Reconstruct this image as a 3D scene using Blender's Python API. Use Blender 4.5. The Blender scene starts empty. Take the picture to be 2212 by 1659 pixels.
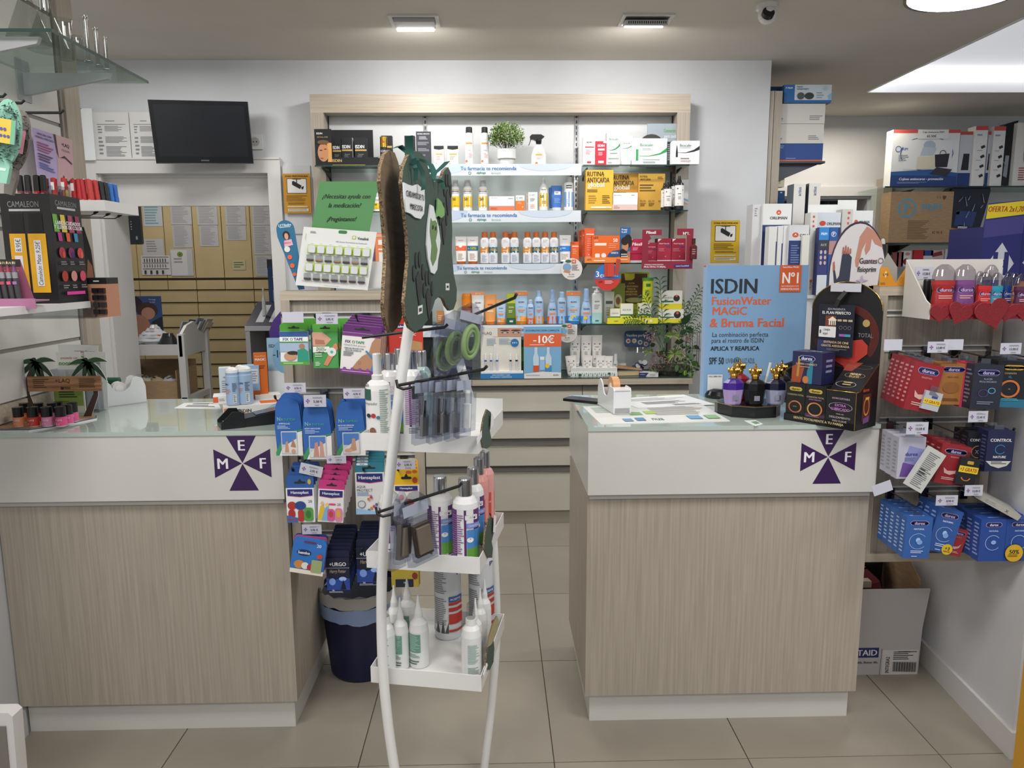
import bpy,math,random
from mathutils import Vector,Matrix
random.seed(7)
from math import sin,cos,radians as rad
MT,MR,RNG = Matrix.Translation,Matrix.Rotation,random.Random
C = bpy.context.scene.collection
PI = math.pi
# ------------------------------------------------------------------ camera
F,YAW,PITCH,ROLL,CH = 1612.9,.02276,.15476,-.00555,1.504
cyw,syw = cos(YAW),sin(YAW)
fwd = Vector((syw*cos(PITCH),cyw*cos(PITCH),-sin(PITCH)))
rt0 = Vector((cyw,-syw,0)); up0 = rt0.cross(fwd)
rt = cos(ROLL)*rt0 + sin(ROLL)*up0
up = -sin(ROLL)*rt0 + cos(ROLL)*up0
cam = bpy.data.cameras.new('camera'); cam_o = bpy.data.objects.new('camera',cam); C.objects.link(cam_o)
cam.sensor_width = 36; cam.lens = F/2212*36; cam.clip_start = .05; cam.clip_end = 60
cam_o.matrix_world = Matrix(((rt.x,up.x,-fwd.x,0),(rt.y,up.y,-fwd.y,0),(rt.z,up.z,-fwd.z,CH),(0,0,0,1)))
bpy.context.scene.camera = cam_o
# ------------------------------------------------------------------ world, lights, exposure
W = bpy.data.worlds.new('world'); bpy.context.scene.world = W; W.use_nodes = True
W.node_tree.nodes['Background'].inputs[0].default_value = (.86,.92,1,1)
W.node_tree.nodes['Background'].inputs[1].default_value = .42
vs = bpy.context.scene.view_settings
vs.view_transform = 'Standard'; vs.look = 'None'; vs.exposure = 0.14; vs.gamma = 1; vs.use_curve_mapping = False
def area(name,loc,sx,sy,power,col=(1,.985,.955),rot=(0,0,0)):
    l = bpy.data.lights.new(name,'AREA'); l.shape = 'RECTANGLE'; l.size = sx; l.size_y = sy; l.energy = power; l.color = col
    o = bpy.data.objects.new(name,l); o.location = loc; o.rotation_euler = rot; C.objects.link(o); return o
for i,(x,y,p) in enumerate(((-.9,1.0,26),(.9,1.0,26),(-.9,-.9,24),(.9,-.9,24),(0,3.1,12),(2.4,.6,14))):
    area('added_overhead_light',(x,y,2.66),.6,.6,p*.88)  # unseen overhead lamps added for the room's general light
area('added_overhead_light',(-1.75,3.75,2.66),.5,.5,11)  # unseen lamp added to brighten the left back wall
area('shelf_spot_light',(-.38,3.86,2.62),.2,.07,6,(1,.98,.96),(rad(32),0,0))
area('shelf_spot_light',(.74,3.84,2.62),.2,.07,6,(1,.98,.96),(rad(32),0,0))
area('back_room_light',(-2.4,5.5,2.55),.5,.3,9,(1,.93,.82))
area('corridor_light',(2.6,5.75,2.62),.9,.2,9,(1,.9,.74))
area('entrance_lamp_light',(2.05,3.35,2.62),.45,.3,12,(1,1,1))

# ------------------------------------------------------------------ helpers
def ray(u,v): return (u-1106)*rt - (v-829.5)*up + F*fwd
def at(u,v,Y):
    d = ray(u,v); t = Y/d.y; return Vector((d.x*t,Y,CH+d.z*t))
def atx(u,v,X):
    d = ray(u,v); t = X/d.x; return Vector((X,d.y*t,CH+d.z*t))
def atz(u,v,Z):
    d = ray(u,v); t = (Z-CH)/d.z; return Vector((d.x*t,d.y*t,Z))
def s2l(c): return c/12.92 if c <= .04045 else ((c+.055)/1.055)**2.4
def rgb(h):
    h = h.lstrip('#')
    if len(h) == 3: h = ''.join(c*2 for c in h)
    return tuple(s2l(int(h[i:i+2],16)/255) for i in (0,2,4))+(1,)
MATS = {}
def M(spec):
    """'#hex' paper, '#hex g' glossy plastic, '#hex m' metal, '#hex c' clear tinted, '#hex s' satin, '#hex e<n>' emitting"""
    if not isinstance(spec,str): return spec
    if spec in MATS: return MATS[spec]
    p = spec.split(); k = p[1] if len(p) > 1 else 'p'
    m = bpy.data.materials.new('mat '+spec); m.use_nodes = True; nt = m.node_tree; b = nt.nodes['Principled BSDF']
    col = rgb(p[0]); b.inputs['Base Color'].default_value = col
    if k == 'c':
        nt.nodes.remove(b); out = nt.nodes['Material Output']
        tr = nt.nodes.new('ShaderNodeBsdfTransparent'); tr.inputs[0].default_value = col
        gl = nt.nodes.new('ShaderNodeBsdfGlossy'); gl.inputs['Roughness'].default_value = .04
        ior = float(p[2]) if len(p) > 2 else 1.45
        lw = nt.nodes.new('ShaderNodeLayerWeight'); lw.inputs[0].default_value = .5
        pw = nt.nodes.new('ShaderNodeMath'); pw.operation = 'POWER'; pw.inputs[1].default_value = 3.5
        fr = nt.nodes.new('ShaderNodeMath'); fr.operation = 'MULTIPLY_ADD'; fr.inputs[1].default_value = .55*min(1,(ior-1)*1.6); fr.inputs[2].default_value = .03+.10*(ior-1)
        nt.links.new(lw.outputs['Facing'],pw.inputs[0]); nt.links.new(pw.outputs[0],fr.inputs[0])
        mx = nt.nodes.new('ShaderNodeMixShader')
        nt.links.new(fr.outputs[0],mx.inputs[0]); nt.links.new(tr.outputs[0],mx.inputs[1]); nt.links.new(gl.outputs[0],mx.inputs[2])
        nt.links.new(mx.outputs[0],out.inputs[0])
    elif k[0] == 'e':
        b.inputs['Emission Color'].default_value = col; b.inputs['Emission Strength'].default_value = float(k[1:])
    else:
        b.inputs['Roughness'].default_value = {'p': .62,'g': .22,'s': .4,'m': .18,'r': .9}[k]
        if k == 'm': b.inputs['Metallic'].default_value = 1
        n = nt.nodes.new('ShaderNodeTexNoise'); n.inputs['Scale'].default_value = 90
        tc = nt.nodes.new('ShaderNodeTexCoord'); nt.links.new(tc.outputs['Object'],n.inputs['Vector'])
        mr = nt.nodes.new('ShaderNodeMapRange'); r = b.inputs['Roughness'].default_value
        mr.inputs['To Min'].default_value = r-.05; mr.inputs['To Max'].default_value = r+.06
        nt.links.new(n.outputs['Fac'],mr.inputs['Value']); nt.links.new(mr.outputs[0],b.inputs['Roughness'])
    MATS[spec] = m; return m
def noise_mat(name,c1,c2,scale,rough=.5,bump=0,stretch=(1,1,1),detail=4,lo=.35,hi=.65,rot=(0,0,0)):
    m = bpy.data.materials.new(name); m.use_nodes = True; nt = m.node_tree; b = nt.nodes['Principled BSDF']; L = nt.links
    tc = nt.nodes.new('ShaderNodeTexCoord'); mp = nt.nodes.new('ShaderNodeMapping'); mp.inputs['Scale'].default_value = stretch
    mp.inputs['Rotation'].default_value = rot
    n = nt.nodes.new('ShaderNodeTexNoise'); n.inputs['Scale'].default_value = scale; n.inputs['Detail'].default_value = detail
    cr = nt.nodes.new('ShaderNodeValToRGB'); cr.color_ramp.elements[0].position = lo; cr.color_ramp.elements[1].position = hi
    cr.color_ramp.elements[0].color = rgb(c1); cr.color_ramp.elements[1].color = rgb(c2)
    L.new(tc.outputs['Object'],mp.inputs[0]); L.new(mp.outputs[0],n.inputs['Vector']); L.new(n.outputs['Fac'],cr.inputs[0])
    L.new(cr.outputs[0],b.inputs['Base Color']); b.inputs['Roughness'].default_value = rough
    if bump:
        bp = nt.nodes.new('ShaderNodeBump'); bp.inputs['Strength'].default_value = bump; bp.inputs['Distance'].default_value = .002
        L.new(n.outputs['Fac'],bp.inputs['Height']); L.new(bp.outputs[0],b.inputs['Normal'])
    return m
WOODV = noise_mat('pale laminate wood vertical grain','#a2978a','#b8ad9f',15,.5,.15,(9,9,.22),6,.28,.72)
WOODH = noise_mat('pale laminate wood horizontal grain','#aca08f','#c6baa7',9,.5,.15,(.35,9,14),6,.3,.7)
WOODR = noise_mat('ribbed laminate panel','#999186','#aba396',30,.55,.2,(7,7,.12),3,.3,.7)
WALL = noise_mat('painted plaster white','#d3d5d8','#dadce0',3,.7,.03)
CEIL = noise_mat('painted ceiling greige','#cfc9bd','#d4cec3',2,.85,.02)
TILE = noise_mat('beige porcelain tile','#928a7e','#a1998c',2.2,.33,.02,(1,1,1),8,.3,.7)
GROUT = noise_mat('dark grout','#4d463e','#5a5248',30,.8)
LACQ = noise_mat('white lacquered panel','#d2d0ca','#d8d6d0',3,.3)
BACKP = noise_mat('white back panel','#d9dadb','#dfe0e1',3,.45)
GRAYL = noise_mat('stone grey drawer lacquer','#c6c4b6','#ccc9bc',3,.4)
BEIGE = noise_mat('beige metal drawer enamel','#b9a67c','#c2af85',4,.5)
CARD = noise_mat('brown cardboard','#a08463','#ad9170',20,.85,.1,(1,1,8))
GLIT = noise_mat('red glitter foam','#6e141b','#b2323b',900,.4,.3,(1,1,1),2,.45,.75)
LEAF = noise_mat('leaf green','#2c4a24','#5c7a3c',40,.5)
GEDGE = '#1f3f3a g'
GLASS = '#eef6f4 c 1.3'
CLEAR = '#f6f8f8 c 1.3'
BLIS = '#eef0f4 c 1.5'

class MB:
    def __init__(s): s.v = []; s.f = []; s.m = []; s.sm = []; s.mats = []; s.T = None
    def mi(s,mat):
        mat = M(mat)
        if mat not in s.mats: s.mats.append(mat)
        return s.mats.index(mat)
    def add(s,vs_,fs,mat,smooth=False):
        k = len(s.v); i = s.mi(mat)
        if s.T is not None: vs_ = [tuple(s.T @ Vector(v)) for v in vs_]
        s.v += [tuple(v) for v in vs_]; s.f += [tuple(k+j for j in f) for f in fs]
        s.m += [i]*len(fs); s.sm += [smooth]*len(fs); return s
    def box(s,x0,y0,z0,x1,y1,z1,mat):
        v = [(x,y,z) for x in (x0,x1) for y in (y0,y1) for z in (z0,z1)]
        return s.add(v,[(0,1,3,2),(4,6,7,5),(0,4,5,1),(2,3,7,6),(0,2,6,4),(1,5,7,3)],mat)
    def rbox(s,x0,y0,z0,x1,y1,z1,r,mat,ax='y',n=4):
        """box with rounded corners seen along an axis"""
        a0,a1,b0,b1,c0,c1 = {'y': (x0,x1,z0,z1,y0,y1),'z': (x0,x1,y0,y1,z0,z1),'x': (y0,y1,z0,z1,x0,x1)}[ax]
        P = rrect(a0,b0,a1,b1,r,n)
        return s.prism(P,c0,c1,mat,ax)
    def prism(s,P,c0,c1,mat,ax='y',side=None):
        n = len(P)
        def q(a,b,c): return {'y': (a,c,b),'z': (a,b,c),'x': (c,a,b)}[ax]
        v = [q(a,b,c0) for a,b in P]+[q(a,b,c1) for a,b in P]
        s.add(v,[tuple(range(n)),tuple(range(2*n-1,n-1,-1))],mat)
        return s.add(v,[(i,(i+1) % n,n+(i+1) % n,n+i) for i in range(n)],side or mat)
    def loft(s,secs,seg=16,cols=None,smooth=True,cx=0,cy=0,pw=2,caps=True):
        """secs: (z, a, b); cols: one material per interval"""
        rings = []
        for z,a,b in secs:
            R = []
            for i in range(seg):
                t = 2*PI*i/seg; c,sn = cos(t),sin(t)
                e = 2/pw
                R.append((cx+a*math.copysign(abs(c)**e,c),cy+b*math.copysign(abs(sn)**e,sn),z))
            rings.append(R)
        for k in range(len(secs)-1):
            col = cols[k] if isinstance(cols,(list,tuple)) else cols
            s.add(rings[k]+rings[k+1],[(i,(i+1) % seg,seg+(i+1) % seg,seg+i) for i in range(seg)],col,smooth)
        if caps:
            c0 = cols[0] if isinstance(cols,(list,tuple)) else cols; c1 = cols[-1] if isinstance(cols,(list,tuple)) else cols
            s.add(rings[0],[tuple(range(seg-1,-1,-1))],c0); s.add(rings[-1],[tuple(range(seg))],c1)
        return s
    def tube(s,pts,r,seg,mat,smooth=True):
        pts = [Vector(p) for p in pts]; rings = []; n = len(pts)
        rr = r if isinstance(r,(list,tuple)) else [r]*n
        for k,p in enumerate(pts):
            d = (pts[min(k+1,n-1)]-pts[max(k-1,0)]).normalized()
            u = d.orthogonal() if abs(d.z) < .9 else d.cross(Vector((0,1,0)))
            if k and rings: u = (lu - d*lu.dot(d))
            u.normalize(); lu = u; w = d.cross(u)
            rings.append([tuple(p+rr[k]*(cos(2*PI*i/seg)*u+sin(2*PI*i/seg)*w)) for i in range(seg)])
        v = [q for R in rings for q in R]
        f = [(k*seg+i,k*seg+(i+1) % seg,(k+1)*seg+(i+1) % seg,(k+1)*seg+i) for k in range(n-1) for i in range(seg)]
        s.add(v,f,mat,smooth)
        return s.add(v[:seg]+v[-seg:],[tuple(range(seg-1,-1,-1)),tuple(range(seg,2*seg))],mat)
    def sph(s,c,r,mat,nu=10,nv=6,sc=(1,1,1)):
        secs = []
        for k in range(nv+1):
            t = -PI/2+PI*k/nv; a = max(cos(t)*r,1e-5); secs.append((c[2]+sc[2]*r*sin(t),a*sc[0],a*sc[1]))
        return s.loft(secs,nu,mat,True,c[0],c[1],caps=False)
    def build(s,name,parent=None,loc=None,rz=0,**k):
        me = bpy.data.meshes.new(name); me.from_pydata(s.v,[],s.f)
        for m in s.mats: me.materials.append(m)
        me.polygons.foreach_set('material_index',s.m); me.polygons.foreach_set('use_smooth',s.sm); me.update()
        o = bpy.data.objects.new(name,me); C.objects.link(o)
        if parent is not None: o.parent = parent
        if loc is not None: o.location = loc
        if rz: o.rotation_euler = (0,0,rz)
        for a,b in k.items(): o[a] = b
        return o
def rrect(x0,y0,x1,y1,r,n=4):
    P = []
    for cx,cy,a in ((x1-r,y1-r,0),(x0+r,y1-r,90),(x0+r,y0+r,180),(x1-r,y0+r,270)):
        P += [(cx+r*cos(rad(a+90*i/n)),cy+r*sin(rad(a+90*i/n))) for i in range(n+1)]
    return P
def struct(mb,name,parent=None,**k):
    o = mb.build(name,parent)
    if parent is None: o['kind'] = 'structure'
    for a,b in k.items(): o[a] = b
    return o
def thing(name,label,cat,loc=(0,0,0),rz=0,group=None,rx=0,ry=0):
    o = bpy.data.objects.new(name,None); C.objects.link(o); o.empty_display_size = .02
    o.location = loc; o.rotation_euler = (rx,ry,rz); o['label'] = label; o['category'] = cat
    if group: o['group'] = group
    return o
def tag(o,label,cat,group=None):
    o['label'] = label; o['category'] = cat
    if group: o['group'] = group
    return o
def dup(root,loc,rz=None,label=None,group=None):
    r = root.copy(); C.objects.link(r); r.location = loc
    if rz is not None: r.rotation_euler = (r.rotation_euler[0],r.rotation_euler[1],rz)
    if label: r['label'] = label
    if group: r['group'] = group
    for ch in list(root.children):
        c = ch.copy(); C.objects.link(c); c.parent = r
        for g in list(ch.children):
            d = g.copy(); C.objects.link(d); d.parent = c
    return r
# ---- lettering cache
TXT = {}
def text_geo(s,bold,it):
    k = (s,bold,it)
    if k not in TXT:
        c = bpy.data.curves.new('t','FONT'); c.body = s; c.resolution_u = 2; c.shear = .22 if it else 0
        o = bpy.data.objects.new('t',c); m = o.to_mesh()
        v = [(p.co.x,p.co.y) for p in m.vertices]; f = [tuple(p.vertices) for p in m.polygons]
        o.to_mesh_clear(); bpy.data.objects.remove(o); bpy.data.curves.remove(c)
        x0 = min(p[0] for p in v); x1 = max(p[0] for p in v); y0 = min(p[1] for p in v); y1 = max(p[1] for p in v)
        v = [(x-(x0+x1)/2,y-(y0+y1)/2) for x,y in v]; n_ = len(v)
        if bold: v = [(x+a,y) for a in (-.026,.026) for x,y in v]; f = [tuple(i+n_*k_ for i in q) for k_ in range(2) for q in f]
        TXT[k] = (v,f,x1-x0+(.052 if bold else 0),y1-y0)
    return TXT[k]
def flat(eps=.00025): return lambda x,z,l: (x,-.0003-l*eps,z)
def prt(mb,w,h,spec,mapf=None,x0=None,z0=0,curved=False):
    """draw flat print onto a face; coordinates are fractions of the face (0,0 = lower left)"""
    if mapf is None: mapf = flat()
    if x0 is None: x0 = -w/2
    L = 0
    def X(a): return x0+a*w
    def Z(b): return z0+b*h
    def poly(P,col,l): mb.add([mapf(a,b,l) for a,b in P],[tuple(range(len(P)))],col)
    def rect(a0,b0,a1,b1,col,l):
        n = 6 if curved else 1
        for i in range(n):
            p,q = a0+(a1-a0)*i/n,a0+(a1-a0)*(i+1)/n
            poly([(p,b0),(q,b0),(q,b1),(p,b1)],col,l)
    for s in spec:
        L += 1; k = s[0]; col = s[1]
        if k == 'r': rect(X(s[2]),Z(s[3]),X(s[4]),Z(s[5]),col,L)
        elif k == 't':
            _,col,txt,cx,cy,hh,mw,*op = s; op = op[0] if op else ''
            v,f,tw,th = text_geo(txt,'b' in op,'i' in op)
            up_ = 'v' in op
            sy = hh*h/.72 if not up_ else hh*w/.72
            lim = mw*(w if not up_ else h)
            sx = sy
            if tw*sx > lim or 'f' in op: sx = lim/tw
            if 'k' in op and sx < sy*.75: sy = sx/.75
            LL = [L+(.3 if 'b' in op and 2*i >= len(v) else 0) for i in range(len(v))]
            if up_: P = [mapf(X(cx)-q*sy,Z(cy)+p*sx,l_) for (p,q),l_ in zip(v,LL)]
            else: P = [mapf(X(cx)+p*sx,Z(cy)+q*sy,l_) for (p,q),l_ in zip(v,LL)]
            mb.add(P,f,col)
        elif k == 'l':
            _,col,a0,b0,a1,b1,n = s
            for i in range(n):
                yb = b1-(b1-b0)*(i+.15)/n; yt = yb-(b1-b0)*.45/n; a = a0
                rect(X(a0),Z(yt),X(a0+(a1-a0)*random.uniform(.6,1)),Z(yb),col,L)
        elif k in 'cea':
            if k == 'c': _,col,cx,cy,r = s; rx = r*w; rz_ = rx
            else: _,col,cx,cy,rx,rz_ = s; rx *= w; rz_ *= h
            poly([(X(cx)+rx*cos(2*PI*i/20),Z(cy)+rz_*sin(2*PI*i/20)) for i in range(20)],col,L)
        elif k == 'o':
            _,col,cx,cy,r,th,*ar = s; a0,a1 = ar[0] if ar else (0,360); r *= w; th *= w; n = 20
            ka = ar[1] if len(ar) > 1 else 1
            P = []
            for i in range(n+1):
                t = rad(a0+(a1-a0)*i/n); P += [(X(cx)+r*cos(t),Z(cy)+ka*r*sin(t)),(X(cx)+(r-th)*cos(t),Z(cy)+ka*(r-th)*sin(t))]
            mb.add([mapf(a,b,L) for a,b in P],[(2*i,2*i+2,2*i+3,2*i+1) for i in range(n)],col)
        elif k == 'p': poly([(X(a),Z(b)) for a,b in s[2]],col,L)
        elif k == 'q':   # rounded rectangle
            _,col,a0,b0,a1,b1,r = s
            poly(rrect(X(a0),Z(b0),X(a1),Z(b1),r*w,3),col,L)
    return mb
def dims(r,Y,zb=None):
    x0,y0,x1,y1 = r; xm = (x0+x1)/2
    a = at(x0,y1,Y); b = at(x1,y1,Y); lo = at(xm,y1,Y).z if zb is None else zb
    return (a.x+b.x)/2,lo,(b.x-a.x),at(xm,y0,Y).z-lo
def carton(label,r,Y,d,col,spec=(),zb=None,name='box',cat='box',group=None,rz=0,sl=None,sr=None,top=None,side=None,rx=0,ry=0,topcol=None):
    x,z,w,h = dims(r,Y,zb)
    t = thing(name,label,cat,(x,Y,z),rad(rz),group,rad(rx),rad(ry))
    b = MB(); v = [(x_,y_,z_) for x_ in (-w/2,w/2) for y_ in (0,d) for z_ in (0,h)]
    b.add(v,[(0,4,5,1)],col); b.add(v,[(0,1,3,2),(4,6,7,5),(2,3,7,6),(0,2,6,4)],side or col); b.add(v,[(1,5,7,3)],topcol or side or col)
    b.build('carton',t)
    if spec or sl or sr or top:
        p = MB()
        if spec: prt(p,w,h,spec)
        if sl: prt(p,d,h,sl,lambda x_,z_,l: (-w/2-.0003-l*.00025,d/2-x_,z_))
        if sr: prt(p,d,h,sr,lambda x_,z_,l: (w/2+.0003+l*.00025,x_+d/2,z_))
        if top: prt(p,w,d,top,lambda x_,y_,l: (x_,y_,h+.0003+l*.00025))
        p.build('print',t)
    return t
def bottle(label,r,Y,secs,cols,spec=(),cap=None,capcol=None,dr=1,zb=None,name='bottle',cat='bottle',group=None,rz=0,seg=18,pw=2,extra=None,ry=0,part='body'):
    x,z,w,h = dims(r,Y,zb); a = w/2
    t = thing(name,label,cat,(x,Y,z),rad(rz),group,0,rad(ry))
    S = [(f*h,q[0]*a if isinstance(q,tuple) else q*a,q[1]*a if isinstance(q,tuple) else q*a*dr) for f,q in secs]
    MB().loft(S,seg,cols,pw=pw).build(part,t)
    if cap: MB().loft([(f*h,q*a,q*a*dr if dr < 1 and q > .7 else q*a*min(1,dr*1.3)) for f,q in cap],seg,capcol or '#ffffff g').build('cap',t)
    if spec:
        def mp(x_,z_,l):
            for k in range(len(S)-1):
                if S[k][0] <= z_ <= S[k+1][0] or k == len(S)-2:
                    f = min(1,max(0,(z_-S[k][0])/max(1e-6,S[k+1][0]-S[k][0])))
                    A = S[k][1]+(S[k+1][1]-S[k][1])*f; B = S[k][2]+(S[k+1][2]-S[k][2])*f; break
            q = max(-.98,min(.98,x_/max(A,1e-5))); e = .0006+l*.0002
            cz = math.sqrt(1-q*q)
            if pw > 2: cz = (1-abs(q)**pw)**(1/pw)
            return (q*A+q*e,-(B*cz+e),z_)
        p = MB(); prt(p,w,h,spec,mp,curved=True); p.build('print',t)
    if extra: extra(t,w,h)
    return t
# profiles (fraction of height, fraction of half width)
CAN = [(0,.9),(.02,1),(.70,1),(.745,.9),(.775,.72)]
CANCAP = [(.775,.72),(.80,.74),(.985,.68),(1,.55)]
def squeeze(c=.13): return [(0,.74),(c,.78),(c+.01,(.84,.42)),(.5,(.92,.28)),(.93,(1,.04)),(1,(1,.03))]
ORD = ['first','second','third','fourth','fifth','sixth','seventh','eighth','ninth','tenth']
# ================================================================== SETTING
SK = (2.60,3.95,.6,5.40)      # ceiling recess x0,x1,y0,y1
f = MB().box(-3.4,-2.2,-.06,5,7.2,-.0035,GROUT); floor = struct(f,'floor')
tm = MB().box(0,0,-.0035,.5965,.5965,0,TILE); tile0 = tm.build('tile',floor,(.1725-1.2,2.087,0))
for i in range(-5,8):
    for j in range(-3,8):
        if (i,j) == (-2,0): continue
        x,y = .1725+i*.6,2.087+j*.6
        if abs(x+.3)/max(.5,y+.6) > .95: continue
        o = tile0.copy(); C.objects.link(o); o.parent = floor; o.location = (x,y,0)
c = MB(); x0,x1,y0,y1 = SK
for b in ((-3.4,-2.2,x0,7.2),(x1,-2.2,5,7.2),(x0,-2.2,x1,y0),(x0,y1,x1,7.2)): c.box(b[0],b[1],2.70,b[2],b[3],2.90,CEIL)
struct(c,'ceiling')
t_ = MB(); e = .012
for b in ((x0-.002,y0,x0+e,y1),(x1-e,y0,x1,y1),(x0,y1-e,x1,y1+.002),(x0,y0,x1,y0+e)): t_.box(b[0],b[1],2.695,b[2],b[3],2.84,'#f4f5f7 s')
for b in ((x0+.012,y0+.012,x0+.06,y1-.012),(x0+.06,y1-.06,x1-.012,y1-.012)): t_.box(b[0],b[1],2.815,b[2],b[3],2.835,'#ffffff e4')
t_.box(x0,y0,2.84,x1,y1,2.86,'#e9ebf0 e0.42'); struct(t_,'trim_1')  # recess roof glows by emission, standing in for the LED wash on it
wb = MB()
for b in ((-2.66,4.6,0,-2.33,4.9,2.7),(-2.33,4.6,2.063,-1.331,4.9,2.7),(-1.331,4.6,0,1.645,4.9,2.7)): wb.box(*b,WALL)
struct(wb,'wall_back')
struct(MB().box(-1.72,-1.6,0,-1.552,2.93,2.7,WALL).box(-2.8,2.93,0,-2.66,4.6,2.7,WALL).box(-2.66,2.93,0,-1.72,3.0,2.7,WALL),'wall_left')
struct(MB().box(4.7,-1.6,0,4.85,6.6,2.7,WALL),'wall_right')
# far wall of the corridor with a doorway
dl,dr_,dt = at(1757,500,6.25).x-.35,at(1879,430,6.25).x,at(1800,424,6.25).z
wf = MB()
for b in ((1.0,6.25,0,dl,6.45,2.7),(dl,6.25,dt,dr_,6.45,2.7),(dr_,6.25,0,4.7,6.45,2.7),(-3.2,6.95,0,1.0,7.1,2.7),(-3.35,4.9,0,-3.2,7.1,2.7),(-1.0,4.9,0,-.9,6.95,2.7),(1.5,4.9,0,1.645,6.25,2.7)): wf.box(*b,WALL)
struct(wf,'wall_far')
dm = MB(); q = .075
for b in ((dl-q,6.22,0,dl,6.25,dt+q),(dr_,6.22,0,dr_+q,6.25,dt+q),(dl,6.22,dt,dr_,6.25,dt+q)): dm.box(*b,'#d8d8da s')
for b in ((dr_-.02,6.25,0,dr_,6.45,dt),(dl,6.25,dt-.02,dr_-.02,6.45,dt),(dl,6.25,0,dl+.02,6.45,dt-.02)): dm.box(*b,'#c9c9cb s')
struct(dm,'door_1')
struct(MB().box(dl-.3,7.15,0,dr_+.5,7.19,2.4,'#15171f'),'doorway_dark_sheet')  # dark sheet whose colour stands in for the unlit room beyond
cu = MB(); n = 40; xa,xb = dl+.02,dr_-.13
P = [(xa+(xb-xa)*i/n,6.72+.05*sin(i*1.1)) for i in range(n+1)]
cu.add([(x,y,0.05) for x,y in P]+[(x,y,2.3) for x,y in P],[(i,i+1,n+2+i,n+1+i) for i in range(n)],'#4c4a55 r',True)
tag(cu.build('curtain'),'grey pleated curtain inside the dark doorway at the end of the corridor','curtain')
# doorway to the back room: casing, jamb, header
cs = MB()
for b in ((-1.331,4.572,0,-1.256,4.6,2.14),(-2.405,4.572,0,-2.33,4.6,2.14),(-2.33,4.572,2.063,-1.331,4.6,2.14),(-2.405,4.565,2.14,-1.256,4.6,2.15)): cs.box(*b,'#dcdad7 s')
for b in ((-2.345,4.6,0,-2.318,4.9,2.063),(-1.331,4.6,0,-1.318,4.9,2.063)): cs.box(*b,'#d6d5d4 s')
cs.box(-2.318,4.66,1.882,-1.331,4.70,2.063,'#dedcd8 s').box(-2.318,4.64,2.045,-1.331,4.66,2.063,'#d2d0cc s')
struct(cs,'door_2')
# low wall at the right with its baseboard
lw = MB(); P = [(1.583,2.067),(1.655,2.95),(1.83,2.95),(1.83,2.067)]
lw.prism(P,0,1.40,noise_mat('side plaster white','#cfcfd3','#d6d6da',3,.7,.03),'z'); struct(lw,'wall_low')
bb = MB(); bb.prism([(1.571,2.055),(1.643,2.95),(1.655,2.95),(1.583,2.067)],0,.088,'#d3d1cf s','z').prism([(1.571,2.055),(1.583,2.067),(1.83,2.067),(1.83,2.055)],0,.088,'#d3d1cf s','z'); struct(bb,'baseboard_right')
struct(MB().box(-1.552,-1.0,0,-1.54,2.28,.088,'#cfcecc s'),'baseboard_left')

# ------------------------------------------------ ceiling lamps, camera
def spot(label,cx,cy,wx,wy,tilt,slots):
    t = thing('recessed_spotlight',label,'ceiling light',(cx,cy,2.70),0,'recessed spotlights in the ceiling')
    fr = MB(); a,b,r = wx/2,wy/2,.018
    for q in ((-a,-b,-a+r,b),(a-r,-b,a,b),(-a+r,-b,a-r,-b+r),(-a+r,b-r,a-r,b)): fr.box(q[0],q[1],-.008,q[2],q[3],.0,'#d9d7d4 s')
    fr.box(-a+r,-b+r,-.002,a-r,b-r,-.0005,'#8b8884'); fr.build('frame',t)
    hd = MB(); hd.T = MR(rad(tilt),4,'X'); hd.box(-a+r+.004,-.045,-.028,a-r-.004,.045,-.004,'#c9c7c6 s')
    for i in range(slots): hd.box(-a+.034+i*(wx-.07)/max(1,slots-1),-.047,-.020,-a+.034+i*(wx-.07)/max(1,slots-1)+.005,-.0445,-.008,'#2b2b2e')
    hd.build('lamp_head',t)
    le = MB(); le.T = hd.T; le.box(-a+r+.012,.036,-.034,a-r-.012,.05,-.028,'#ffffff e14'); le.build('led_strip',t)
spot('square recessed ceiling spotlight above the hook board, its lamp strip glowing',-.377,3.885,.24,.17,-6,0)
spot('recessed ceiling spotlight with slotted tilted head, right one of the pair',.752,3.87,.25,.18,14,18)
t = thing('security_camera','white dome security camera with dark round lens on the ceiling','camera',(1.276,3.66,2.70))
MB().loft([(0,.05,.05),(-.02,.05,.05),(-.024,.03,.03)],18,'#dddcda g').build('base',t)
b = MB(); b.sph((0,-.005,-.045),.042,'#e4e3e1 g',16,10); b.build('housing',t)
b = MB(); b.T = MT((-.008,-.03,-.055)) @ MR(rad(62),4,'X'); b.loft([(.0,.028,.028),(.020,.028,.028)],18,'#15171b g'); b.build('lens',t)
lp = at(2080,-6,3.45); t = thing('round_ceiling_lamp','round glowing flush ceiling lamp with a thin metal rim, upper right corner','ceiling light',(lp.x,3.42,2.70))
MB().loft([(0,.25,.25),(-.03,.25,.25)],32,'#8c8d90 m').build('rim',t)
MB().loft([(-.03,.235,.235),(-.036,.22,.22)],32,'#ffffff e6').build('diffuser',t)

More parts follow.
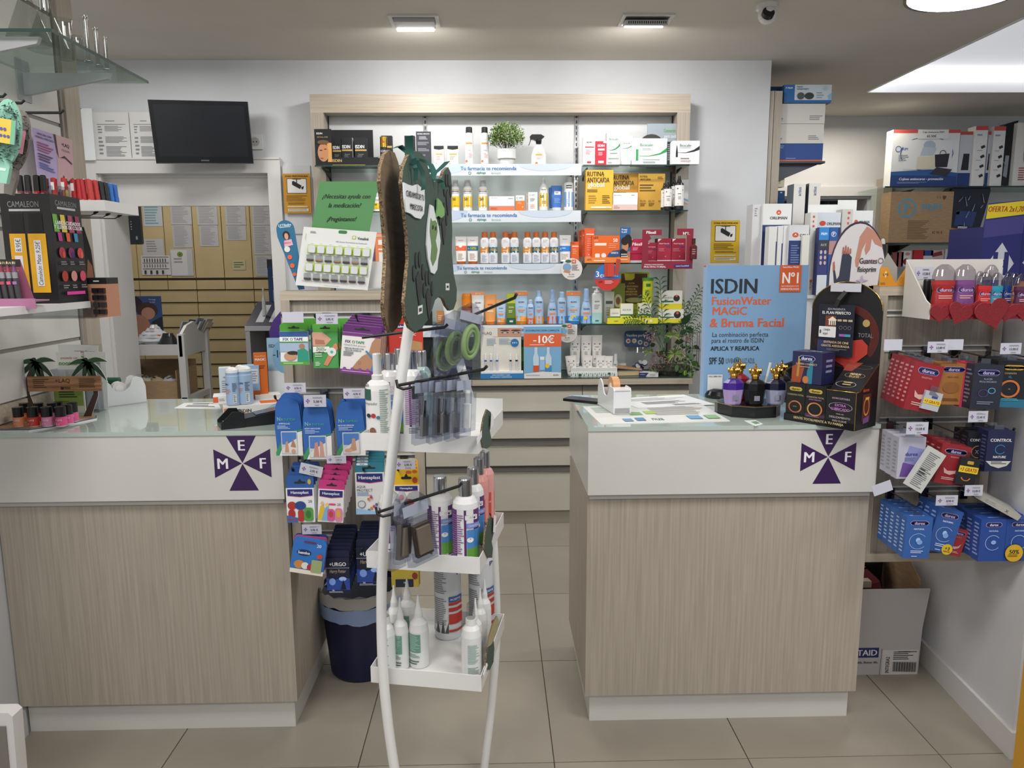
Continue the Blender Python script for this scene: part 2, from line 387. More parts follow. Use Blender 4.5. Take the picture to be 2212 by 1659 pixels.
# ------------------------------------------------ counters
def counter(name,label,xl,xr,side):
    yf = 2.265; yb = 2.81; t = thing('counter',label,'counter',((xl+xr)/2,yf,0)); ox = (xl+xr)/2
    a,b = xl-ox,xr-ox; y = lambda v: v-yf
    MB().box(a+(.005 if side < 0 else .018),.03,0,b-(.018 if side < 0 else .010),y(yb)-.03,.108,LACQ).build('plinth',t)
    MB().box(a,0,.108,b,.018,.784,WOODV).build('front_panel',t)
    MB().box(a,.018,.108,a+.018,y(yb),.784,WOODV).build('side_panel',t)
    MB().box(b-.018,.018,.108,b,y(yb),.784,WOODV).build('side_panel',t)
    MB().box(a+.018,y(yb)-.018,.108,b-.018,y(yb),.784,WOODV).build('back_panel',t)
    MB().box(a+.006,-.012,.784,b-.006,y(yb)-.004,.802,'#bfbdb8 s').build('shadow_gap',t)
    MB().box(a-.002,-.028,.802,b+.002,y(yb),1.006,LACQ).build('fascia',t)
    g = MB().box(a-.004,-.032,1.006,b+.004,y(yb)+.004,1.0195,'#a9bdb5 g'); o = g.build('glass_top',t)
    return t,yf-.028
MG = bpy.data.materials.new('back painted glass'); MG.use_nodes = True; b_ = MG.node_tree.nodes['Principled BSDF']
b_.inputs['Base Color'].default_value = rgb('#b9c6bf'); b_.inputs['Roughness'].default_value = .03; b_.inputs['Coat Weight'].default_value = .6; b_.inputs['Coat Roughness'].default_value = .01
MATS['#a9bdb5 g'] = MG
cL,yfa = counter('counter','left pharmacy counter with white top, pale wood front and purple cross logo',-1.547,-.655,-1)
cR,_ = counter('counter','right pharmacy counter holding the blue poster and perfume tray',.287,1.187,1)
def logo(px,py,parent,ox):
    P = at(px,py,yfa); m = MB(); col = '#3a1c52 s'; cx,cz = P.x-ox,P.z; y = yfa-2.265-.0005
    R,hw = .086,.045
    for ax in range(4):
        a = ax*PI/2; c,s = cos(a),sin(a)
        q = [(0.0015,0),(R,-hw),(R,hw)]
        m.add([(cx+u*c-v*s,y,cz+u*s+v*c) for u,v in q],[(0,1,2)],col)
    m.build('cross_logo',parent)
    m = MB()
    for tx,dx,dz in (('E',0,.057),('M',-.060,0),('F',.062,0)):
        v,f_,tw,th = text_geo(tx,True,False); k = .034/.72
        m.add([(cx+dx+p*k,y-.0006-.0001*(2*i >= len(v)),cz+dz+q_*k) for i,(p,q_) in enumerate(v)],f_,'#f4f2f6 s')
    m.build('logo_letters',parent)
logo(524,1001,cL,-1.101); logo(1789,987,cR,.737)

# ------------------------------------------------ drawer cabinet and shelf wall
YC = 4.235; X0,X1 = at(905,830,YC).x-.62,at(1490,826,YC).x
X0 = -1.03; t = thing('drawer_cabinet','long low drawer cabinet with wood-edged top under the lit shelves','cabinet',(0,YC,0)); cab = t
MB().box(X0,.02,0,X1,.355,.085,'#a39e90 s').build('plinth',t)
MB().box(X0,.022,.085,X1,.36,.838,'#86827a').build('carcass',t)
MB().box(X0-.012,-.022,.838,X1+.01,.36,.872,WOODH).build('worktop',t)
MB().box(X0-.012,-.022,.872,X1+.01,.36,.877,'#3a4a48 g').build('glass_cover',t)
for (a,b) in ((X0+.003,-.462),(-.458,.500),(.504,X1-.003)):
    for z0,z1 in ((.683,.800),(.523,.637),(.360,.475),(.086,.315)):
        d = MB().box(a,0,z0,b,.02,z1,GRAYL).build('drawer',t)
        MB().box(a,-.004,z1,b,.014,z1+.006,'#c9c8c3 m').box(a,.010,z1+.006,b,.021,z1+.03,'#6d6a66 s').build('handle_rail',d)
SZ = [2.067,1.819,1.527,1.181]
fy = 4.44; fx0,fx1 = at(669,220,fy).x,at(1492,220,fy).x; fz = at(1080,203,fy).z; pw_ = .074
t = thing('shelf_wall_unit','tall wood-framed lit display unit with glass shelves behind the counters','shelving',((fx0+fx1)/2,fy,.877)); ox = (fx0+fx1)/2; A,B = fx0-ox,fx1-ox; Z = lambda z: z-.877
zt = at(1080,243,fy).z
MB().box(A,0,Z(zt),B,.16,Z(fz),WOODH).build('top_rail',t)
MB().box(A,0,0,A+pw_,.16,Z(zt),WOODV).build('post',t); MB().box(B-pw_,0,0,B,.16,Z(zt),WOODV).build('post',t)
for a,b in ((A+pw_+.006,-.401-ox),(-.389-ox,.484-ox),(.496-ox,B-pw_-.006)): MB().box(a,.115,.002,b,.13,Z(zt),BACKP).build('back_panel',t)
for x in (-.395,.49):
    m = MB().box(x-ox-.012,.108,0,x-ox+.012,.122,Z(zt),'#9ea0a2 m')
    for k in range(46): m.box(x-ox-.003,.1068,.05+k*.032,x-ox+.003,.1082,.068+k*.032,'#2c2d30')
    m.build('slotted_upright',t)
for x in (A+pw_+.003,B-pw_-.003): MB().box(x-.003,.1,0,x+.003,.13,Z(zt),'#3a3a3c').build('slotted_upright',t)
for a,b,lip in ((-.984,-.40,0),(-.385,.485,1),(.50,1.094,0)):
    for k,z in enumerate(SZ):
        s_ = MB().box(a-ox,-.16,Z(z)-.007,b-ox,.113,Z(z)-.0005,GLASS).build('glass_shelf',t)
        MB().box(a-ox,-.1615,Z(z)-.007,b-ox,-.160,Z(z),GEDGE).build('green_edge',s_)
        for x in (a+.03,b-.03):
            MB().prism([(.112,Z(z)-.008),(.112,Z(z)-.06),(.09,Z(z)-.045),(-.10,Z(z)-.014),(-.10,Z(z)-.008)],x-ox-.003,x-ox+.003,'#3b3d40 m','x').build('bracket',s_)
# shelf edge banners
zb_ = {0: (354,379),1: (455,480),2: (570,592),3: (702,727)}
for k in range(4):
    ya,yb = zb_[k]; xl = -.415; xr = at((1256,1255,1216,1247)[k],ya,4.265).x; z1 = at(1100,ya,4.265).z; z0 = at(1100,yb,4.265).z
    t = thing('shelf_banner','pale blue banner strip along the %s shelf edge of the middle bay' % ('top','second','third','lowest')[k],'sign',((xl+xr)/2,4.265,z0))
    w = xr-xl; h = z1-z0
    MB().box(-w/2,0,0,w/2,.0012,h,'#dfe6ee s').build('strip',t)
    p = MB(); sp = [('p','#c3d3e8 s',[(.16+.14*cos(rad(a)),1+.9*sin(rad(a))) for a in range(180,361,15)]),
                    ('p','#cfdcec s',[(.78+.17*cos(rad(a)),1+.62*sin(rad(a))) for a in range(180,361,15)]),
                    ('p','#e9eef5 s',[(0,1),(.07,1),(.01,.1),(0,.1)]),
                    ('t','#4f7fc0','Tu farmacia te recomienda',(.43 if k < 3 else .52)-.0,.62,.33,.42,'b'),
                    ('t','#2f8a5e','alphega',.385,.22,.2,.1,'b'),('t','#7fae97','farmacia',.475,.22,.18,.12),('o','#2f8a5e',.315,.22,.009,.003)]
    prt(p,w,h,sp); p.build('print',t)
# ------------------------------------------------ TV, papers, socket
P1,P2,P3,P4 = at(322,216,4.32),at(536,219,4.44),at(547,353,4.50),at(337,351,4.38)
c0 = (P1+P2+P3+P4)/4; ux = ((P2-P1)+(P3-P4)).normalized(); uz = ((P1-P4)+(P2-P3)).normalized(); uy = uz.cross(ux).normalized(); uz = ux.cross(uy)
tw,th = ((P2-P1).length+(P3-P4).length)/2,((P1-P4).length+(P2-P3).length)/2
t = thing('television','black flat-screen television tilted down on the wall above the doorway','television',c0); t.rotation_euler = Matrix((ux,uy,uz)).transposed().to_euler()
MB().box(-tw/2,-.02,-th/2,tw/2,.035,th/2,'#0d0e11 g').build('housing',t)
MB().box(-tw/2+.022,-.0215,-th/2+.035,tw/2-.022,-.020,th/2-.022,'#17191d g').build('screen',t)
m = MB(); prt(m,tw,th,[('t','#9a9da2','SAMSUNG',.5,.045,.02,.1)],lambda x,z,l: (x,-.0215,z),z0=-th/2); m.box(-tw/2,-.022,-th/2-.004,tw/2,.01,-th/2,'#8f9296 m'); m.build('trim_strip',t)
MB().box(-.06,.035,-.06,.06,.11,.06,'#1b1c1f').build('wall_mount',t)
P = at(556,307,4.6); t = thing('wall_socket','white wall socket beside the television','socket',(P.x-.01,4.598,P.z))
MB().box(-.042,-.01,-.042,.042,0,.042,'#e6e5e4 g').build('plate',t)
m = MB(); m.T = MR(PI/2,4,'X'); m.loft([(.0102,.026,.026),(.0106,.026,.026)],20,'#b9b8b8'); m.loft([(.0108,.004,.004),(.011,.004,.004)],8,'#222222',cx=-.009); m.loft([(.0108,.004,.004),(.011,.004,.004)],8,'#222222',cx=.009); m.build('sockets',t)
def paper(label,r,Y,col='#efeeec',spec=(),cat='paper',name='paper_sheet',group=None,th=.0012,rz=0,rx=0,ry=0,front=True):
    x,z,w,h = dims(r,Y)
    t = thing(name,label,cat,(x,Y,z),rad(rz),group,rad(rx),rad(ry))
    MB().box(-w/2,0,0,w/2,th,h,col).build('sheet',t)
    if spec: p = MB(); prt(p,w,h,spec); p.build('print',t)
    return t
FP = lambda a,b,c,d,n,col='#8d8f94': ('l',col,a,b,c,d,n)
paper('laminated white notice with green corner, left of the printed sheets',(155,234,207,346),4.55,'#eceeef s',[('p','#4f9a68 s',[(0,1),(.62,1),(.3,.88),(0,.84)]),('t','#777','CULAR',.35,.6,.045,.4),FP(.1,.28,.5,.34,2)],th=.004)
for i,(a,b) in enumerate(((207,285),(287,350))):
    paper('typed sheet in a plastic sleeve, %s of the two beside the television' % ('left','right')[i],(a,242,b,347),4.585,'#e3e2df s',[('l','#77797c',.35,.80,.65,.83,1),('r','#6c6e72',.12,.745,.9,.755),FP(.13,.55,.28,.72,3),FP(.32,.6,.92,.72,5),FP(.13,.1,.28,.5,5),FP(.32,.36,.92,.5,6),FP(.32,.08,.92,.3,9)],group='typed sheets above the doorway')
VID = [('q','#2a2416',.13,.50,.87,.88,.03),('q','#e9e8e4',.15,.515,.85,.865,.02),('t','#2c2413','ZONA VIDEOVIGILADA',.5,.935,.045,.86,'b'),
       ('p','#14161a',[(.33,.80),(.38,.82),(.68,.70),(.62,.61),(.33,.72)]),('p','#14161a',[(.66,.66),(.76,.69),(.74,.62),(.68,.60)]),('r','#14161a',.485,.77,.515,.86),('r','#14161a',.35,.855,.66,.868),
       FP(.1,.30,.9,.46,4,'#8a6a1f'),FP(.15,.22,.9,.28,2,'#8a6a1f'),('r','#d8cfae',.12,.155,.88,.185),('r','#e3dcc8',.14,.05,.9,.12),FP(.16,.06,.88,.115,2,'#7c7250')]
struct(MB().box(at(605,400,4.6).x+.02,4.59,at(640,505,4.6).z,at(672,400,4.6).x,4.6,at(640,358,4.6).z,'#d2d3d5 s'),'trim_3')
paper('orange video surveillance notice on the wall left of the green card',(615,375,673,461),4.57,'#c98f1f',VID,'sign','surveillance_sign')
paper('yellow video surveillance notice above the blue poster',(1534,476,1595,567),4.597,'#dcb427',VID,'sign','surveillance_sign',rx=0)
# ================================================================== PRODUCTS ON THE LIT SHELVES
G1,G2,G3,G4,G5 = ['products on the %s display shelf' % k for k in ('top','second','third','lowest')]+['products on the drawer cabinet']
YS = 4.32
def L(a,b,c,d,n,col='#9a9ca0'): return ('l',col,a,b,c,d,n)
# ---- top shelf
z = SZ[0]
t = thing('display_tray','black counter display with a woman portrait panel, top shelf left','display',(at(750,355,YS-.02).x,YS-.02,z),group=G1)
w = at(810,350,YS).x-at(683,350,YS).x; a = -w/2-.01
MB().box(a,.13,0,a+.30,.134,at(740,280,YS+.1).z-z,'#131418').build('back_card',t)
MB().box(a,-.005,0,a+.092,.005,.195,'#16171b').box(a+.04,0,0,-a,.13,.012,'#17181c').box(a+.04,-.003,0,-a,.0,.045,'#17181c').build('tray',t)
p = MB(); prt(p,.092,.195,[('t','#f2f2f2','ISDIN',.3,.88,.05,.4,'b'),('t','#d9b36a','RETINAL EYES',.48,.78,.035,.8),('e','#c58a62',.5,.36,.34,.25),('p','#d9a15e',[(.75,.1),(1,.1),(1,.62),(.7,.64),(.8,.4)]),('e','#8a4a3a',.4,.2,.1,.015),('e','#3a2018',.36,.42,.09,.012),('e','#3a2018',.62,.45,.08,.012),('e','#6e5136',.5,.64,.34,.06)],lambda x,z_,l: (x,-.0053-l*.0003,z_),x0=a)
prt(p,w*.7,.045,[('t','#cfae6c','ISDIN',.3,.6,.35,.25,'b'),('r','#c9b23e',.02,.04,.98,.1)],lambda x,z_,l: (x,-.0033-l*.0003,z_),x0=a+.05); p.build('print',t)
for i,r in enumerate(((719,300,738,340),(739,297,762,340),(767,297,793,340))):
    carton('small black carton with white lettering and gold band, %s of three in the black display' % ORD[i],r,YS+.03,.04,'#1c1d21',[('t','#f4f4f4','ISDIN',.42,.66,.13,.75,'b'),('r','#c8a45c',.02,.5,.98,.56),('t','#aaa','Retinal',.5,.38,.05,.5),L(.2,.24,.8,.34,2,'#77797e')],z+.013,side='#c9c9cb' if i == 1 else '#1c1d21',group=G1)
carton('flat black carton lying beside the black display',(806,342,832,356),YS+.02,.08,'#20222a',[],z,group=G1)
carton('black carton with gold band behind the gold tube',(825,293,848,356),YS+.06,.04,'#191a1e',[('r','#c8a45c',0,.62,1,.68),L(.3,.3,.9,.5,3)],z,group=G1)
bottle('gold capped slim black tube, top shelf left',(822,296,838,356),YS,[(0,1),(.64,1),(.645,.96),(1,.96)],['#18191c s','#18191c s','#d0a23e m'],[('c','#b5382e',.5,.82,.16),('t','#ddd','ISDIN',.5,.5,.08,.7)],zb=z,name='tube',cat='tube',group=G1)
carton('narrow black carton beside the dark leaflet, top shelf',(875,293,897,356),YS+.03,.04,'#1b1c20',[L(.2,.3,.8,.5,4)],z,group=G1)
carton('tall dark grey printed card on the top shelf',(900,284,932,356),YS,.01,'#34363e',[('t','#e8e8e8','RETINAL SMOOTH',.5,.93,.035,.8,'b'),L(.2,.76,.8,.86,3,'#b9bac0'),L(.1,.6,.9,.7,4,'#9a9ba2'),L(.12,.42,.88,.52,3,'#9a9ba2'),L(.15,.28,.85,.34,2,'#8a8b92')],z,name='leaflet_card',cat='card',group=G1)
for i,r in enumerate(((938,315,959,356),(967,315,990,356))):
    carton('small white carton with black top and orange band, %s of the pair' % ('left','right')[i],r,YS,.04,'#f6f5f2',[('p','#17181b',[(0,1),(1,1),(1,.84),(.5,.8),(0,.84)]),('t','#b5b5ba','HELIOCARE',.5,.70,.05,.8),('r','#e8a23c',.18,.56,.86,.62),L(.2,.3,.8,.5,3,'#d9a8a0'),('c','#e9a24a',.22,.1,.09)],z,group=G1)
HEL = [('t','#b9bcc6','360°',.47,.665,.035,.6),('r','#e8962e',.12,.565,.85,.60),L(.3,.38,.8,.42,2,'#c9ccd2'),L(.4,.2,.85,.33,4,'#e3b0a6'),('c','#e2803a',.2,.13,.13)]
for i,r in enumerate(((1005,275,1023,356),(1039,275,1056,356))):
    bottle('tall white spray can with black cap and orange band, %s of two' % ('left','right')[i],r,YS+.03,[(0,.93),(.02,1),(.80,1),(.83,.88),(.85,.8)],'#f1f0f2 s',HEL,[(.85,.78),(.86,.8),(.985,.76),(1,.7)],'#141416 g',zb=z,name='spray_can',cat='spray can',group=G1)
# potted bush
def bush(name,label,cat,group,px,py,Y,rz_,rh,pot,zb,n,cols,seed,lw=.013):
    rnd = RNG(seed); P = at(px,py,Y); t = thing(name,label,cat,(P.x,Y,zb),0,group)
    if pot:
        w,h = pot
        MB().loft([(0,w*.36,w*.36),(h*.42,w*.40,w*.40),(h*.45,w*.5,w*.5),(h,w*.5,w*.5),(h,w*.45,w*.45),(h*.8,w*.44,w*.44)],24,'#e9e9e8 s').build('pot',t)
    st = MB(); cz = P.z-zb
    for k in range(26):
        a = rnd.uniform(0,2*PI); u = rnd.uniform(.2,.9); st.tube([(0,0,pot[1]*.8 if pot else 0),(rz_*u*.5*cos(a),rz_*u*.5*sin(a),cz*.7),(rz_*u*cos(a),rz_*u*sin(a),cz+rh*(1-u)*.8)],.0012,4,'#5b4a30')
    st.build('stems',t)
    for c in cols:
        m = MB()
        for k in range(n):
            a = rnd.uniform(0,2*PI); th = math.acos(rnd.uniform(-.55,1)); r = rnd.uniform(.55,1.06)
            p = Vector((rz_*r*sin(th)*cos(a),rz_*r*sin(th)*sin(a),cz+rh*r*cos(th)))
            d = Vector((rnd.gauss(0,1),rnd.gauss(0,1),rnd.gauss(.4,1))).normalized(); s = d.orthogonal().normalized(); l = lw*rnd.uniform(.7,1.3)
            m.add([p,p+d*l*.5+s*l*.28,p+d*l,p+d*l*.5-s*l*.28],[(0,1,2,3)],c)
        o = m.build('foliage',t); o['kind'] = 'stuff'
    return t
bush('potted_bush','small bushy green plant in a white ceramic pot on the top shelf','plant',None,1094,297,YS+.04,.100,.078,(.105,.093),z,700,['#3b5a2a','#6f8f45','#a8bf7a'],3)
def trig(t,w,h):
    m = MB(); m.loft([(h*.70,w*.17,w*.17),(h*.80,w*.2,w*.2),(h*.86,w*.2,w*.2)],14,'#17181b g')
    m.prism([(-w*.58,h*.93),(-w*.45,h*1.0),(w*.15,h*1.0),(w*.38,h*.93),(w*.18,h*.84),(-w*.2,h*.80),(-w*.38,h*.84),(-w*.55,h*.84)],-.013,.013,'#17181b g').build('trigger_head',t)
    MB().prism([(-w*.52,h*.86),(-w*.47,h*.86),(-w*.62,h*.66),(-w*.67,h*.66)],-.005,.005,'#17181b g').build('trigger',t)
bottle('white pistol spray bottle with black trigger beside the potted bush',(1147,291,1180,356),YS+.02,[(0,.95),(.05,1),(.35,.96),(.55,.7),(.66,.36),(.72,.33)],'#f3f2ef s',[('t','#c9a04a','360',.5,.42,.05,.4),('r','#d8a94c',.3,.33,.72,.38),L(.35,.2,.75,.28,3,'#e3c9c0'),('c','#e2863a',.35,.08,.08)],dr=.55,zb=z,name='trigger_spray_bottle',group=G1,extra=trig)
bottle('white lotion bottle with white cap and red lettering',(1257,281,1286,355),YS+.02,[(0,.97),(.03,1),(.78,1),(.81,.85),(.82,.3)],'#f4f3f3 s',[('t','#333','ISDIN',.5,.65,.045,.45,'b'),('r','#c23a44',.2,.5,.85,.53),L(.25,.3,.75,.44,4,'#dd8a90'),('r','#b8404a',.35,.07,.65,.12)],[(.82,.36),(1,.34)],'#f4f4f4 s',dr=.5,zb=z,pw=4,group=G1)
carton('small red carton with white lettering',(1286,305,1310,355),YS,.04,'#c8283e',[('t','#fff','ISDIN',.5,.82,.1,.62,'b'),('r','#f4d9dc',.22,.62,.82,.7),L(.25,.4,.8,.56,4,'#f0b9bf'),('r','#f4e3e4',.25,.1,.75,.2),('r','#fff',.7,.92,.98,.99)],z,group=G1)
BIO = lambda c,tw=.62: [('t','#2d7a55','Bioscalin',.52,.80,.07,tw,'b'),('p',c,[(0,.5),(.3,.47),(.62,.52),(.85,.60),(1,.70),(1,.60),(.85,.53),(.62,.475),(.3,.45)])]
carton('tall white carton with green swoosh on the top shelf',(1310,286,1339,355),YS+.01,.05,'#f3f4f3',BIO('#2f8f58',.7)+[('t','#9bb5a6','CHAMPU',.5,.42,.035,.6),('r','#7f9c8c',.25,.36,.8,.39),('r','#8aa598',.12,.2,.9,.235),L(.1,.06,.6,.12,2)],z,group=G1)
bottle('white squeeze tube with green swoosh standing on its cap',(1338,294,1366,355),YS,squeeze(.16),['#eef1ef g']+['#f1f4f2 s']*5,[('t','#3b8662','Bioscalin',.55,.76,.05,.6,'b'),('p','#2f8f58',[(.2,.58),(.6,.60),(.9,.68),(.9,.63),(.6,.57),(.2,.57)]),L(.3,.3,.75,.48,5,'#b5cdbf')],zb=z,name='tube',cat='tube',group=G1)
carton('large white carton with green ampoule and long green swoosh',(1364,299,1440,355),YS,.06,'#f4f5f5',[('t','#2d7a55','Bioscalin',.42,.76,.11,.36,'b'),L(.3,.55,.66,.65,2,'#7aa38c'),('p','#2f9454',[(.22,.36),(.5,.36),(.8,.46),(1,.66),(1,.50),(.8,.40),(.5,.335),(.22,.345)]),('r','#2f9a5c',.12,.18,.19,.6),('p','#c9d6d0',[(.12,.6),(.19,.6),(.165,.85),(.145,.85)]),('r','#9db3a8',.32,.2,.8,.23),L(.32,.07,.8,.15,2)],z,group=G1)
carton('black carton with white lettering between the two white ampoule boxes',(1440,306,1453,355),YS+.01,.06,'#1a1d24',[L(.1,.2,.9,.9,9,'#8f949e')],z,group=G1)
carton('white carton with black ampoule and black swoosh, far right of top shelf',(1452,304,1510,355),YS-.05,.06,'#f3f3f3',[('t','#2a6a4c','Bioscalin',.48,.80,.12,.42,'b'),L(.28,.66,.7,.72,1),('p','#23252a',[(.2,.50),(.5,.50),(.8,.62),(1,.78),(1,.62),(.8,.53),(.5,.475),(.2,.49)]),('p','#2a2c30',[(.12,.3),(.2,.3),(.2,.5),(.17,.8),(.15,.8),(.12,.5)]),('r','#8b8d90',.3,.22,.62,.27),L(.3,.08,.9,.18,2,'#d7a9b0')],z,group=G1)
carton('grey portrait card with green lettering behind the white cartons',(1397,267,1475,350),YS+.14,.008,'#9aa5ae',[('e','#3b3632',.12,.45,.38,.32),('e','#6b5a4e',.8,.22,.24,.35),('e','#3a2f28',.82,.36,.22,.22),('t','#5fa04a','Convertir,',.62,.84,.08,.34,'b'),('t','#eef0f2','para cuidar',.66,.71,.08,.4,'i')],z,name='portrait_card',cat='card',group=G1)
# ---- second shelf
z = SZ[1]
SUN = [('t','#3a3b3e','REPASKIN',.5,.62,.04,.8,'b'),('t','#55565a','TRANSPARENT',.5,.565,.025,.8),('r','#f0c92a s',-.5,.13,1.5,.47),('t','#5a4a10','50',.35,.38,.09,.4,'b'),('r','#e8b13a',-.5,.665,1.5,.675),('t','#8a6a10','sesderma',.55,.18,.03,.5)]
for i,r in enumerate(((808,417,824,456),(976,388,993,456),(1001,388,1020,456),(1034,388,1053,456))):
    bottle('white and yellow sun spray can with grey cap, %s from the left' % ORD[i],r,YS+.02,CAN,'#f4f3f0 s',SUN,CANCAP,'#c2c3c4 s',zb=z,name='spray_can',cat='spray can',group=G2)
carton('wide white carton with coral lower band',(1057,424,1111,456),YS,.05,'#f5f3f1',[('r','#ea8560',0,0,1,.35),('t','#8a8a8e','FACTOR G',.2,.88,.06,.25),L(.75,.8,.95,.88,1),L(.05,.1,.4,.25,3,'#c9664a')],z,group=G2)
carton('small orange and white carton',(1114,422,1133,456),YS,.035,'#ee7e2e',[('r','#f8f5f0',0,.66,1,1),('t','#4a7ab0','C-VIT',.45,.83,.12,.7,'b'),L(.2,.42,.8,.6,2,'#f8c9a4'),('c','#f9d9b9',.8,.26,.08)],z,group=G2)
for i,r in enumerate(((1136,418,1150,456),(1141,415,1161,456))):
    carton('slim white carton with blue initial, %s of the pair' % ('rear','front')[i],r,YS+.035-.035*i,.035,'#f5f3f0',[('t','#5580b4','C-VIT',.42,.84,.09,.6),L(.2,.5,.8,.68,4),L(.2,.12,.7,.36,3,'#e6b8a0')],z,group=G2)
bottle('yellow and white spray with slim white pump',(1165,382,1183,456),YS+.01,[(0,.93),(.02,1),(.68,1),(.76,.6),(.80,.4)],'#f5f3ee s',[('r','#f2c62a s',-.5,.13,1.5,.52),('t','#5a4a10','50',.3,.42,.08,.4,'b'),('t','#3a3b3e','REPAIR',.5,.62,.03,.8,'b'),L(.3,.2,.8,.3,2,'#c79a20')],[(.80,.42),(1,.3)],'#e9e9ea s',zb=z,group=G2)
for i,r in enumerate(((1185,405,1204,456),(1190,401,1214,456))):
    bottle('blue squeeze tube standing on a white cap, %s of the pair' % ('rear','front')[i],r,YS+.05-.04*i,squeeze(.13),['#f1f1f1 g']+['#3f74c4 s']*5,[('r','#f2f5fa',.3,.64,.85,.78),L(.4,.68,.75,.74,2,'#3a4a66'),L(.3,.3,.8,.5,4,'#8db0e4')],zb=z,name='tube',cat='tube',group=G2)
bottle('pale blue and white bottle with grey cap, right end of the middle bay',(1218,383,1238,456),YS+.01,[(0,.97),(.02,1),(.80,1),(.84,.75)],'#f4f5f7 s',[('r','#6f9fdc s',-.5,.12,1.5,.56),L(.2,.64,.8,.76,2,'#333a44'),L(.25,.2,.8,.36,3,'#cfe0f5')],[(.84,.68),(1,.68)],'#c4c6c6 s',zb=z,group=G2)
RUT = [('t','#1f1c14','RUTINA',.36,.90,.12,.62,'bf'),('t','#1f1c14','ANTICAÍDA',.45,.765,.13,.82,'bf'),('t','#f7f0e0','global',.37,.62,.13,.66,'b'),L(.05,.44,.6,.52,2,'#5a481c')]
carton('yellow carton with large black hair routine lettering, first of three',(1265,367,1324,452),YS-.03,.06,'#f0bb3f',RUT+[L(.1,.16,.4,.38,4,'#b98f2c'),L(.6,.16,.9,.38,5,'#7a6020'),('q','#f6ead0',.18,.05,.94,.10,.02),('t','#5a481c','76,70 €',.8,.075,.02,.2)],z,group=G2)
carton('brownish yellow carton with large black lettering, second of three',(1322,375,1376,452),YS+.05,.06,'#c9973a',RUT,z,group=G2)  # the shadow on this yellow carton is put into its colour
carton('brownish yellow carton with small percent figures, third of three',(1378,375,1435,452),YS+.02,.06,'#cf9f3e',[('t','#2a2414','RUTINA',.2,.92,.055,.28,'b'),('t','#2a2414','ANTICAÍDA',.26,.85,.055,.4,'b'),L(.05,.5,.7,.72,3,'#5a481c'),L(.72,.84,.95,.92,2,'#6a5420'),('t','#7a4a10','70,7%',.18,.26,.05,.22),('t','#7a4a10','50,1%',.5,.26,.05,.22),('t','#7a4a10','83%',.84,.26,.05,.2),L(.08,.12,.3,.22,3,'#7a5a20'),L(.4,.12,.62,.22,3,'#7a5a20')],z,group=G2)
carton('white carton with pale pink base in front of the yellow cartons',(1323,416,1377,452),YS-.03,.04,'#f6f5f4',[('r','#e8c9bf',0,0,1,.33),('t','#77797d','HAIR FORMULA',.2,.85,.06,.3),L(.75,.8,.94,.88,1),L(.05,.08,.3,.26,3,'#c99a8e')],z,group=G2)
DKB = [('r','#eceae6',-.1,.12,1.1,.72),L(.25,.44,.75,.48,1,'#33363a'),L(.3,.3,.7,.4,3,'#9a9a9a'),('c','#55585c',.25,.62,.07),('c','#55585c',.75,.58,.05),('c','#c9b04a',.3,.18,.05)]
for i,r in enumerate(((1420,400,1432,451),(1427,394,1441,451),(1433,391,1450,451),(1448,382,1462,451),(1456,380,1476,451))):
    bottle('dark dropper bottle with white label, %s from the left' % ORD[i],r,YS+[.05,.02,-.03,.05,-.03][i],[(0,.97),(.02,1),(.72,1),(.78,.9),(.82,.5)],'#1d1f22 g',DKB,[(.82,.5),(.86,.5),(.9,.34),(.97,.30),(1,.2)],'#1a1b1e g',zb=z,group=G2)
carton('pale striped carton behind the dark bottles',(1470,388,1486,451),YS+.06,.05,'#c9c9c9',[('p','#7a9ac0',[(0,.4),(1,.3),(1,.36),(0,.46)]),('p','#d99a8a',[(0,.3),(1,.2),(1,.24),(0,.34)])],z,group=G2)
# ---- third shelf
z = SZ[2]
EUC = lambda c,off: [('t','#4a5a74','Eucerin',.5,.83 if not off else .83,.028,.55),L(.25,.66,.75,.76,2,'#e3c7bc'),('r',c,-.5,.34,1.5,.52)]+([('t','#e6b23c','-50%',.5,.44,.085,.8,'b')] if off else [('c','#f4f1ee',.35,.52,.16),L(.2,.38,.8,.42,1,'#f8e0c0')])+[L(.2,.05,.8,.28,7,'#b9bfcc')]
for i,r in enumerate(((984,511,1009,571),(1009,511,1034,571))):
    bottle(('white squeeze tube with coral band on the third shelf','white squeeze tube with teal half price band on the third shelf')[i],r,YS,squeeze(.09),['#c9682e g']+['#f2f0ee s']*5,[('t','#4a5a74','Eucerin',.5,.86,.04,.5),('r',('#e8693e','#1f6f86')[i],-.3,.48,1.3,.66)]+([('c','#f4f1ee',.45,.66,.15)] if i == 0 else [('t','#c9b23c','-50%',.5,.57,.1,.6,'b')])+[L(.25,.12,.75,.38,5,'#c9a8a0')],zb=z,name='tube',cat='tube',group=G3)
EX = (1038,1056,1083,1102,1130,1149,1168,1187)
for i,x in enumerate(EX):
    bottle('white sun spray can with orange cap and %s band, %s from the left' % (('orange','teal half price')[i % 2],ORD[i]),(x,501,x+19,570),YS,[(0,.93),(.02,1),(.3,1),(.5,.93),(.66,1),(.76,.95),(.82,.66)],'#eceef4 s',EUC(('#e2953a s','#1f6f86 s')[i % 2],i % 2),[(.82,.68),(.83,.7),(.985,.62),(1,.5)],'#cf6a28 s',zb=z,name='spray_can',cat='spray can',group=G3)
bottle('white sun spray can with orange cap hidden behind its two neighbours',(1093,505,1111,570),YS+.09,[(0,.93),(.02,1),(.76,.95),(.82,.66)],'#eceef4 s',(),[(.82,.68),(.985,.62),(1,.5)],'#b85e28 s',zb=z,name='spray_can',cat='spray can',group=G3)
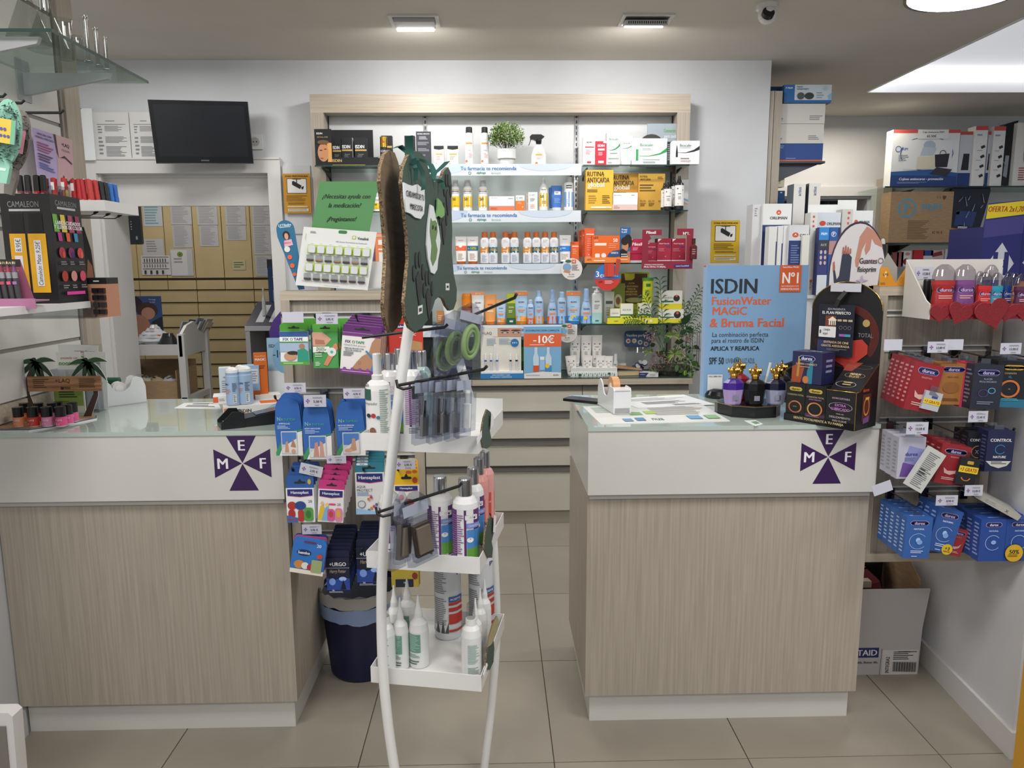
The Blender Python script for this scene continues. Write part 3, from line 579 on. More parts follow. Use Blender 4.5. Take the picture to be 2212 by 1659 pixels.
bottle('white squeeze tube with blue band, right of the orange capped cans',(1208,508,1233,566),YS+.01,squeeze(.06),['#2f5fa8 g']+['#f1f2f3 s']*5,[('t','#4a5a74','Eucerin',.5,.86,.04,.5),('r','#2f80d8',-.3,.42,1.3,.62),L(.25,.5,.7,.56,1,'#dcecff'),L(.2,.12,.75,.34,5,'#cbb9a0')],zb=z,name='tube',cat='tube',group=G3)
carton('narrow orange carton at the shelf gap above the round tag',(1234,522,1250,562),YS,.03,'#ee6528',[('r','#f8e4d8',.1,.76,.95,.81),('t','#3a2a20','LETI',.25,.92,.07,.4),L(.2,.4,.8,.68,3,'#f5a883')],z,group=G3)
carton('pink and orange gradient carton left of the green bone sign',(804,503,852,572),YS-.02,.05,'#ee8c5c',[('r','#e37f92',0,.0,.12,1),('r','#f6efe8',.3,.45,.62,.78),('r','#f08a3c',.3,.5,.62,.62),('r','#f3efec',.32,.08,.6,.38),('r','#6b4a6a',.04,.1,.16,.7),L(.2,.86,.7,.94,2,'#fbe2d6')],z,group=G3)
for i,r in enumerate(((1249,498,1266,557),(1255,496,1276,557),(1261,493,1284,557))):
    bottle('orange squeeze tube standing on its cap, %s of three' % ORD[i],r,YS+.08-.04*i,squeeze(.14),['#d9b9ac g']+['#e8602c s']*5,[('r','#f8dccf',.2,.80,.9,.835),L(.3,.3,.8,.7,6,'#f2936b'),('c','#f9e4da',.45,.2,.05)],zb=z+.01,name='tube',cat='tube',group=G3)
t = carton('low orange cardboard tray holding the orange tubes',(1263,556,1360,569),YS-.06,.002,'#f58a3c',[('t','#7a3a10','LETI',.1,.6,.3,.1,'b'),('r','#fbe7d4',.2,.3,.45,.5),('r','#fbdcc0',.78,.5,.95,.68)],z,name='cardboard_tray',cat='tray',group=G3)
MB().box(-.125,.002,0,.125,.13,.004,'#e88038').box(-.127,.002,0,-.125,.13,.035,'#7d7a76').build('tray_floor',t)
carton('orange sun care carton with a blue offer arc',(1279,509,1338,559),YS-.04,.05,'#ee6a22',[('t','#3a2a20','LETI',.13,.92,.08,.16,'b'),('t','#f8c9a0','AT4',.14,.81,.08,.13,'b'),('r','#faeadc',.08,.62,.52,.72),('t','#fff','50',.84,.82,.14,.16,'b'),L(.6,.5,.95,.7,3,'#f9a56e'),('p','#2d5a94',[(.55,.2),(.6,.32),(.75,.42),(1,.46),(1,.22),(.8,.18)]),('t','#fff','OFERTA',.82,.34,.07,.26,'b'),('q','#f6efe6',.1,0,.28,.32,.04),('c','#f6efe6',.42,.24,.09)],z+.006,group=G3)
carton('blue photo card of an embracing couple, third shelf right',(1339,491,1361,557),YS-.03,.006,'#2f64a4',[('e','#1a1512',.75,.6,.4,.2),('e','#c98a62',.5,.45,.32,.16),('e','#20140e',.45,.6,.36,.12),('p','#1a1a20',[(0,.0),(.6,.0),(.7,.3),(.3,.38),(0,.34)]),('p','#c08056',[(.6,0),(1,0),(1,.3),(.75,.3)]),('t','#fff','Protege',.4,.93,.05,.55,'b'),('t','#fff','la piel',.38,.86,.05,.5,'b'),L(.1,.12,.8,.24,2,'#f2f2f4')],z+.006,name='photo_card',cat='card',group=G3)
PIL = [('p','#f6eef0',[(0,1),(.2,1),(0,.82)]),('t','#fff','Pilexil',.5,.78,.13,.7,'b'),L(.2,.5,.7,.64,2,'#e8a8b8')]
carton('crimson hair care carton left of the crimson display frame',(1360,516,1391,569),YS-.02,.05,'#c01f4c',PIL+[('r','#8c1836',0,.38,1,.40),('r','#d9d9dc',0,0,1,.1)],z,group=G3)
t = thing('cut_out_display','crimson cut-out display frame hanging over the third shelf right end','display',(at(1442,540,YS-.14).x,YS-.14,at(1442,581,YS-.14).z),group=G3)
w = at(1497,540,YS-.14).x-at(1387,540,YS-.14).x; h = at(1442,494,YS-.14).z-at(1442,581,YS-.14).z
m = MB(); q = lambda P: [((a-.5)*w,b*h) for a,b in P]
for P in (((0,0),(1,0),(1,.2),(0,.2)),((0,.2),(.12,.2),(.12,.98),(0,.98)),((.12,.84),(.38,.84),(.38,.98),(.12,.98)),((.87,.2),(1,.2),(1,1),(.87,1)),((.68,.84),(.87,.84),(.87,1),(.68,1)),((.12,.70),(.18,.76),(.14,.84),(.12,.84))): m.prism(q(P),0,.003,'#8f1f38')
m.build('frame',t)
p = MB(); prt(p,w,h,[('t','#fff','Pilexil',.17,.91,.075,.24,'b'),('t','#fff','Nº1.',.86,.88,.075,.13,'b'),('t','#f6e4e8','FÓRMULA INNOVADORA',.24,.115,.03,.4,'b'),('t','#f6e4e8','MULTIFACTORIAL',.26,.055,.05,.46,'b'),('q','#2b2f7a',.63,.04,.98,.11,.02),('t','#e4e4f6','nuevo ForteMAX',.8,.075,.035,.26,'b')]); p.build('print',t)
for i,r in enumerate(((1396,524,1418,567),(1419,515,1449,567),(1450,515,1480,567))):
    carton('crimson carton behind the cut-out display frame, %s from left' % ORD[i],r,YS-.09+.01*(i == 0),.07,'#a8203e',[('p','#f0e4e6',[(.05,.98),(.3,.98),(.05,.86)]),('t','#f8e6ea','Pilexil Cápsulas',.5,.78,.05,.75,'b'),('r','#3a3f92',.62,.64,.95,.68),L(.1,.45,.7,.6,3,'#d07a8c'),('r','#dcd8da',0,0,1,.1),('c','#c96a7a',.6,.25,.06)],z,side='#2a1a20',group=G3)
bottle('small dark red glass bottle at the right end of the third shelf',(1490,515,1505,560),YS-.14,[(0,1),(.05,1),(.62,1),(.7,.5),(.74,.4)],'#5a1f24 g',[L(.2,.2,.8,.5,3,'#b88a8c')],[(.74,.5),(1,.5)],'#4a1a1e g',group=G3)
def roundtag(label,cx,cy,r,Y,spec,col='#e3dfd9',name='round_tag'):
    P = at(cx,cy,Y); R = at(cx+r,cy,Y).x-P.x; t = thing(name,label,'sign',(P.x,Y,P.z),group='round offer tags on the shelf edges')
    m = MB(); m.prism([(R*cos(2*PI*i/32),R*sin(2*PI*i/32)) for i in range(32)],0,.0015,col).build('disc',t)
    p = MB(); prt(p,2*R,2*R,spec,z0=-R); p.build('print',t); return t
RT = [('e','#7fa6cc',.28,.58,.2,.18),('p','#c98a6a',[(.1,.36),(.4,.30),(.46,.4),(.2,.48)]),('e','#3f6a3a',.34,.86,.14,.07),('r','#d95a3a',.5,.76,.7,.93),('t','#fff','6€',.6,.85,.08,.12,'b'),L(.5,.42,.9,.7,5,'#6a6a6c'),('t','#333','BE+ MED',.5,.25,.045,.3,'b'),L(.3,.12,.7,.17,1)]
roundtag('round white offer tag hanging at the right end of the third banner',1235,581,23,4.235,RT)
roundtag('round grey offer tag half hidden behind the minus ten euro stand',1226,719,21,4.24,RT,'#cdcac5')
t = roundtag('round blue and red three euro discount tag under the third shelf',1312,599,28,4.245,[('p','#2f78c8',[(.5+.5*cos(rad(a)),.5+.5*sin(rad(a))) for a in range(-4,185,9)]),('r','#2f78c8',.0,.44,1,.5),('t','#fff','3',.12,.62,.22,.16,'b'),('t','#fff','€',.26,.55,.12,.1,'b'),('t','#fff','DESCUENTO',.62,.56,.085,.6,'b'),('t','#2a1a1a','LETI',.24,.33,.07,.14,'b'),L(.4,.24,.75,.38,3,'#f4c9c0')],'#cf3a2e')
m = MB(); R = at(1340,599,4.245).x-at(1312,599,4.245).x
m.box(-R*.25,-.004,R*.05,R*.12,-.0025,R*1.05,'#c8402e').box(-R*.02,-.006,R*.05,R*.5,-.0045,R*1.05,'#d4452f'); m.prism([(R*.5,R*.2),(R*.85,R*.2),(R*1.0,R*1.35),(R*.68,R*1.4)],-.008,-.0065,'#b5443a').build('carton_pictures',t)
# ---- lowest shelf
z = SZ[3]
IS = lambda c2,top='#b4cfe8',txt='#2b3140': [('t',txt,'ISDIN',.5,.66,.05,.6,'b'),L(.3,.5,.72,.54,1,'#8fa3c0'),('r','#f08a4c',.25,.40,.75,.44),L(.3,.34,.7,.38,1),('r',c2,-.6,0,1.6,.24),L(.3,.1,.7,.16,2,'#f6e0c0')]
bottle('orange capped brown sun oil bottle on the lowest shelf',(998,634,1020,702),YS+.02,[(0,1),(.55,1),(.58,.98),(.92,.98),(1,.85)],['#9a3f16 g','#9a3f16 g','#ef8a22 g','#ef8a22 g'],[('t','#f2d6b0','ISDIN',.5,.42,.08,.7,'b')],zb=z,group=G4)
for i,(r,c,cc,sp) in enumerate((((1019,630,1047,702),'#e9e7e2 s','#f0a066 g',IS('#f2b487')[:2]+[('r','#f2a064 s',-.6,.90,1.6,1.0),('t','#fff4e6','250 ml',.5,.945,.04,.5)]),((1047,636,1072,702),'#f2a45c s','#e8863a g',[('t','#8a4a1a','ISDIN',.5,.66,.05,.6,'b'),('r','#f8e2cc',.25,.42,.75,.47)]),
        ((1072,648,1093,702),'#b4cfe8 s','#e98a34 g',IS('#f0953c s')+[('r','#f0a05a s',-.6,.88,1.6,1)]),((1112,628,1140,702),'#a9c8e4 s','#e2902f g',IS('#e99a34 s')+[('r','#ef8a3c s',-.6,.86,1.6,.97),('t','#fff4e6','250 ml',.5,.915,.035,.5)]),((1223,628,1254,702),'#a9c8e4 s','#3a86c8 g',IS('#3f8fd0 s')+[('r','#ef8a3c s',-.6,.86,1.6,.97),('t','#fff4e6','250 ml',.5,.915,.035,.5),('c','#f2c93a',.5,.2,.14),('c','#d95a3a',.62,.14,.06)]))):
    bottle('%s sun cream tube on the lowest shelf, %s from left' % (('off-white and peach','solid orange','small pale blue and orange','large pale blue with orange base','large pale blue with cartoon sun')[i],ORD[i]),r,YS,squeeze(.1),[cc]+[c]*5,sp,zb=z,name='tube',cat='tube',group=G4)
carton('lime and dark green sun stick carton',(1095,634,1114,702),YS,.035,'#6f8a2a',[('r','#c3d03a',0,.68,1,1),('r','#14624a',0,0,1,.2),('t','#eef2d0','ISDIN',.5,.55,.05,.6,'b'),L(.2,.36,.8,.46,2,'#e4ecc0'),('r','#dfe8e4',.3,.06,.7,.12)],z,group=G4)
for i,(r,b) in enumerate((((1138,647,1154,702),'#e8702f s'),((1154,628,1174,702),'#f0993a s'),((1203,630,1223,702),'#3f8fe0 s'))):
    bottle('pale blue sun spray can with %s base band' % ('red orange','amber','bright blue')[i],r,YS,[(0,.96),(.02,1),(.70,1),(.78,.8),(.82,.62)],'#aac6e6 s',IS(b),[(.82,.6),(.96,.56),(1,.4)],'#a3bfe0 s',zb=z,name='spray_can',cat='spray can',group=G4)
for i,(r,b) in enumerate((((1182,625,1204,702),'#ea6c30 s'),((1254,623,1278,702),'#3f8fd8 s'))):
    bottle('pale blue waisted sun bottle with long cap and %s base' % ('orange','cartoon sun on blue')[i],r,YS,[(0,.95),(.02,1),(.3,1),(.5,.82),(.62,.58),(.64,.56)],'#aac6e6 s',[('t','#2b3140','ISDIN',.5,.42,.05,.55,'b'),('r','#f08a4c',.2,.28,.78,.33),('r',b,-.6,0,1.6,.22)]+([('c','#f2c93a',.4,.17,.16)] if i else []),[(.64,.56),(.7,.5),(.95,.46),(1,.36)],'#9dbbe2 s',zb=z,dr=.7,group=G4)
def pump(t,w,h):
    m = MB(); m.loft([(h*.84,w*.3,w*.3),(h*.9,w*.26,w*.26),(h*.9,w*.1,w*.1),(h*.96,w*.1,w*.1)],12,'#dcdedd s'); m.box(-w*.42,-.006,h*.96,w*.22,.006,h,'#dcdedd s').build('pump',t)
bottle('white pump bottle fading to aqua, beside the yellow tray',(1277,619,1300,702),YS,[(0,.97),(.03,1),(.3,1),(.8,.92),(.84,.5)],['#8fd6d6 s','#b5e2e0 s','#e6ebe8 s','#e6ebe8 s'],[('t','#4a5a5c','ISDIN',.5,.6,.035,.5,'b'),L(.25,.38,.75,.52,3),('r','#2f7f80',.35,.06,.65,.1)],zb=z,dr=.6,pw=4,group=G4,extra=pump)
t = carton('long lemon yellow cardboard tray on the lowest shelf',(1312,687,1421,702),YS-.05,.003,'#e6e02c',[('t','#2a4a20','uriach',.17,.5,.2,.14,'b'),L(.5,.3,.7,.7,2,'#c9c41e'),('c','#eef0d0',.76,.5,.03),('c','#eef0d0',.86,.5,.03)],z,name='cardboard_tray',cat='tray',group=G4)
MB().box(-.145,.003,0,.145,.14,.004,'#cfc922').build('tray_floor',t)
ARK = [('r','#f3f1e6',0,.4,1,1),('t','#3f6a48','AQUILEA',.5,.66,.1,.7),('r','#2f7f4a',0,.36,1,.44),L(.1,.08,.6,.28,3,'#c9b92c')]
for i,r in enumerate(((1318,667,1339,699),(1340,656,1367,699),(1378,655,1406,699))):
    carton('white and yellow herbal carton in the yellow tray, %s of three' % ORD[i],r,YS-.01,.04,'#f0e65a',ARK,z+.006,group=G4)
carton('brown and lime herbal poster card behind the yellow tray',(1338,588,1400,690),YS+.12,.006,'#a9b32a',[('r','#54331f',.04,.36,.94,.97),('p','#c9c43a',[(.14,.97),(.5,.97),(.5,.88),(.4,.84),(.18,.84)]),('t','#d9c94c','ALIVIA',.4,.78,.03,.3),('t','#d9c94c','6 SÍNTOMAS',.4,.72,.035,.5),('t','#d9c94c','PARA EL',.4,.665,.035,.34),('t','#d9c94c','BIENESTAR',.4,.61,.035,.48),('t','#d9c94c','DIGESTIVO',.4,.555,.035,.45),('e','#9a9a60',.5,.44,.3,.05)],z,name='poster_card',cat='card',group=G4)
carton('green oval figure card leaning behind the small cartons',(1320,612,1349,690),YS+.10,.004,'#7f8f3a',[('e','#c9cdb0',.5,.55,.3,.17),('e','#8a5a3a',.5,.55,.16,.1)],z,name='poster_card',cat='card',group=G4)
bottle('lime tube carton with green oval lid at the lowest shelf',(1387,600,1409,665),YS+.02,[(0,1),(.88,1),(.9,1.1),(1,1.1)],['#d9e02e s','#d9e02e s','#4f9a3a s'],[('r','#2f7f3a',.3,.7,.72,.8),L(.2,.4,.8,.6,4,'#6f8a2a')],dr=.6,zb=z+.09,name='tube',cat='tube',group=G4)
carton('grey white carton with dark print behind the wine glass',(1305,630,1326,690),YS+.08,.04,'#cfd2cc',[('r','#55585c',.15,.6,.85,.7),L(.2,.2,.8,.5,4)],z,group=G4)
for i,(r,zz) in enumerate((((1422,668,1476,702),z),((1424,628,1473,668),None))):
    carton('white carton with green band and yellow base, %s of the stacked pair behind the palm' % ('lower','upper')[i],r,YS,.08,'#e9e9e0',[('r','#e6d92c',0,0,1,.3),('r','#2f6a44',.08,.38,.62,.46),('t','#6a7f70','AQUILEA',.36,.62,.1,.44),('c','#2c2a28',.75,.6,.14),('c','#d96a3a',.75,.72,.05)],zz if zz else at(1448,668,YS).z,group=G4)
# ---- on the cabinet
z = .877; YB = 4.33
t = carton('white and blue serum pen counter display with a woman\'s eyes',(1039,706,1126,804),4.25,.006,'#e6e1d8',[('r','#c89a86',.42,.80,1,.985),('e','#5a3f38',.60,.885,.09,.02),('e','#5a3f38',.87,.885,.09,.02),('e','#31261f',.60,.935,.12,.014),('e','#31261f',.87,.935,.12,.014),('e','#d9dfe2',.60,.88,.05,.012),('e','#d9dfe2',.87,.88,.05,.012),('t','#3a3a40','+LAQ',.16,.87,.06,.24),('r','#55585c',.3,.79,.99,.795),L(.15,.6,.4,.76,5,'#8fb0c0'),L(.45,.62,.8,.76,5,'#8fb0c0'),('c','#1f78b8',.84,.66,.1),('t','#fff','8,75 €',.84,.66,.03,.15,'b')],name='counter_display',cat='display',group=G5)
t.location.z = z+.03
w = dims((1039,706,1126,804),4.25)[2]
MB().box(-w/2,-.03,-.03,w/2+.01,.0,.012,'#f1efeb').box(-w/2-.002,-.033,-.03,w/2+.012,-.03,.0,'#2f80c0').build('base',t)
m = MB(); prt(m,w,.03,[('t','#e6f0fa','PARA PESTAÑAS Y CEJAS',.5,.7,.22,.5,'b'),('t','#e6f0fa','MÁS LARGAS Y SUPERVITALES',.5,.35,.22,.54,'b')],lambda x,z_,l: (x,-.0332-l*.0002,z_-.03)); m.build('print',t)
P0 = at(1049,800,YB-.04)
for i,x in enumerate((1049,1061,1074,1103,1116)):
    P = at(x,803,4.234); c = '#2f62b0 s' if i < 3 else '#17181c s'
    b = thing('serum_pen','white capped %s serum pen in the eye display, %s from the left' % ('blue' if i < 3 else 'black',ORD[i]),'pen',(P.x,4.234,z+.042),group='serum pens in the eye display')
    MB().loft([(0,.0065,.0065),(.055,.0065,.0065),(.056,.0068,.0068),(.065,.0068,.0068),(.066,.0064,.0064),(.099,.006,.006)],12,['#cfd4dc g',c,c,'#f2f2f0 g','#f2f2f0 g']).build('pen',b)
tt = thing('serum_pen','white serum pen stacked on top of the display pens','pen',(at(1069,770,4.234).x,4.236,z+.142),group='serum pens in the eye display'); MB().loft([(-.04,.005,.005),(.03,.0064,.0064),(.05,.006,.006)],12,'#eceef0 g').build('pen',tt)
carton('blue and orange minus ten euro sun care stand',(1132,705,1212,817),4.222,.032,'#7fb4da',[('r','#e6693c',0,.61,1,.865),('t','#2d5f80','FOTOPROTECCIÓN COMPLETA',.5,.925,.035,.9,'b'),('t','#fff','-10€',.53,.755,.15,.72,'b'),L(.15,.63,.8,.66,1,'#f8d4c0'),('p','#c9dcec',[(.26,.14),(.4,.14),(.4,.4),(.36,.48),(.36,.6),(.28,.6),(.28,.48),(.24,.4)]),('r','#d9552c',.25,.13,.4,.25),('p','#c9dcec',[(.6,.14),(.74,.14),(.74,.4),(.69,.48),(.69,.6),(.61,.6),(.61,.48),(.57,.4)]),('r','#3f8fd0',.57,.13,.74,.25),('c','#f2c93a',.63,.24,.06),('p','#9fc4e6',[(.42,.16),(.56,.16),(.56,.36),(.42,.36)]),('r','#eef0f2',.43,.36,.55,.42),('p','#e9e6e2',[(0,0),(1,0),(1,.11),(.5,.13),(0,.09)]),('t','#3a3a40','ISDIN',.86,.06,.03,.16,'b'),L(.05,.03,.45,.08,1,'#b9bcc4')],z,name='offer_stand',cat='display',side='#dfe6ec',group=G5)
t = carton('green leaf patterned tray of hand creams',(1232,804,1334,818),YB-.06,.003,'#e9ece6',[('p','#3f6f5c',[(i/22+.005,.1),(i/22+.03,.2+.6*(i % 2)),(i/22+.02,.9)]) for i in range(21)]+[('e','#1f5a44',.2,.4,.035,.3),('e','#1f5a44',.82,.7,.03,.25)],z,name='cream_tray',cat='tray',group=G5)
MB().box(-.135,.003,0,.135,.11,.05,'#dfe0dc').build('riser',t)
HC = [L(.3,.6,.7,.64,1,'#6a6460'),('c','#55504c',.28,.72,.05),('c','#3f5a4a',.72,.72,.06),('c','#55504c',.3,.55,.04),('c','#77706a',.7,.54,.04),L(.35,.36,.65,.48,3,'#a9a29c'),('e','#77706a',.3,.24,.06,.02)]
for i,r in enumerate(((1230,724,1254,767),(1254,724,1278,767),(1278,724,1301,767),(1224,768,1248,806),(1257,768,1280,806),(1286,768,1308,806),(1305,769,1324,806))):
    up_ = i < 3
    bottle('white hand cream tube, %s from left in the %s row' % (ORD[i if up_ else i-3],'upper' if up_ else 'lower'),r,YB+(.02 if up_ else -.035),squeeze(.1),['#dcdcda g']+['#e6e2dd s']*5,HC,zb=z+.052 if up_ else z+.004,name='tube',cat='tube',group='white hand cream tubes in the leaf tray',ry=(-5 if i == 3 else 0))
# jar of lip balms
P = at(1380,800,4.42); t = thing('plastic_jar','clear plastic jar with blue printed sticker on the drawer cabinet','jar',(P.x,4.42,z))
MB().loft([(.0,.072,.072),(.01,.08,.08),(.13,.082,.082),(.16,.074,.074),(.175,.058,.058),(.20,.058,.058)],28,'#f4f6f6 c 1.18',caps=False).build('jar',t)
m = MB(); w = at(1410,740,4.42).x-at(1351,740,4.42).x; zz = at(1380,752,4.42).z-z; h = at(1380,716,4.42).z-z-zz
m.prism([(a,zz+b) for a,b in rrect(-w/2,0,w/2,h,.02)],.055,.057,'#3d5580').build('sign_card',t)
p = MB(); prt(p,w,h,[('t','#e6eaf2','Vaselina perfum',.47,.7,.16,.8,'b')]+[('c','#d9dce2',.15+i*.22,.28+.12*sin(1+i),.085) for i in range(4)]+[('c',('#c9583a','#d9b23a','#55705a','#b0707a')[i],.15+i*.22,.28+.12*sin(1+i),.05) for i in range(4)],lambda x,z_,l: (x,.0545-l*.0003,zz+z_)); p.build('print',t)
for i in range(9):
    a = i*2.4; r = .045*math.sqrt(i/9); b = thing('lip_balm_tin','small round blue and white balm tin inside the clear jar','tin',(P.x+r*cos(a),4.42+r*sin(a)-.01,z+.022+.02*(i % 3)),a,'balm tins in the clear jar',1.2*sin(i*1.7),.6)
    MB().loft([(-.006,.018,.018),(.006,.018,.018)],16,['#35466e s']).loft([(.006,.016,.016),(.0075,.016,.016)],16,'#d9dcd9 s').build('tin',b)
# notebooks, box
t = thing('notebook','thick cream paged notebook lying open-edged on the cabinet','notebook',(at(1356,812,YB).x,YB-.04,z),.1)
MB().box(-.065,0,.002,.06,.14,.030,'#c9b88e').build('pages',t); MB().box(-.068,-.003,0,.063,.145,.002,'#4a4234').box(-.068,-.003,.030,.063,.145,.032,'#5a4c3a').build('cover',t)
t = thing('notebook','thin blue and tan notebook on top of the thick notebook','notebook',(at(1355,800,YB).x,YB-.03,z+.0335),-.12,None,0,rad(5)); MB().box(-.09,0,0,.085,.12,.004,'#3f4f68').box(-.085,.004,.004,.08,.118,.008,'#b58a5c').build('cover',t)
carton('small white medicine carton with dark blue corner',(1381,805,1421,819),YB-.08,.06,'#e3e3e3',[('p','#2d3470',[(0,0),(.35,0),(.5,1),(0,1)]),L(.06,.4,.36,.6,1,'#cfd4ea'),L(.55,.3,.9,.6,2)],z,rz=-14,group=G5)
bottle('small white airless bottle behind the cream tray',(1324,764,1334,806),YB+.05,[(0,1),(.6,1),(.62,.8),(1,.75)],'#dfe4e4 s',[L(.2,.2,.9,.5,3,'#5f7f90')],zb=z,group=G5)
carton('low white carton behind the cream tubes',(1300,785,1352,806),YB+.09,.06,'#d3d4d2',[L(.1,.5,.6,.8,2)],z,group=G5)
carton('green carton slot beside the eye display',(1124,735,1133,815),YB+.03,.05,'#2d5a3a',[('r','#5a9a4a',0,.4,1,.8)],z,group=G5)
carton('dark blue carton with rings left of the eye display',(1003,752,1020,817),YB,.05,'#2b3050',[('o','#8a90b0',.5,.15,.3,.06)],z,group=G5)
t = carton('white and pink mask carton seen between stand poles',(938,706,1002,817),YB+.02,.06,'#e9e4e4',[('r','#e79ab0',.1,.86,.9,.88),('r','#c9a09a',.2,.72,.5,.84),L(.2,.9,.8,.96,1,'#55505a'),L(.15,.6,.6,.68,2),('o','#d97a98',.5,.3,.5,.04),('e','#4a5578',.5,.22,.42,.2),('e','#7f8fb8',.4,.28,.15,.06)],z,group=G5)
# dark easel standing on the cabinet left of the stand
t = carton('tall black display back panel seen left of the bone signs',(908,672,936,817),YB-.03,.03,'#15181b',[],z,name='easel_back',cat='display',group=G5)
carton('orange carton on the lowest shelf behind the bone sign',(944,672,958,702),YS+.02,.04,'#d0894c',[L(.2,.3,.8,.7,3,'#f0d0b0')],SZ[3],group=G4)
t = thing('cream_leaflet_holder','cream sloped leaflet holder on the lowest shelf behind the bone','holder',(at(1015,690,YS+.1).x,YS+.10,SZ[3]),group=G4); MB().prism([(-.12,0),(.10,0),(.10,.10),(-.12,.19)],0,.01,'#d9d3c4','y').build('holder',t)
# ---- planted arrangement
PX = at(1452,800,4.30); t = thing('planted_arrangement','leafy mixed plant arrangement with palm fronds and a lime ribbon','plant',(PX.x,4.33,z)); rnd = RNG(11)
MB().loft([(0,.09,.07),(.03,.115,.085),(.055,.11,.08)],14,noise_mat('dark moss','#22231f','#4a4438',60,.9)).build('planter',t)
def leafpt(px,py,Y): P = at(px,py,Y); return Vector((P.x-PX.x,Y-4.33,P.z-z))
fr = MB(); fl = MB()
for (bx,by,ex,ey,Y,up_,ln,nl) in ((1440,800,1425,606,4.30,0,.062,13),(1445,790,1512,624,4.27,.03,.05,12),(1450,790,1513,665,4.25,.05,.05,10),(1440,780,1352,692,4.24,.09,.045,11),(1436,790,1392,640,4.27,.05,.055,10),(1455,800,1512,702,4.22,.04,.035,9),(1450,800,1375,668,4.31,.07,.045,10),(1452,800,1480,655,4.33,.04,.05,9)):
    a,b = leafpt(bx,by,4.30),leafpt(ex,ey,Y); n = 14
    pts = [a+(b-a)*(k/n)+Vector((0,0,up_*sin(PI*k/n))) for k in range(n+1)]
    fr.tube(pts,.0018,5,'#3f5a2c')
    for k in range(nl):
        f_ = .38+.62*k/(nl-1); i = min(n-1,int(f_*n)); p = pts[i]+(pts[i+1]-pts[i])*(f_*n-i); d = (pts[i+1]-pts[i]).normalized()
        sd = d.cross(Vector((0,-1,0))).normalized()
        for sgn in (-1,1):
            l = ln*(1-.35*abs(f_-.6))*rnd.uniform(.85,1.1); q = (sd*sgn*.85+d*.65+Vector((0,rnd.uniform(-.3,.1),-.05))).normalized(); wv = q.cross(Vector((0,1,0))).normalized()*.0045
            m1 = p+q*l*.5+Vector((0,0,.004)); e_ = p+q*l+Vector((0,0,-.012))
            fl.add([p,m1+wv,e_,m1-wv],[(0,1,2,3)],rnd.choice(['#3f6234 s','#2f4d2a s','#4f7140 s']))
fr.build('palm_stems',t); o = fl.build('palm_fronds',t); o['kind'] = 'stuff'
m = MB()
for (px,py,r_,Y) in ((1452,725,.05,4.25),(1457,765,.06,4.22),(1400,760,.03,4.27)):
    c = leafpt(px,py,Y)
    for k in range(26):
        a = PI*k/25*1.3-.3; d = Vector((cos(a),rnd.uniform(-.5,-.1),sin(a)*.7+(-.3 if k % 2 else .1))).normalized(); e_ = c+d*r_*rnd.uniform(.8,1.1)+Vector((0,0,-.012)); wv = Vector((-d.z,0,d.x))*.003
        m.add([c,(c+e_)/2+wv+Vector((0,0,.005)),e_,(c+e_)/2-wv+Vector((0,0,.005))],[(0,1,2,3)],rnd.choice(['#7f9a4a s','#a5b56a s','#5c7a38 s']))
o = m.build('spider_leaves',t); o['kind'] = 'stuff'
m = MB()
for (px,py,s_,c) in [(1489,712,.032,'#2a4a2c s'),(1468,738,.03,'#27432a s'),(1440,735,.028,'#334f30 s'),(1425,765,.03,'#3a5534 s'),(1410,745,.026,'#3f5a38 s'),(1492,770,.03,'#35502e s'),(1462,795,.022,'#41663c s'),(1472,802,.018,'#4a6f42 s'),(1505,750,.02,'#26382a s'),(1500,785,.03,'#3c5a34 s'),(1440,790,.024,'#47633a s'),(1482,690,.04,'#20402a s'),(1476,718,.03,'#22442c s'),(1430,720,.02,'#3a5a38 s'),(1448,775,.02,'#56703a s')]+[(rnd.uniform(1405,1508),rnd.uniform(745,812),.014,rnd.choice(['#3c5634 s','#4e6a3c s','#2c432a s','#5f7442 s'])) for _ in range(70)]:
    c0 = leafpt(px,py,rnd.uniform(4.22,4.3)); d = Vector((rnd.uniform(-1,1),rnd.uniform(-.4,0),rnd.uniform(-.6,.8))).normalized(); u = d.cross(Vector((0,1,.2))).normalized()
    m.add([c0-d*s_,c0-d*s_*.4+u*s_*.55,c0+d*s_*.3+u*s_*.5,c0+d*s_*1.1,c0+d*s_*.3-u*s_*.5,c0-d*s_*.4-u*s_*.55],[(0,1,2,3,4,5)],c)
o = m.build('broad_leaves',t); o['kind'] = 'stuff'
m = MB()
for (px,py,n) in ((1403,722,26),(1412,735,22),(1487,730,30),(1420,770,40),(1412,790,26),(1435,775,20),(1475,768,20),(1450,785,24)):
    for k in range(n):
        c0 = leafpt(px+rnd.gauss(0,7),py+rnd.gauss(0,7),rnd.uniform(4.2,4.27)); d = Vector((rnd.gauss(0,1),rnd.gauss(0,1),rnd.gauss(0,1))).normalized()*.007
        m.tube([c0-d,c0+d],.0016,4,rnd.choice(['#7a4a4c s','#a06a6c s','#b58a88 s','#5f3a3a s']),False)
o = m.build('pink_blooms',t); o['kind'] = 'stuff'
m = MB()
for k,(px,py,r_) in enumerate(((1482,778,.022),(1478,790,.02),(1489,799,.022),(1497,790,.02),(1478,806,.018),(1492,810,.018))):
    c0 = leafpt(px,py,4.20-.004*k); a = k*1.1; n = 12
    v = [];
    for i in range(n+1):
        t_ = 2*PI*i/n; p = c0+Vector((r_*.8*cos(t_)*cos(a),-.006,r_*.8*sin(t_))); v += [p,p+Vector((-.006*sin(a),-.014,.006))]
    m.add(v,[(2*i,2*i+2,2*i+3,2*i+1) for i in range(n)],'#7fb02c s',True)
m.tube([leafpt(1475,765,4.2),leafpt(1490,780,4.19),leafpt(1500,800,4.19),leafpt(1497,815,4.2)],.0015,5,'#c9cfae s'); m.build('lime_ribbon',t)
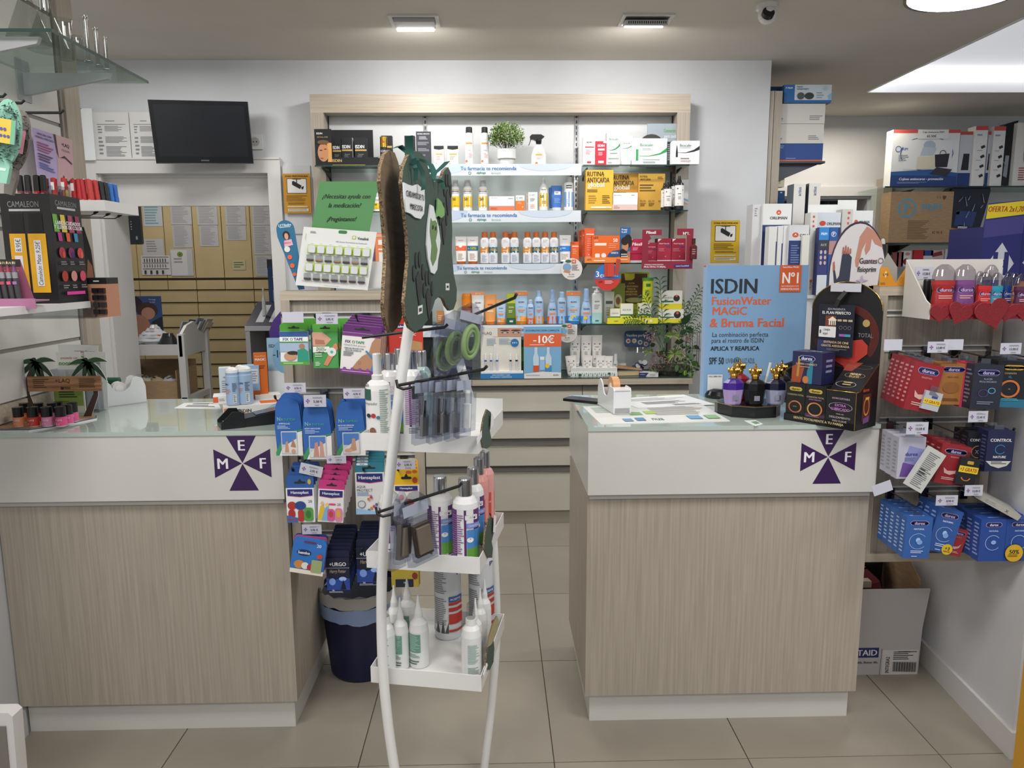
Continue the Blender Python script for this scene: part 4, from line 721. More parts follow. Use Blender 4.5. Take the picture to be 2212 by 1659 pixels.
# wire planter silhouette right of the arrangement
t = thing('wire_basket','small dark wire basket partly hidden behind the blue poster','basket',(at(1500,760,4.45).x,4.45,z)); m = MB()
for k in range(8):
    a = 2*PI*k/8; m.tube([(.05*cos(a),.05*sin(a),0),(.055*cos(a),.055*sin(a),.24)],.0015,4,'#2c3034')
for hz in (.02,.13,.24): m.tube([(.053*cos(2*PI*k/16),.053*sin(2*PI*k/16),hz) for k in range(17)],.0015,4,'#2c3034')
m.build('wires',t)
# ================================================================== HOOK BOARDS
YH = 2.30
def board(name,label,xl,xr,ztop,zbot,rails,fw=.028):
    t = thing(name,label,'display board',((xl+xr)/2,YH,0)); w = (xr-xl)/2
    for b,nm in (((-w,0,ztop-fw,w,.07,ztop),'frame_rail'),((-w,0,zbot,w,.07,zbot+fw),'frame_rail')): MB().box(*b,WOODH).build(nm,t)
    for b in ((-w,0,zbot+fw,-w+fw,.07,ztop-fw),(w-fw,0,zbot+fw,w,.07,ztop-fw)): MB().box(*b,WOODV).build('frame_post',t)
    zs = [ztop-fw]+list(rails)+[zbot+fw]
    for a,b in zip(zs[:-1],zs[1:]): MB().box(-w+fw,.016,b+(.009 if b != zs[-1] else 0),w-fw,.04,a-(.009 if a != zs[0] else 0),WOODR).build('panel',t)
    for r in rails: MB().box(-w+fw,.022,r-.009,w-fw,.04,r+.009,'#8f8e8b s').box(-w+fw,.012,r+.006,w-fw,.022,r+.0105,'#d2d2d0 s').box(-w+fw,.012,r-.0105,w-fw,.022,r-.005,'#d2d2d0 s').build('metal_rail',t)
    MB().box(-w,.04,zbot,w,.07,ztop,'#b3aa9c').build('back',t)
    return t
RL = [at(720,y,YH).z for y in (681,845,991,1154)]
board('hook_board','pale wood slatted hook board on the right end of the left counter',-.652,at(916,1010,YH).x,1.437,at(640,1236,YH).z,RL)
RR = [at(2050,y,YH).z for y in (676,753,908,1058)]
board('hook_board','pale wood slatted hook board beside the low wall, hung with condom cartons',1.192,at(2157,800,YH).x,1.440,at(1960,1213,YH).z,RR)
HKN = {(640,681): 'green sleep packs',(706,681): 'green plaster packs',(789,681): 'purple packs',(625,845): 'left blue cards',(701,845): 'middle blue cards',(764,845): 'right blue cards',(660,991): 'blue kids cartons',(722,991): 'pink cartons',(803,991): 'teal cartons',(873,991): 'yellow packs',(680,1154): 'tilted wallets',(748,1154): 'left navy stack',(800,1154): 'right navy stack',(870,1154): 'mustard pack',(1930,753): 'red cartons',(2000,753): 'golden cartons',(2060,753): 'pink cartons',(2140,753): 'black XL cartons',(1925,908): 'silver cartons',(2004,908): 'red cartons',(2110,908): 'navy cartons',(1922,1058): 'left blue cartons',(1995,1058): 'middle blue cartons',(2080,1058): 'double blue cartons'}
HK = [0]
def hook(px,py,Y,L_,side,dark=True,board_='left',tip=1):
    HK[0] += 1; row = sum(1 for r in (RL if board_ == 'left' else RR) if r > at(px,py,YH).z+.01)
    """wire hook whose root is at the rail behind pixel (px,py)"""
    P = at(px,py,YH+.01); t = thing('display_hook','metal wire hook on the %s board carrying the %s, %s row' % (board_,HKN.get((px,py),'cartons'),ORD[row]),'hook',(P.x,YH+.01,P.z),group='wire hooks on the %s board' % board_)
    MB().box(-.012,-.008,-.028,.012,.004,.008,'#77787c m').build('clip',t)
    MB().tube([(0,-.008,-.004),(0,-L_+.02,-.008),(0,-L_,.004)],.0022,6,'#8f9094 m').build('wire',t)
    MB().tube([(0,-L_+.001,.0035),(0,-L_-.004,.012)],.004,6,'#16171a').build('tip',t)
def price(label,r,Y,text='',rz=0,ry=0,blank=False):
    x,z,w,h = dims(r,Y)
    t = thing('price_tag',label,'price tag',(x,Y,z+h/2),rad(rz),None,0,rad(ry))
    MB().box(-w/2,0,-h/2,w/2,.001,h/2,'#c9c9d6 s').build('card',t)
    if not blank:
        p = MB(); sp = [('p','#7a3f96',[(.18+.09*cos(a*PI/2+b),.5+.18*sin(a*PI/2+b)) for b in (-.4,.4)]+[(.18,.5)]) for a in range(4)]
        sp += [L(.4,.7,.9,.84,2,'#8a8a96'),('t','#3a3a48',text,.63,.45,.2,.42,'b'),L(.48,.1,.8,.2,1,'#77778a')]
        prt(p,w,h,sp,z0=-h/2); p.build('print',t)
    return t
def pack(label,r,Y,n,col,spec,header=.18,hcol=None,th=.012,dx=.002,rz=0,ry=0,hspec=(),group=None,name='hang_pack',rnd_=0,dz=.003,back=True,cat='pack',slot=True,side=None,gap=.0):
    """n alike packs on one hook, the front one at depth Y; each is an object of its own"""
    x,z,w,h = dims(r,Y); hb = h*(1-header); first = None
    for k in range(n):
        loc = (x+dx*k,Y+(th+gap)*k,z+dz*k)
        lab = label if k == 0 else 'one of the %s, %s behind the front' % (group,ORD[k-1])
        if k == 0 or not back:
            t = thing(name,lab,cat,loc,rad(rz),group,0,rad(ry)); t['label'] = label+(', front one' if n > 1 else '')
            b = MB()
            if rnd_: b.prism(rnd_shape(w,h,rnd_),0,.0015,hcol or col)
            else:
                b.prism([(a-w/2,c) for a,c in rrect(0,hb-.004,w,h,min(.008,w*.1),3)],th*.4,th*.4+.0012,hcol or col)
            b.build('header_card',t)
            if not rnd_:
                m = MB(); v = [(x_,y_,z_) for x_ in (-w/2,w/2) for y_ in (0,th) for z_ in (0,hb)]
                m.add(v,[(0,4,5,1)],col); m.add(v,[(0,1,3,2),(4,6,7,5),(2,3,7,6),(0,2,6,4),(1,5,7,3)],side or col); m.build('carton',t)
            p = MB(); sp = list(spec)
            if slot: prt(p,w,h-hb,[('p','#1e2a22',[(.28,.42),(.34,.36),(.66,.36),(.72,.42),(.68,.52),(.58,.52),(.5,.74),(.42,.52),(.32,.52)])]+list(hspec),lambda x_,z_,l: (x_,th*.4-.0004-l*.0002 if not rnd_ else -.0004-l*.0002,z_),z0=hb)
            prt(p,w,hb if not rnd_ else h,sp); p.build('print',t); first = t
        else:
            t = dup(first,loc,rad(rz+random.uniform(-1.5,1.5)),lab)
    return first
def rnd_shape(w,h,k):
    P = [(-w/2+.004,0),(w/2-.004,0),(w/2,h*.5),(w*.44,h*.84)]
    return P+[(w*.44*cos(PI*i/8),h*.86+h*.14*sin(PI*i/8)) for i in range(1,8)]+[(-w*.44,h*.84),(-w/2,h*.5)]
Y1 = 2.165
for px,py in ((640,681),(706,681),(789,681),(625,845),(701,845),(764,845),(660,991),(722,991),(803,991),(873,991),(680,1154),(748,1154),(800,1154),(870,1154)): hook(px,py,YH,.15,1)
SK_ = '#c99a7a'
pack('green and blue sleep tape carton hanging at top left of the hook board',(607,699,668,788),Y1,4,'#e9edef',[('r','#3a5fa0',0,.84,1,1),('r','#f2f4f4',0,.70,1,.84),('t','#2d3a6a','FIX',.22,.77,.09,.25,'b'),('t','#6a9a3c','O',.42,.77,.09,.1,'b'),('t','#2d3a6a','TAPE',.66,.77,.09,.32,'b'),('r','#3f8f4c',0,.66,1,.70),('p','#a9bdd6',[(0,.4),(1,.4),(1,.66),(0,.66)]),('e',SK_,.35,.26,.22,.13),('e','#3a2a20',.45,.36,.2,.06),('p','#2f9a82',[(.6,.08),(1,.08),(1,.4),(.85,.5),(.62,.45)]),('e','#b5805f',.78,.56,.1,.08),('r','#5aa83c',0,0,1,.1),L(.1,.03,.9,.07,1,'#dff0d0')],.19,'#4f9e34',dx=.005,dz=.004,group='green sleep tape packs',hspec=[L(.7,.1,.95,.2,1,'#cfe8c0')])
pack('green blister plaster carton with round pad picture, second on top hook row',(678,699,732,795),Y1,6,'#4f9f57',[('p','#d9a58c',[(0,.62),(.5,.62),(.75,.8),(.4,1),(0,1)]),('p','#b57a62',[(.1,.66),(.5,.66),(.45,.78),(.1,.8)]),('r','#eef2ea',0,.44,.66,.60),('t','#2a5a34','Apósito',.3,.56,.05,.45,'b'),('t','#2a5a34','protector',.34,.505,.05,.5,'b'),('t','#2a5a34','callicida',.3,.45,.05,.42,'b'),('p','#d98a6a',[(.4,.1),(.56,.06),(1,.55),(.95,.7),(.84,.66)]),('c','#e6eae8',.75,.45,.18),('c','#5fb89a',.75,.45,.06),L(.08,.3,.5,.42,2,'#d9f0d4'),L(.08,.06,.3,.18,3,'#d9f0d4')],.19,'#57a83f',dx=.006,dz=.002,group='green blister plaster packs',rz=0)
pack('purple and white sensor patch carton with bare shoulder picture',(734,702,817,808),Y1-.01,5,'#f0ecea',[('r','#7a3a86',0,.92,1,1),('t','#2d3a6a','FIX',.16,.78,.07,.2,'b'),('t','#6a9a3c','O',.3,.78,.075,.08,'b'),('t','#4a9a5c','TAPE',.47,.78,.07,.26,'b'),('t','#8a9aa0','VPNATURA glucose',.34,.69,.045,.58),('t','#2d3a6a','PARCHE PROTECTOR',.33,.62,.035,.52,'b'),('t','#2d3a6a','SENSOR DIABETES',.31,.57,.035,.48,'b'),L(.06,.42,.36,.54,3,'#7a7f8a'),('p','#b98a6c',[(.30,.12),(.42,.30),(.55,.45),(.72,.55),(.78,.8),(.86,.92),(1,.92),(1,.1)]),('p','#4a86b8',[(.78,.1),(.86,.34),(.62,.58),(.66,.60),(.92,.38),(1,.3),(1,.1)]),('o','#a0765a',.5,.28,.04,.01),('r','#7a3a86',0,0,1,.1),L(.05,.04,.95,.07,1,'#e6d4ea')]+[('c','#8f4a9c',.12+i*.2,.11,.045) for i in range(5)],.17,'#642a72',dx=.004,dz=.006,ry=6,group='purple sensor patch packs',hspec=[('r','#d9a8e0',.02,.93,.98,.95)])
pack('red warming plaster pouch behind the stand pole',(842,690,914,770),Y1+.02,3,'#c5372c',[('p','#b58a5c',[(.45,.0),(.98,.0),(.98,.42),(.6,.5)]),('q','#2a2f6a',.22,.84,.62,.97,.05),('t','#fff','Salvelox',.42,.905,.07,.36,'b'),('t','#f6e4e0','THERMIC',.6,.66,.07,.5,'b'),L(.3,.54,.6,.6,1,'#f0b9b0')],.1,'#b53228',dx=-.004,dz=.002,slot=False,group='red warming plaster pouches')
NAT = lambda s: [('p','#3f9a5c',[(0,.0),(.1,0),(.35,.28),(.6,.4),(1,.44),(1,.46),(.6,.43),(.3,.32),(0,.06)]),('p','#efeeea',[(.12,0),(1,0),(1,.43),(.6,.38),(.35,.26)]),('t','#7fb8c8','N',.16,.64,.07,.12,'b'),('t','#8fc04a','a',.28,.635,.05,.1,'b'),('t','#3f9aa8','turitas',.56,.64,.06,.42,'b'),('t','#d9e6f6',('AMPOLLAS','APÓSITO HIDROCOLOIDE','BALÓN RECUPERADOR')[s],.36,.56,.028,.55,'b'),L(.1,.46,.6,.53,3,'#b9cdf0'),('q','#c9cdd8',.22,.03,.82,.43,.02),('q','#4f7fc8',.25,.2,.79,.41,.02),('p','#e2ded8',[(.25,.05),(.79,.05),(.79,.3),(.5,.22),(.25,.12)])]+([('p',SK_,[(.34,.06),(.5,.06),(.46,.26),(.38,.24)]),('p','#b5846a',[(.56,.16),(.76,.14),(.74,.2),(.66,.3)]),('e','#cfa088',.66,.08,.08,.04)],[('p','#c98f84',[(.36,.05),(.56,.05),(.52,.32),(.42,.3)]),('p','#d09a8c',[(.58,.05),(.74,.05),(.7,.3),(.6,.34)])],[('p',SK_,[(.3,.07),(.7,.1),(.66,.32),(.56,.32),(.5,.16)]),('e','#d9a890',.42,.1,.14,.035)])[s]
for i,(r,n) in enumerate((((597,860,655,984),4),((656,872,718,992),4),((728,866,790,984),4))):
    pack(('blue blister plaster card with two feet picture, left one','blue hydrocolloid plaster card with heel picture, middle one','blue recovery plaster card with ankle picture, right one')[i],r,Y1-.01*(i == 1),n,'#2f66b4',NAT(i),0,'#2f66b4',th=.010,dx=.002,dz=.005,rnd_=1,group=('left','middle','right')[i]+' blue blister plaster cards',slot=False,ry=(0,0,0)[i])
HAN = lambda sp: [('p','#2b2f7c',[(.05,.98),(.95,.98),(.95,.80),(.5,.76),(.05,.80)]),('p','#c9303c',[(.05,.80),(.5,.76),(.95,.80),(.95,.785),(.5,.745),(.05,.785)]),('t','#f2f2f8','Hansaplast',.5,.875,.085,.8,'b')]+sp
pack('blue topped kids plaster carton with red and green figures',(621,1028,681,1128),Y1-.03,5,'#eef0f2',HAN([('t','#2a2a3a','20',.85,.62,.08,.16),('e','#b5382e',.2,.5,.16,.12),('e','#2a4a8c',.5,.5,.2,.13),('e','#b02f2f',.18,.26,.13,.14),('q','#b83a30',.4,.02,.62,.38,.09),('q','#55a04a',.62,.04,.95,.44,.09),('e','#3f7a34',.78,.24,.1,.12),('p','#3a6fb0',[(0,.0),(.4,.0),(.4,.14),(0,.22)]),('t','#b5302c','MARVEL',.2,.085,.07,.34,'b')]),.27,'#2f5ba0',dx=.002,dz=.007,group='blue topped kids plaster cartons',hspec=[('e','#c9b03a',.84,.5,.06,.22)])
pack('pink topped kids plaster carton with pastel dresses picture',(686,1038,741,1128),Y1-.04,6,'#f6f0f2',HAN([('t','#3a2a3a','20',.82,.56,.08,.16),('e','#d94a86',.56,.56,.15,.03),('p','#e6c23c',[(0,.06),(.3,.06),(.24,.5),(.1,.5)]),('p','#7fb4e0',[(.16,.05),(.56,.05),(.42,.46),(.3,.46)]),('e','#e9c49a',.17,.58,.07,.06),('e','#f0d088',.36,.54,.07,.06),('q','#d9609a',.38,.04,.66,.42,.1),('q','#e68ab0',.68,.04,.96,.46,.1),('e','#c9484a',.52,.26,.09,.1),('e','#e6b04a',.82,.28,.09,.12)]),.22,'#c93a80',dx=.003,dz=.012,ry=4,group='pink topped kids plaster cartons')
pack('teal topped waterproof plaster carton with sea animals picture',(770,1000,832,1110),Y1,5,'#f0eff0',HAN([('t','#4a4f5c','AQUA',.2,.66,.065,.3),('t','#4a4f5c','PROTECT',.32,.58,.065,.55),L(.05,.44,.6,.54,3,'#8ab0d0'),('c','#8a8f9c',.2,.24,.14),('c','#dfe3ea',.2,.24,.11)]+[('e',('#4aa08c','#e08a3c','#c94a5c','#3a6fb0','#e6c23c')[i % 5],.45+.09*(i % 6),.1+.045*i,.05,.035) for i in range(8)]+[('p','#9fc9ee',[(0,0),(1,0),(1,.04),(.5,.09),(0,.15)])]),.19,'#2f7f92',dx=-.001,dz=.006,group='teal topped waterproof plaster cartons',hspec=[('q','#e6eef0',.05,.72,.45,.95,.04),('t','#3a5a6a','PLUS',.25,.83,.14,.3,'b')])
pack('yellow topped plaster pack with orange figure, right of the stand pole',(852,1014,906,1100),Y1,4,'#f4f2ea',HAN([('e','#d94a5c',.3,.5,.1,.12),('e','#c9303c',.6,.3,.2,.14)]),.40,'#f2c326',dx=-.002,dz=.007,group='yellow topped plaster packs',hspec=[('e','#d9662c',.6,.8,.12,.1),('e','#d9662c',.84,.84,.1,.1),('e','#c9502c',.84,.3,.1,.2)])
for i,(x,c,g) in enumerate(((650,'#2f62b8',0),(645,'#c04a90',1),(636,'#2f6fc4',2))):
    pass
SUA = [('r','#f0e6d8',0,0,1,.12),('e','#1f2f6a',.36,.6,.22,.09),('t','#fff','Suavelox',.36,.6,.08,.36,'b'),('t','#dfe9fa','20',.78,.84,.09,.14,'b'),('e','#c98a4a',.26,.26,.16,.12),('e','#e6e2e0',.44,.24,.11,.1),('e','#b5303c',.6,.22,.1,.09),('q','#9fae7a',.62,.08,.94,.44,.04),('e','#c94a3a',.84,.55,.09,.07)]
for k,(c,yy,dx_) in enumerate((('#2f74c4',2.10,0),('#b5508a',2.13,.006),('#2f62b0',2.16,.012))):
    x,z,w,h = dims((625,1164,697,1240),yy); t = thing('plaster_wallet',('blue plaster wallet with puppy figures tilted at the bottom left hook','magenta plaster wallet behind the tilted blue one','dark blue plaster wallet behind the magenta one')[k],'pack',(x+dx_,yy,z+.006*k),0,'plaster wallets on the bottom left hook',0,rad(10-3*k))
    MB().prism([(a-w/2,b) for a,b in rrect(0,0,w,h,.012,4)],0,.012,c).build('wallet',t); p = MB(); prt(p,w,h,SUA+[('p','#7a2a4a',[(.3,.90),(.7,.90),(.66,.94),(.34,.94)])]); p.build('print',t)
URG = [('r','#c9cdd8',0,.72,1,.73),('t','#f4f4f8','+URGO',.5,.83,.11,.72,'b'),('t','#c9b58c','Harry Potter',.5,.62,.1,.7,'i'),('p','#2a4aa0',[(0,.1),(1,.1),(1,.42),(.7,.48),(.4,.4),(0,.45)]),('e','#7fa4f0',.25,.34,.14,.1),('e','#a9c4ff',.7,.42,.16,.06),('p','#0c1026',[(.6,.12),(.72,.4),(.84,.12)]),('t','#e4e6f0','16',.28,.1,.05,.12,'b'),L(.1,.02,.9,.08,2,'#aeb4cc')]
pack('navy plaster carton with glowing stag picture, front stack on the bottom row',(707,1190,757,1282),Y1-.03,8,'#171c3a',URG,.17,'#141a3c',th=.010,dx=.002,dz=.008,group='navy plaster cartons, left stack',slot=False,hspec=[('t','#8fa0d0','Harry Potter',.5,.3,.3,.5,'i')])
pack('navy plaster carton beside the stand pole on the bottom row',(772,1165,828,1266),Y1,7,'#171c3a',URG,.17,'#141a3c',th=.010,dx=.001,dz=.006,group='navy plaster cartons, right stack',slot=False)
pack('mustard plaster carton with chibi figures below the middle tray',(846,1188,905,1268),Y1,2,'#b8a23c',[('e','#3a2420',.3,.7,.18,.14),('e','#e9c49a',.3,.62,.12,.08),('c','#e6cf2c',.7,.74,.16),('r','#20223a',.15,0,.8,.24),('t','#e4e6f0','16',.5,.14,.06,.12,'b'),('e','#8a2f2a',.86,.34,.1,.1)],.1,'#b8a23c',group='mustard plaster cartons',slot=False)
YT = 2.135
for a in (('blank price tag at the top left of the hook board',(610,674,656,697),'',0,0,True),('price tag reading 5,95 euro above the green plaster cartons',(683,677,730,700),'5,95 €'),('price tag reading 4,95 euro above the left blue card',(615,827,661,848),'4,95 €'),('price tag reading 5,50 euro above the middle blue card',(657,853,705,879),'5,50 €'),
          ('price tag reading 4,95 euro above the right blue card',(742,839,789,861),'4,95 €'),('tilted price tag over the blue topped kids cartons',(648,1004,697,1027),'2,95 €',0,14),('price tag reading 2,95 euro above the pink topped cartons',(706,984,748,1001),'2,95 €'),('price tag reading 2,95 euro above the yellow topped pack',(854,992,898,1014),'2,95 €'),('price tag reading 3,95 euro above the tilted plaster wallets',(653,1133,695,1154),'3,95 €')):
    price(a[0],a[1],YT,*a[2:])
# cardboards standing on the board top
zt_ = 1.438
def stand_card(name,label,cat,Q,Y,th,col,spec,lean=0):
    """card whose four photo corners are bl, br, tr, tl on the plane Y"""
    P = [at(x,y,Y) for x,y in Q]; c = (P[0]+P[1])/2; ux = (P[1]-P[0]).normalized(); w = (P[1]-P[0]).length
    t = thing(name,label,cat,c); t.rotation_euler = (rad(-lean),math.atan2(-(P[1]-P[0]).z,(P[1]-P[0]).x),0)
    h = ((P[3]-P[0]).length+(P[2]-P[1]).length)/2; sh = (((P[3]+P[2])/2)-c).dot(ux); k = sh
    def mp(x,z,l): return (x+k*z/h,-.0003-l*.00025,z)
    MB().prism([(-w/2,0),(w/2,0),(w/2+k,h),(-w/2+k,h)],0,th,col).build('card',t)
    p = MB(); prt(p,w,h,spec,mp); p.build('print',t); return t,w,h,k
stand_card('printed_card','green card asking about medication help, above the blister board','sign',((652,612),(777,612),(817,397),(692,398)),2.365,.002,'#58935a',[('t','#16241a','¿Necesitas ayuda con',.5,.85,.045,.82,'bi'),('t','#16241a','la medicación?',.5,.77,.045,.56,'bi'),('t','#16241a','¡Pregúntanos!',.49,.63,.045,.5,'bi')])
t,w,h,k = stand_card('blister_board','white weekly pill blister board with four rows of pockets','sign',((638,616),(794,627),(810,497),(660,496)),2.33,.006,'#e7e8e6',[('q','#3f8048',.48,.93,.60,.985,.02),('t','#3a3c40','Venalink',.83,.87,.05,.16,'b'),('q','#b5c83a',.68,.85,.73,.91,.005),('q','#e7e8e6',.69,.86,.72,.90,.004),('t','#55585c','SPD Sistema Personalizado de Dosificación',.68,.79,.022,.5,'i'),L(.1,.9,.2,.94,2),('t','#9ab03a','tu farmacia',.045,.84,.014,.14,'v'),('r','#b5cf4a',.10,.565,.96,.71),('r','#b5cf4a',.10,.255,.96,.40),('t','#7a7c80','Medicamento para llevar siempre',.5,.03,.014,.7),L(.08,.08,.95,.095,1)]+[L(.13+i*.125,.725,.19+i*.125,.735,1) for i in range(7)])
for r_ in range(4):
    for c_ in range(7):
        u = .115+c_*.124-(r_ in (1,3))*.01; v = (.575,.42,.265,.10)[r_]
        X_ = (u-.5)*w+k*(v+.06); Z_ = v*h; s_ = .095*w; m = MB()
        m.prism([(a+X_,b+Z_) for a,b in rrect(0,0,s_,.125*h,.004,3)],-.010,-.0008,'#dfe2e4 g' if r_ in (0,2) else '#eceeee c 1.5')
        m.build('blister_pocket',t)
        if r_ in (1,3):
            m = MB(); m.T = MT((X_+s_/2,-.004,Z_+.03*h)) @ MR(PI/2,4,'Y'); m.loft([(-.011,.001,.001),(-.009,.003,.003),(.009,.003,.003),(.011,.001,.001)],8,'#4a2420 g' if r_ == 3 or c_ % 2 == 0 else '#c08a54 g').build('capsule',t)
x,z,w,h = dims((617,462,656,620),2.345); t = thing('teardrop_leaflet','blue rounded teardrop leaflet with laughing woman and orange circles','leaflet',(x,2.345,zt_),0,None,0,rad(-6))
P = [(-.008+.02,0),(.03,0),(w/2,h*.75)]+[(w/2*cos(PI*i/10),h*.84+w/2*sin(PI*i/10)) for i in range(11)]+[(-w/2,h*.75)]
MB().prism(P,0,.0015,'#2a6f96').build('leaflet',t); p = MB(); prt(p,w,h,[('t','#dff0fa','LETIbalm',.5,.90,.035,.7,'b'),L(.2,.86,.8,.88,1,'#cfe6f2'),('e','#2a1c18',.5,.76,.2,.06),('e','#d9a58c',.5,.745,.11,.045),('p','#e6b8c4',[(.3,.6),(.8,.62),(.75,.7),(.35,.69)]),('t','#e64a86','labios',.5,.66,.03,.5,'b'),('c','#e9e9e6',.44,.57,.16),('c','#e8683a',.52,.46,.13),('c','#e8683a',.58,.34,.13),('c','#e8683a',.64,.22,.1)],lambda x,z,l: (x,-.0003-l*.00025,z)); p.build('print',t)
carton('blank white card leaning behind the blister board',(790,565,850,622),2.355,.002,'#dcdcda',[],None,name='blank_card',cat='card')
# ================================================================== ON THE RIGHT COUNTER
zc = 1.0195
t = carton('large pale blue sunscreen poster box standing at the back of right counter',(1519,573,1732,852),2.745,.05,'#86aed6',[
    ('t','#2a3038','ISDIN',.27,.845,.115,.46,'b'),('t','#e0663a','FusionWater',.35,.735,.062,.65,'b'),('t','#e0663a','MAGiC',.235,.66,.062,.36,'b'),('t','#e0663a','& Bruma Facial',.41,.57,.068,.76,'b'),
    ('t','#3a4450','La combinación perfecta',.35,.475,.036,.56),('t','#3a4450','para el rostro de ISDIN',.325,.43,.036,.52),('t','#1f2730','APLICA Y REAPLICA',.3,.375,.034,.49,'b'),('t','#2a3038','SPF 50',.12,.28,.055,.15,'b'),('t','#55606c','UVB',.25,.28,.04,.07),('o','#2a3038',.325,.28,.035,.004),('t','#2a3038','UVA',.325,.28,.034,.055,'b'),('t','#55606c','LUZ AZUL',.44,.28,.04,.13),
    ('r','#e1632f',.715,.80,.925,1.0),('t','#fff','Nº1',.82,.905,.085,.16,'b'),('t','#fff','FusionWater MAGIC',.82,.985,.012,.16,'b'),('t','#fff','RECOMENDADO POR',.82,.843,.012,.17),('t','#fff','DERMATÓLOGOS',.82,.823,.015,.18,'b'),
    ('r','#e9e9e9',.035,.045,.185,.175),('t','#222','DESCUBRE MÁS',.11,.162,.012,.13,'b')],zc,name='poster_box',cat='poster',side='#9dbbe0',sl=[('r','#e0663a',0,.99,.6,1)])
# table mat, papers
def sheet(label,Q,col,zt,name='paper_sheet',th=.001,spec=(),cat='paper'):
    P = [atz(x,y,zt) for x,y in Q]; c = sum(P,Vector())/4; ux = (P[1]-P[0]); w = ux.length; a = math.atan2(ux.y,ux.x)
    t = thing(name,label,cat,(c.x,c.y,zt),a); R = MR(-a,3,'Z'); q = [R @ (p-c) for p in P]
    MB().prism([(p.x,p.y) for p in q],0,th,col,'z').build('sheet',t)
    if spec:
        def mp(u,v,l):
            u += .5; p = q[0]*(1-u)*(1-v)+q[1]*u*(1-v)+q[2]*u*v+q[3]*(1-u)*v; return (p.x,p.y,th+.0002+l*.0002)
        m = MB(); prt(m,1,1,spec,mp); m.build('print',t)
    return t
sheet('printed counter mat with green and blue pictures under the tape dispenser',((1298,917),(1577,910),(1513,872),(1258,878)),'#d8d9d5',zc,'counter_mat',.0015,[('r','#9db8a0',0,.965,1,1),L(.05,.55,.38,.9,6,'#9fb5a8'),L(.5,.35,.97,.9,10,'#a9a9a0'),('t','#5a7f70','nua',.47,.16,.16,.09),('p','#7fae7a',[(.30,.4),(.4,.4),(.4,.56),(.30,.56)]),('p','#a5c06a',[(.43,.44),(.52,.44),(.52,.6),(.43,.6)]),('p','#6a94b8',[(.2,.08),(.27,.08),(.27,.22),(.2,.22)]),('p','#5a88b5',[(.3,.1),(.37,.1),(.37,.25),(.3,.25)]),('p','#6a9fc8',[(.72,.12),(.82,.12),(.82,.3),(.72,.3)]),('p','#8fb88a',[(.86,.12),(.96,.12),(.96,.3),(.86,.3)])],'mat')
sheet('white printed prescription sheet lying across the counter mat',((1378,882),(1546,874),(1477,853),(1325,862)),'#e9eaec',zc+.002,spec=[L(.05,.6,.9,.9,5,'#b5b6ba'),('l','#7a7b80',.2,.25,.8,.5,4),L(.5,.06,.95,.2,3)])
sheet('small white and green sticker flat at the front of the right counter',((1632,921),(1648,916),(1632,908),(1608,909)),'#dfe3dd',zc,spec=[('r','#6f9a7a',.3,.2,.85,.7)],name='sticker',cat='sticker')
for i,(x,y) in enumerate(((1400,853),(1560,852))): pass
# phone
P = atz(1268,866,zc); t = thing('mobile_phone','black mobile phone lying on the left edge of the right counter','phone',(P.x-.01,P.y-.005,zc),rad(56))
MB().rbox(-.036,-.074,0,.036,.074,.0085,.010,'#15161a g','z').build('case',t); MB().rbox(-.033,-.070,.0085,.033,.070,.0092,.008,'#2a3038 g','z').build('screen',t)
# tape dispenser
def dispenser(label,loc,rz,L_,H,Wd,tape='#d9a06a s',rr_=.034):
    t = thing('tape_dispenser',label,'tape dispenser',loc,rz)
    # profile along y (front = -y)
    P = [(-L_/2,0),(L_/2,0),(L_/2,H*.62),(L_/2-.01,H*.92),(L_/2-.03,H),(L_/2-.045,H*.93)]
    P += [(.0+.036*cos(a),H*.86+.036*sin(a)) for a in [rad(q) for q in range(-10,-171,-20)]]
    P += [(-.045,H*.9),(-L_/2+.004,H*.88),(-L_/2,H*.80)]
    m = MB()
    for s_ in (-1,1): m.prism(P,s_*Wd/2-(.004 if s_ > 0 else 0),s_*Wd/2+(.004 if s_ < 0 else 0),'#e4e4e6 g','x')
    m.box(-Wd/2+.004,-L_/2,0,Wd/2-.004,-L_/2+.012,H*.80,'#e4e4e6 g').box(-Wd/2+.004,L_/2-.02,0,Wd/2-.004,L_/2,H*.62,'#e4e4e6 g').box(-Wd/2+.004,-L_/2,0,Wd/2-.004,L_/2,.02,'#dcdcde g').box(-Wd/2+.004,-L_/2,H*.76,Wd/2-.004,-.042,H*.84,'#e8e8ea g').box(-Wd/2-.001,-L_/2-.001,0,Wd/2+.001,L_/2+.001,.003,'#b9babc s').build('body',t)
    m = MB(); m.T = MT((0,0,H*.80 if rr_ > .03 else H*.6)) @ MR(PI/2,4,'Y'); m.loft([(-.012,rr_,rr_),(.012,rr_,rr_)],24,tape).loft([(-.013,.014,.014),(.013,.014,.014)],16,'#efefef s').build('tape_roll',t)
    MB().prism([(L_/2-.02,H),(L_/2-.002,H*1.02),(L_/2+.004,H*.98)],-.012,.012,'#9a9b9e m','x').build('cutter',t)
    return t
P = (atz(1310,906,zc)+atz(1349,905,zc)+atz(1293,862,zc)+atz(1330,862,zc))/4
dispenser('white tape dispenser with amber tape roll on the printed mat',(P.x+.006,P.y-.02,zc+.0022),rad(8),.19,.098,.060)
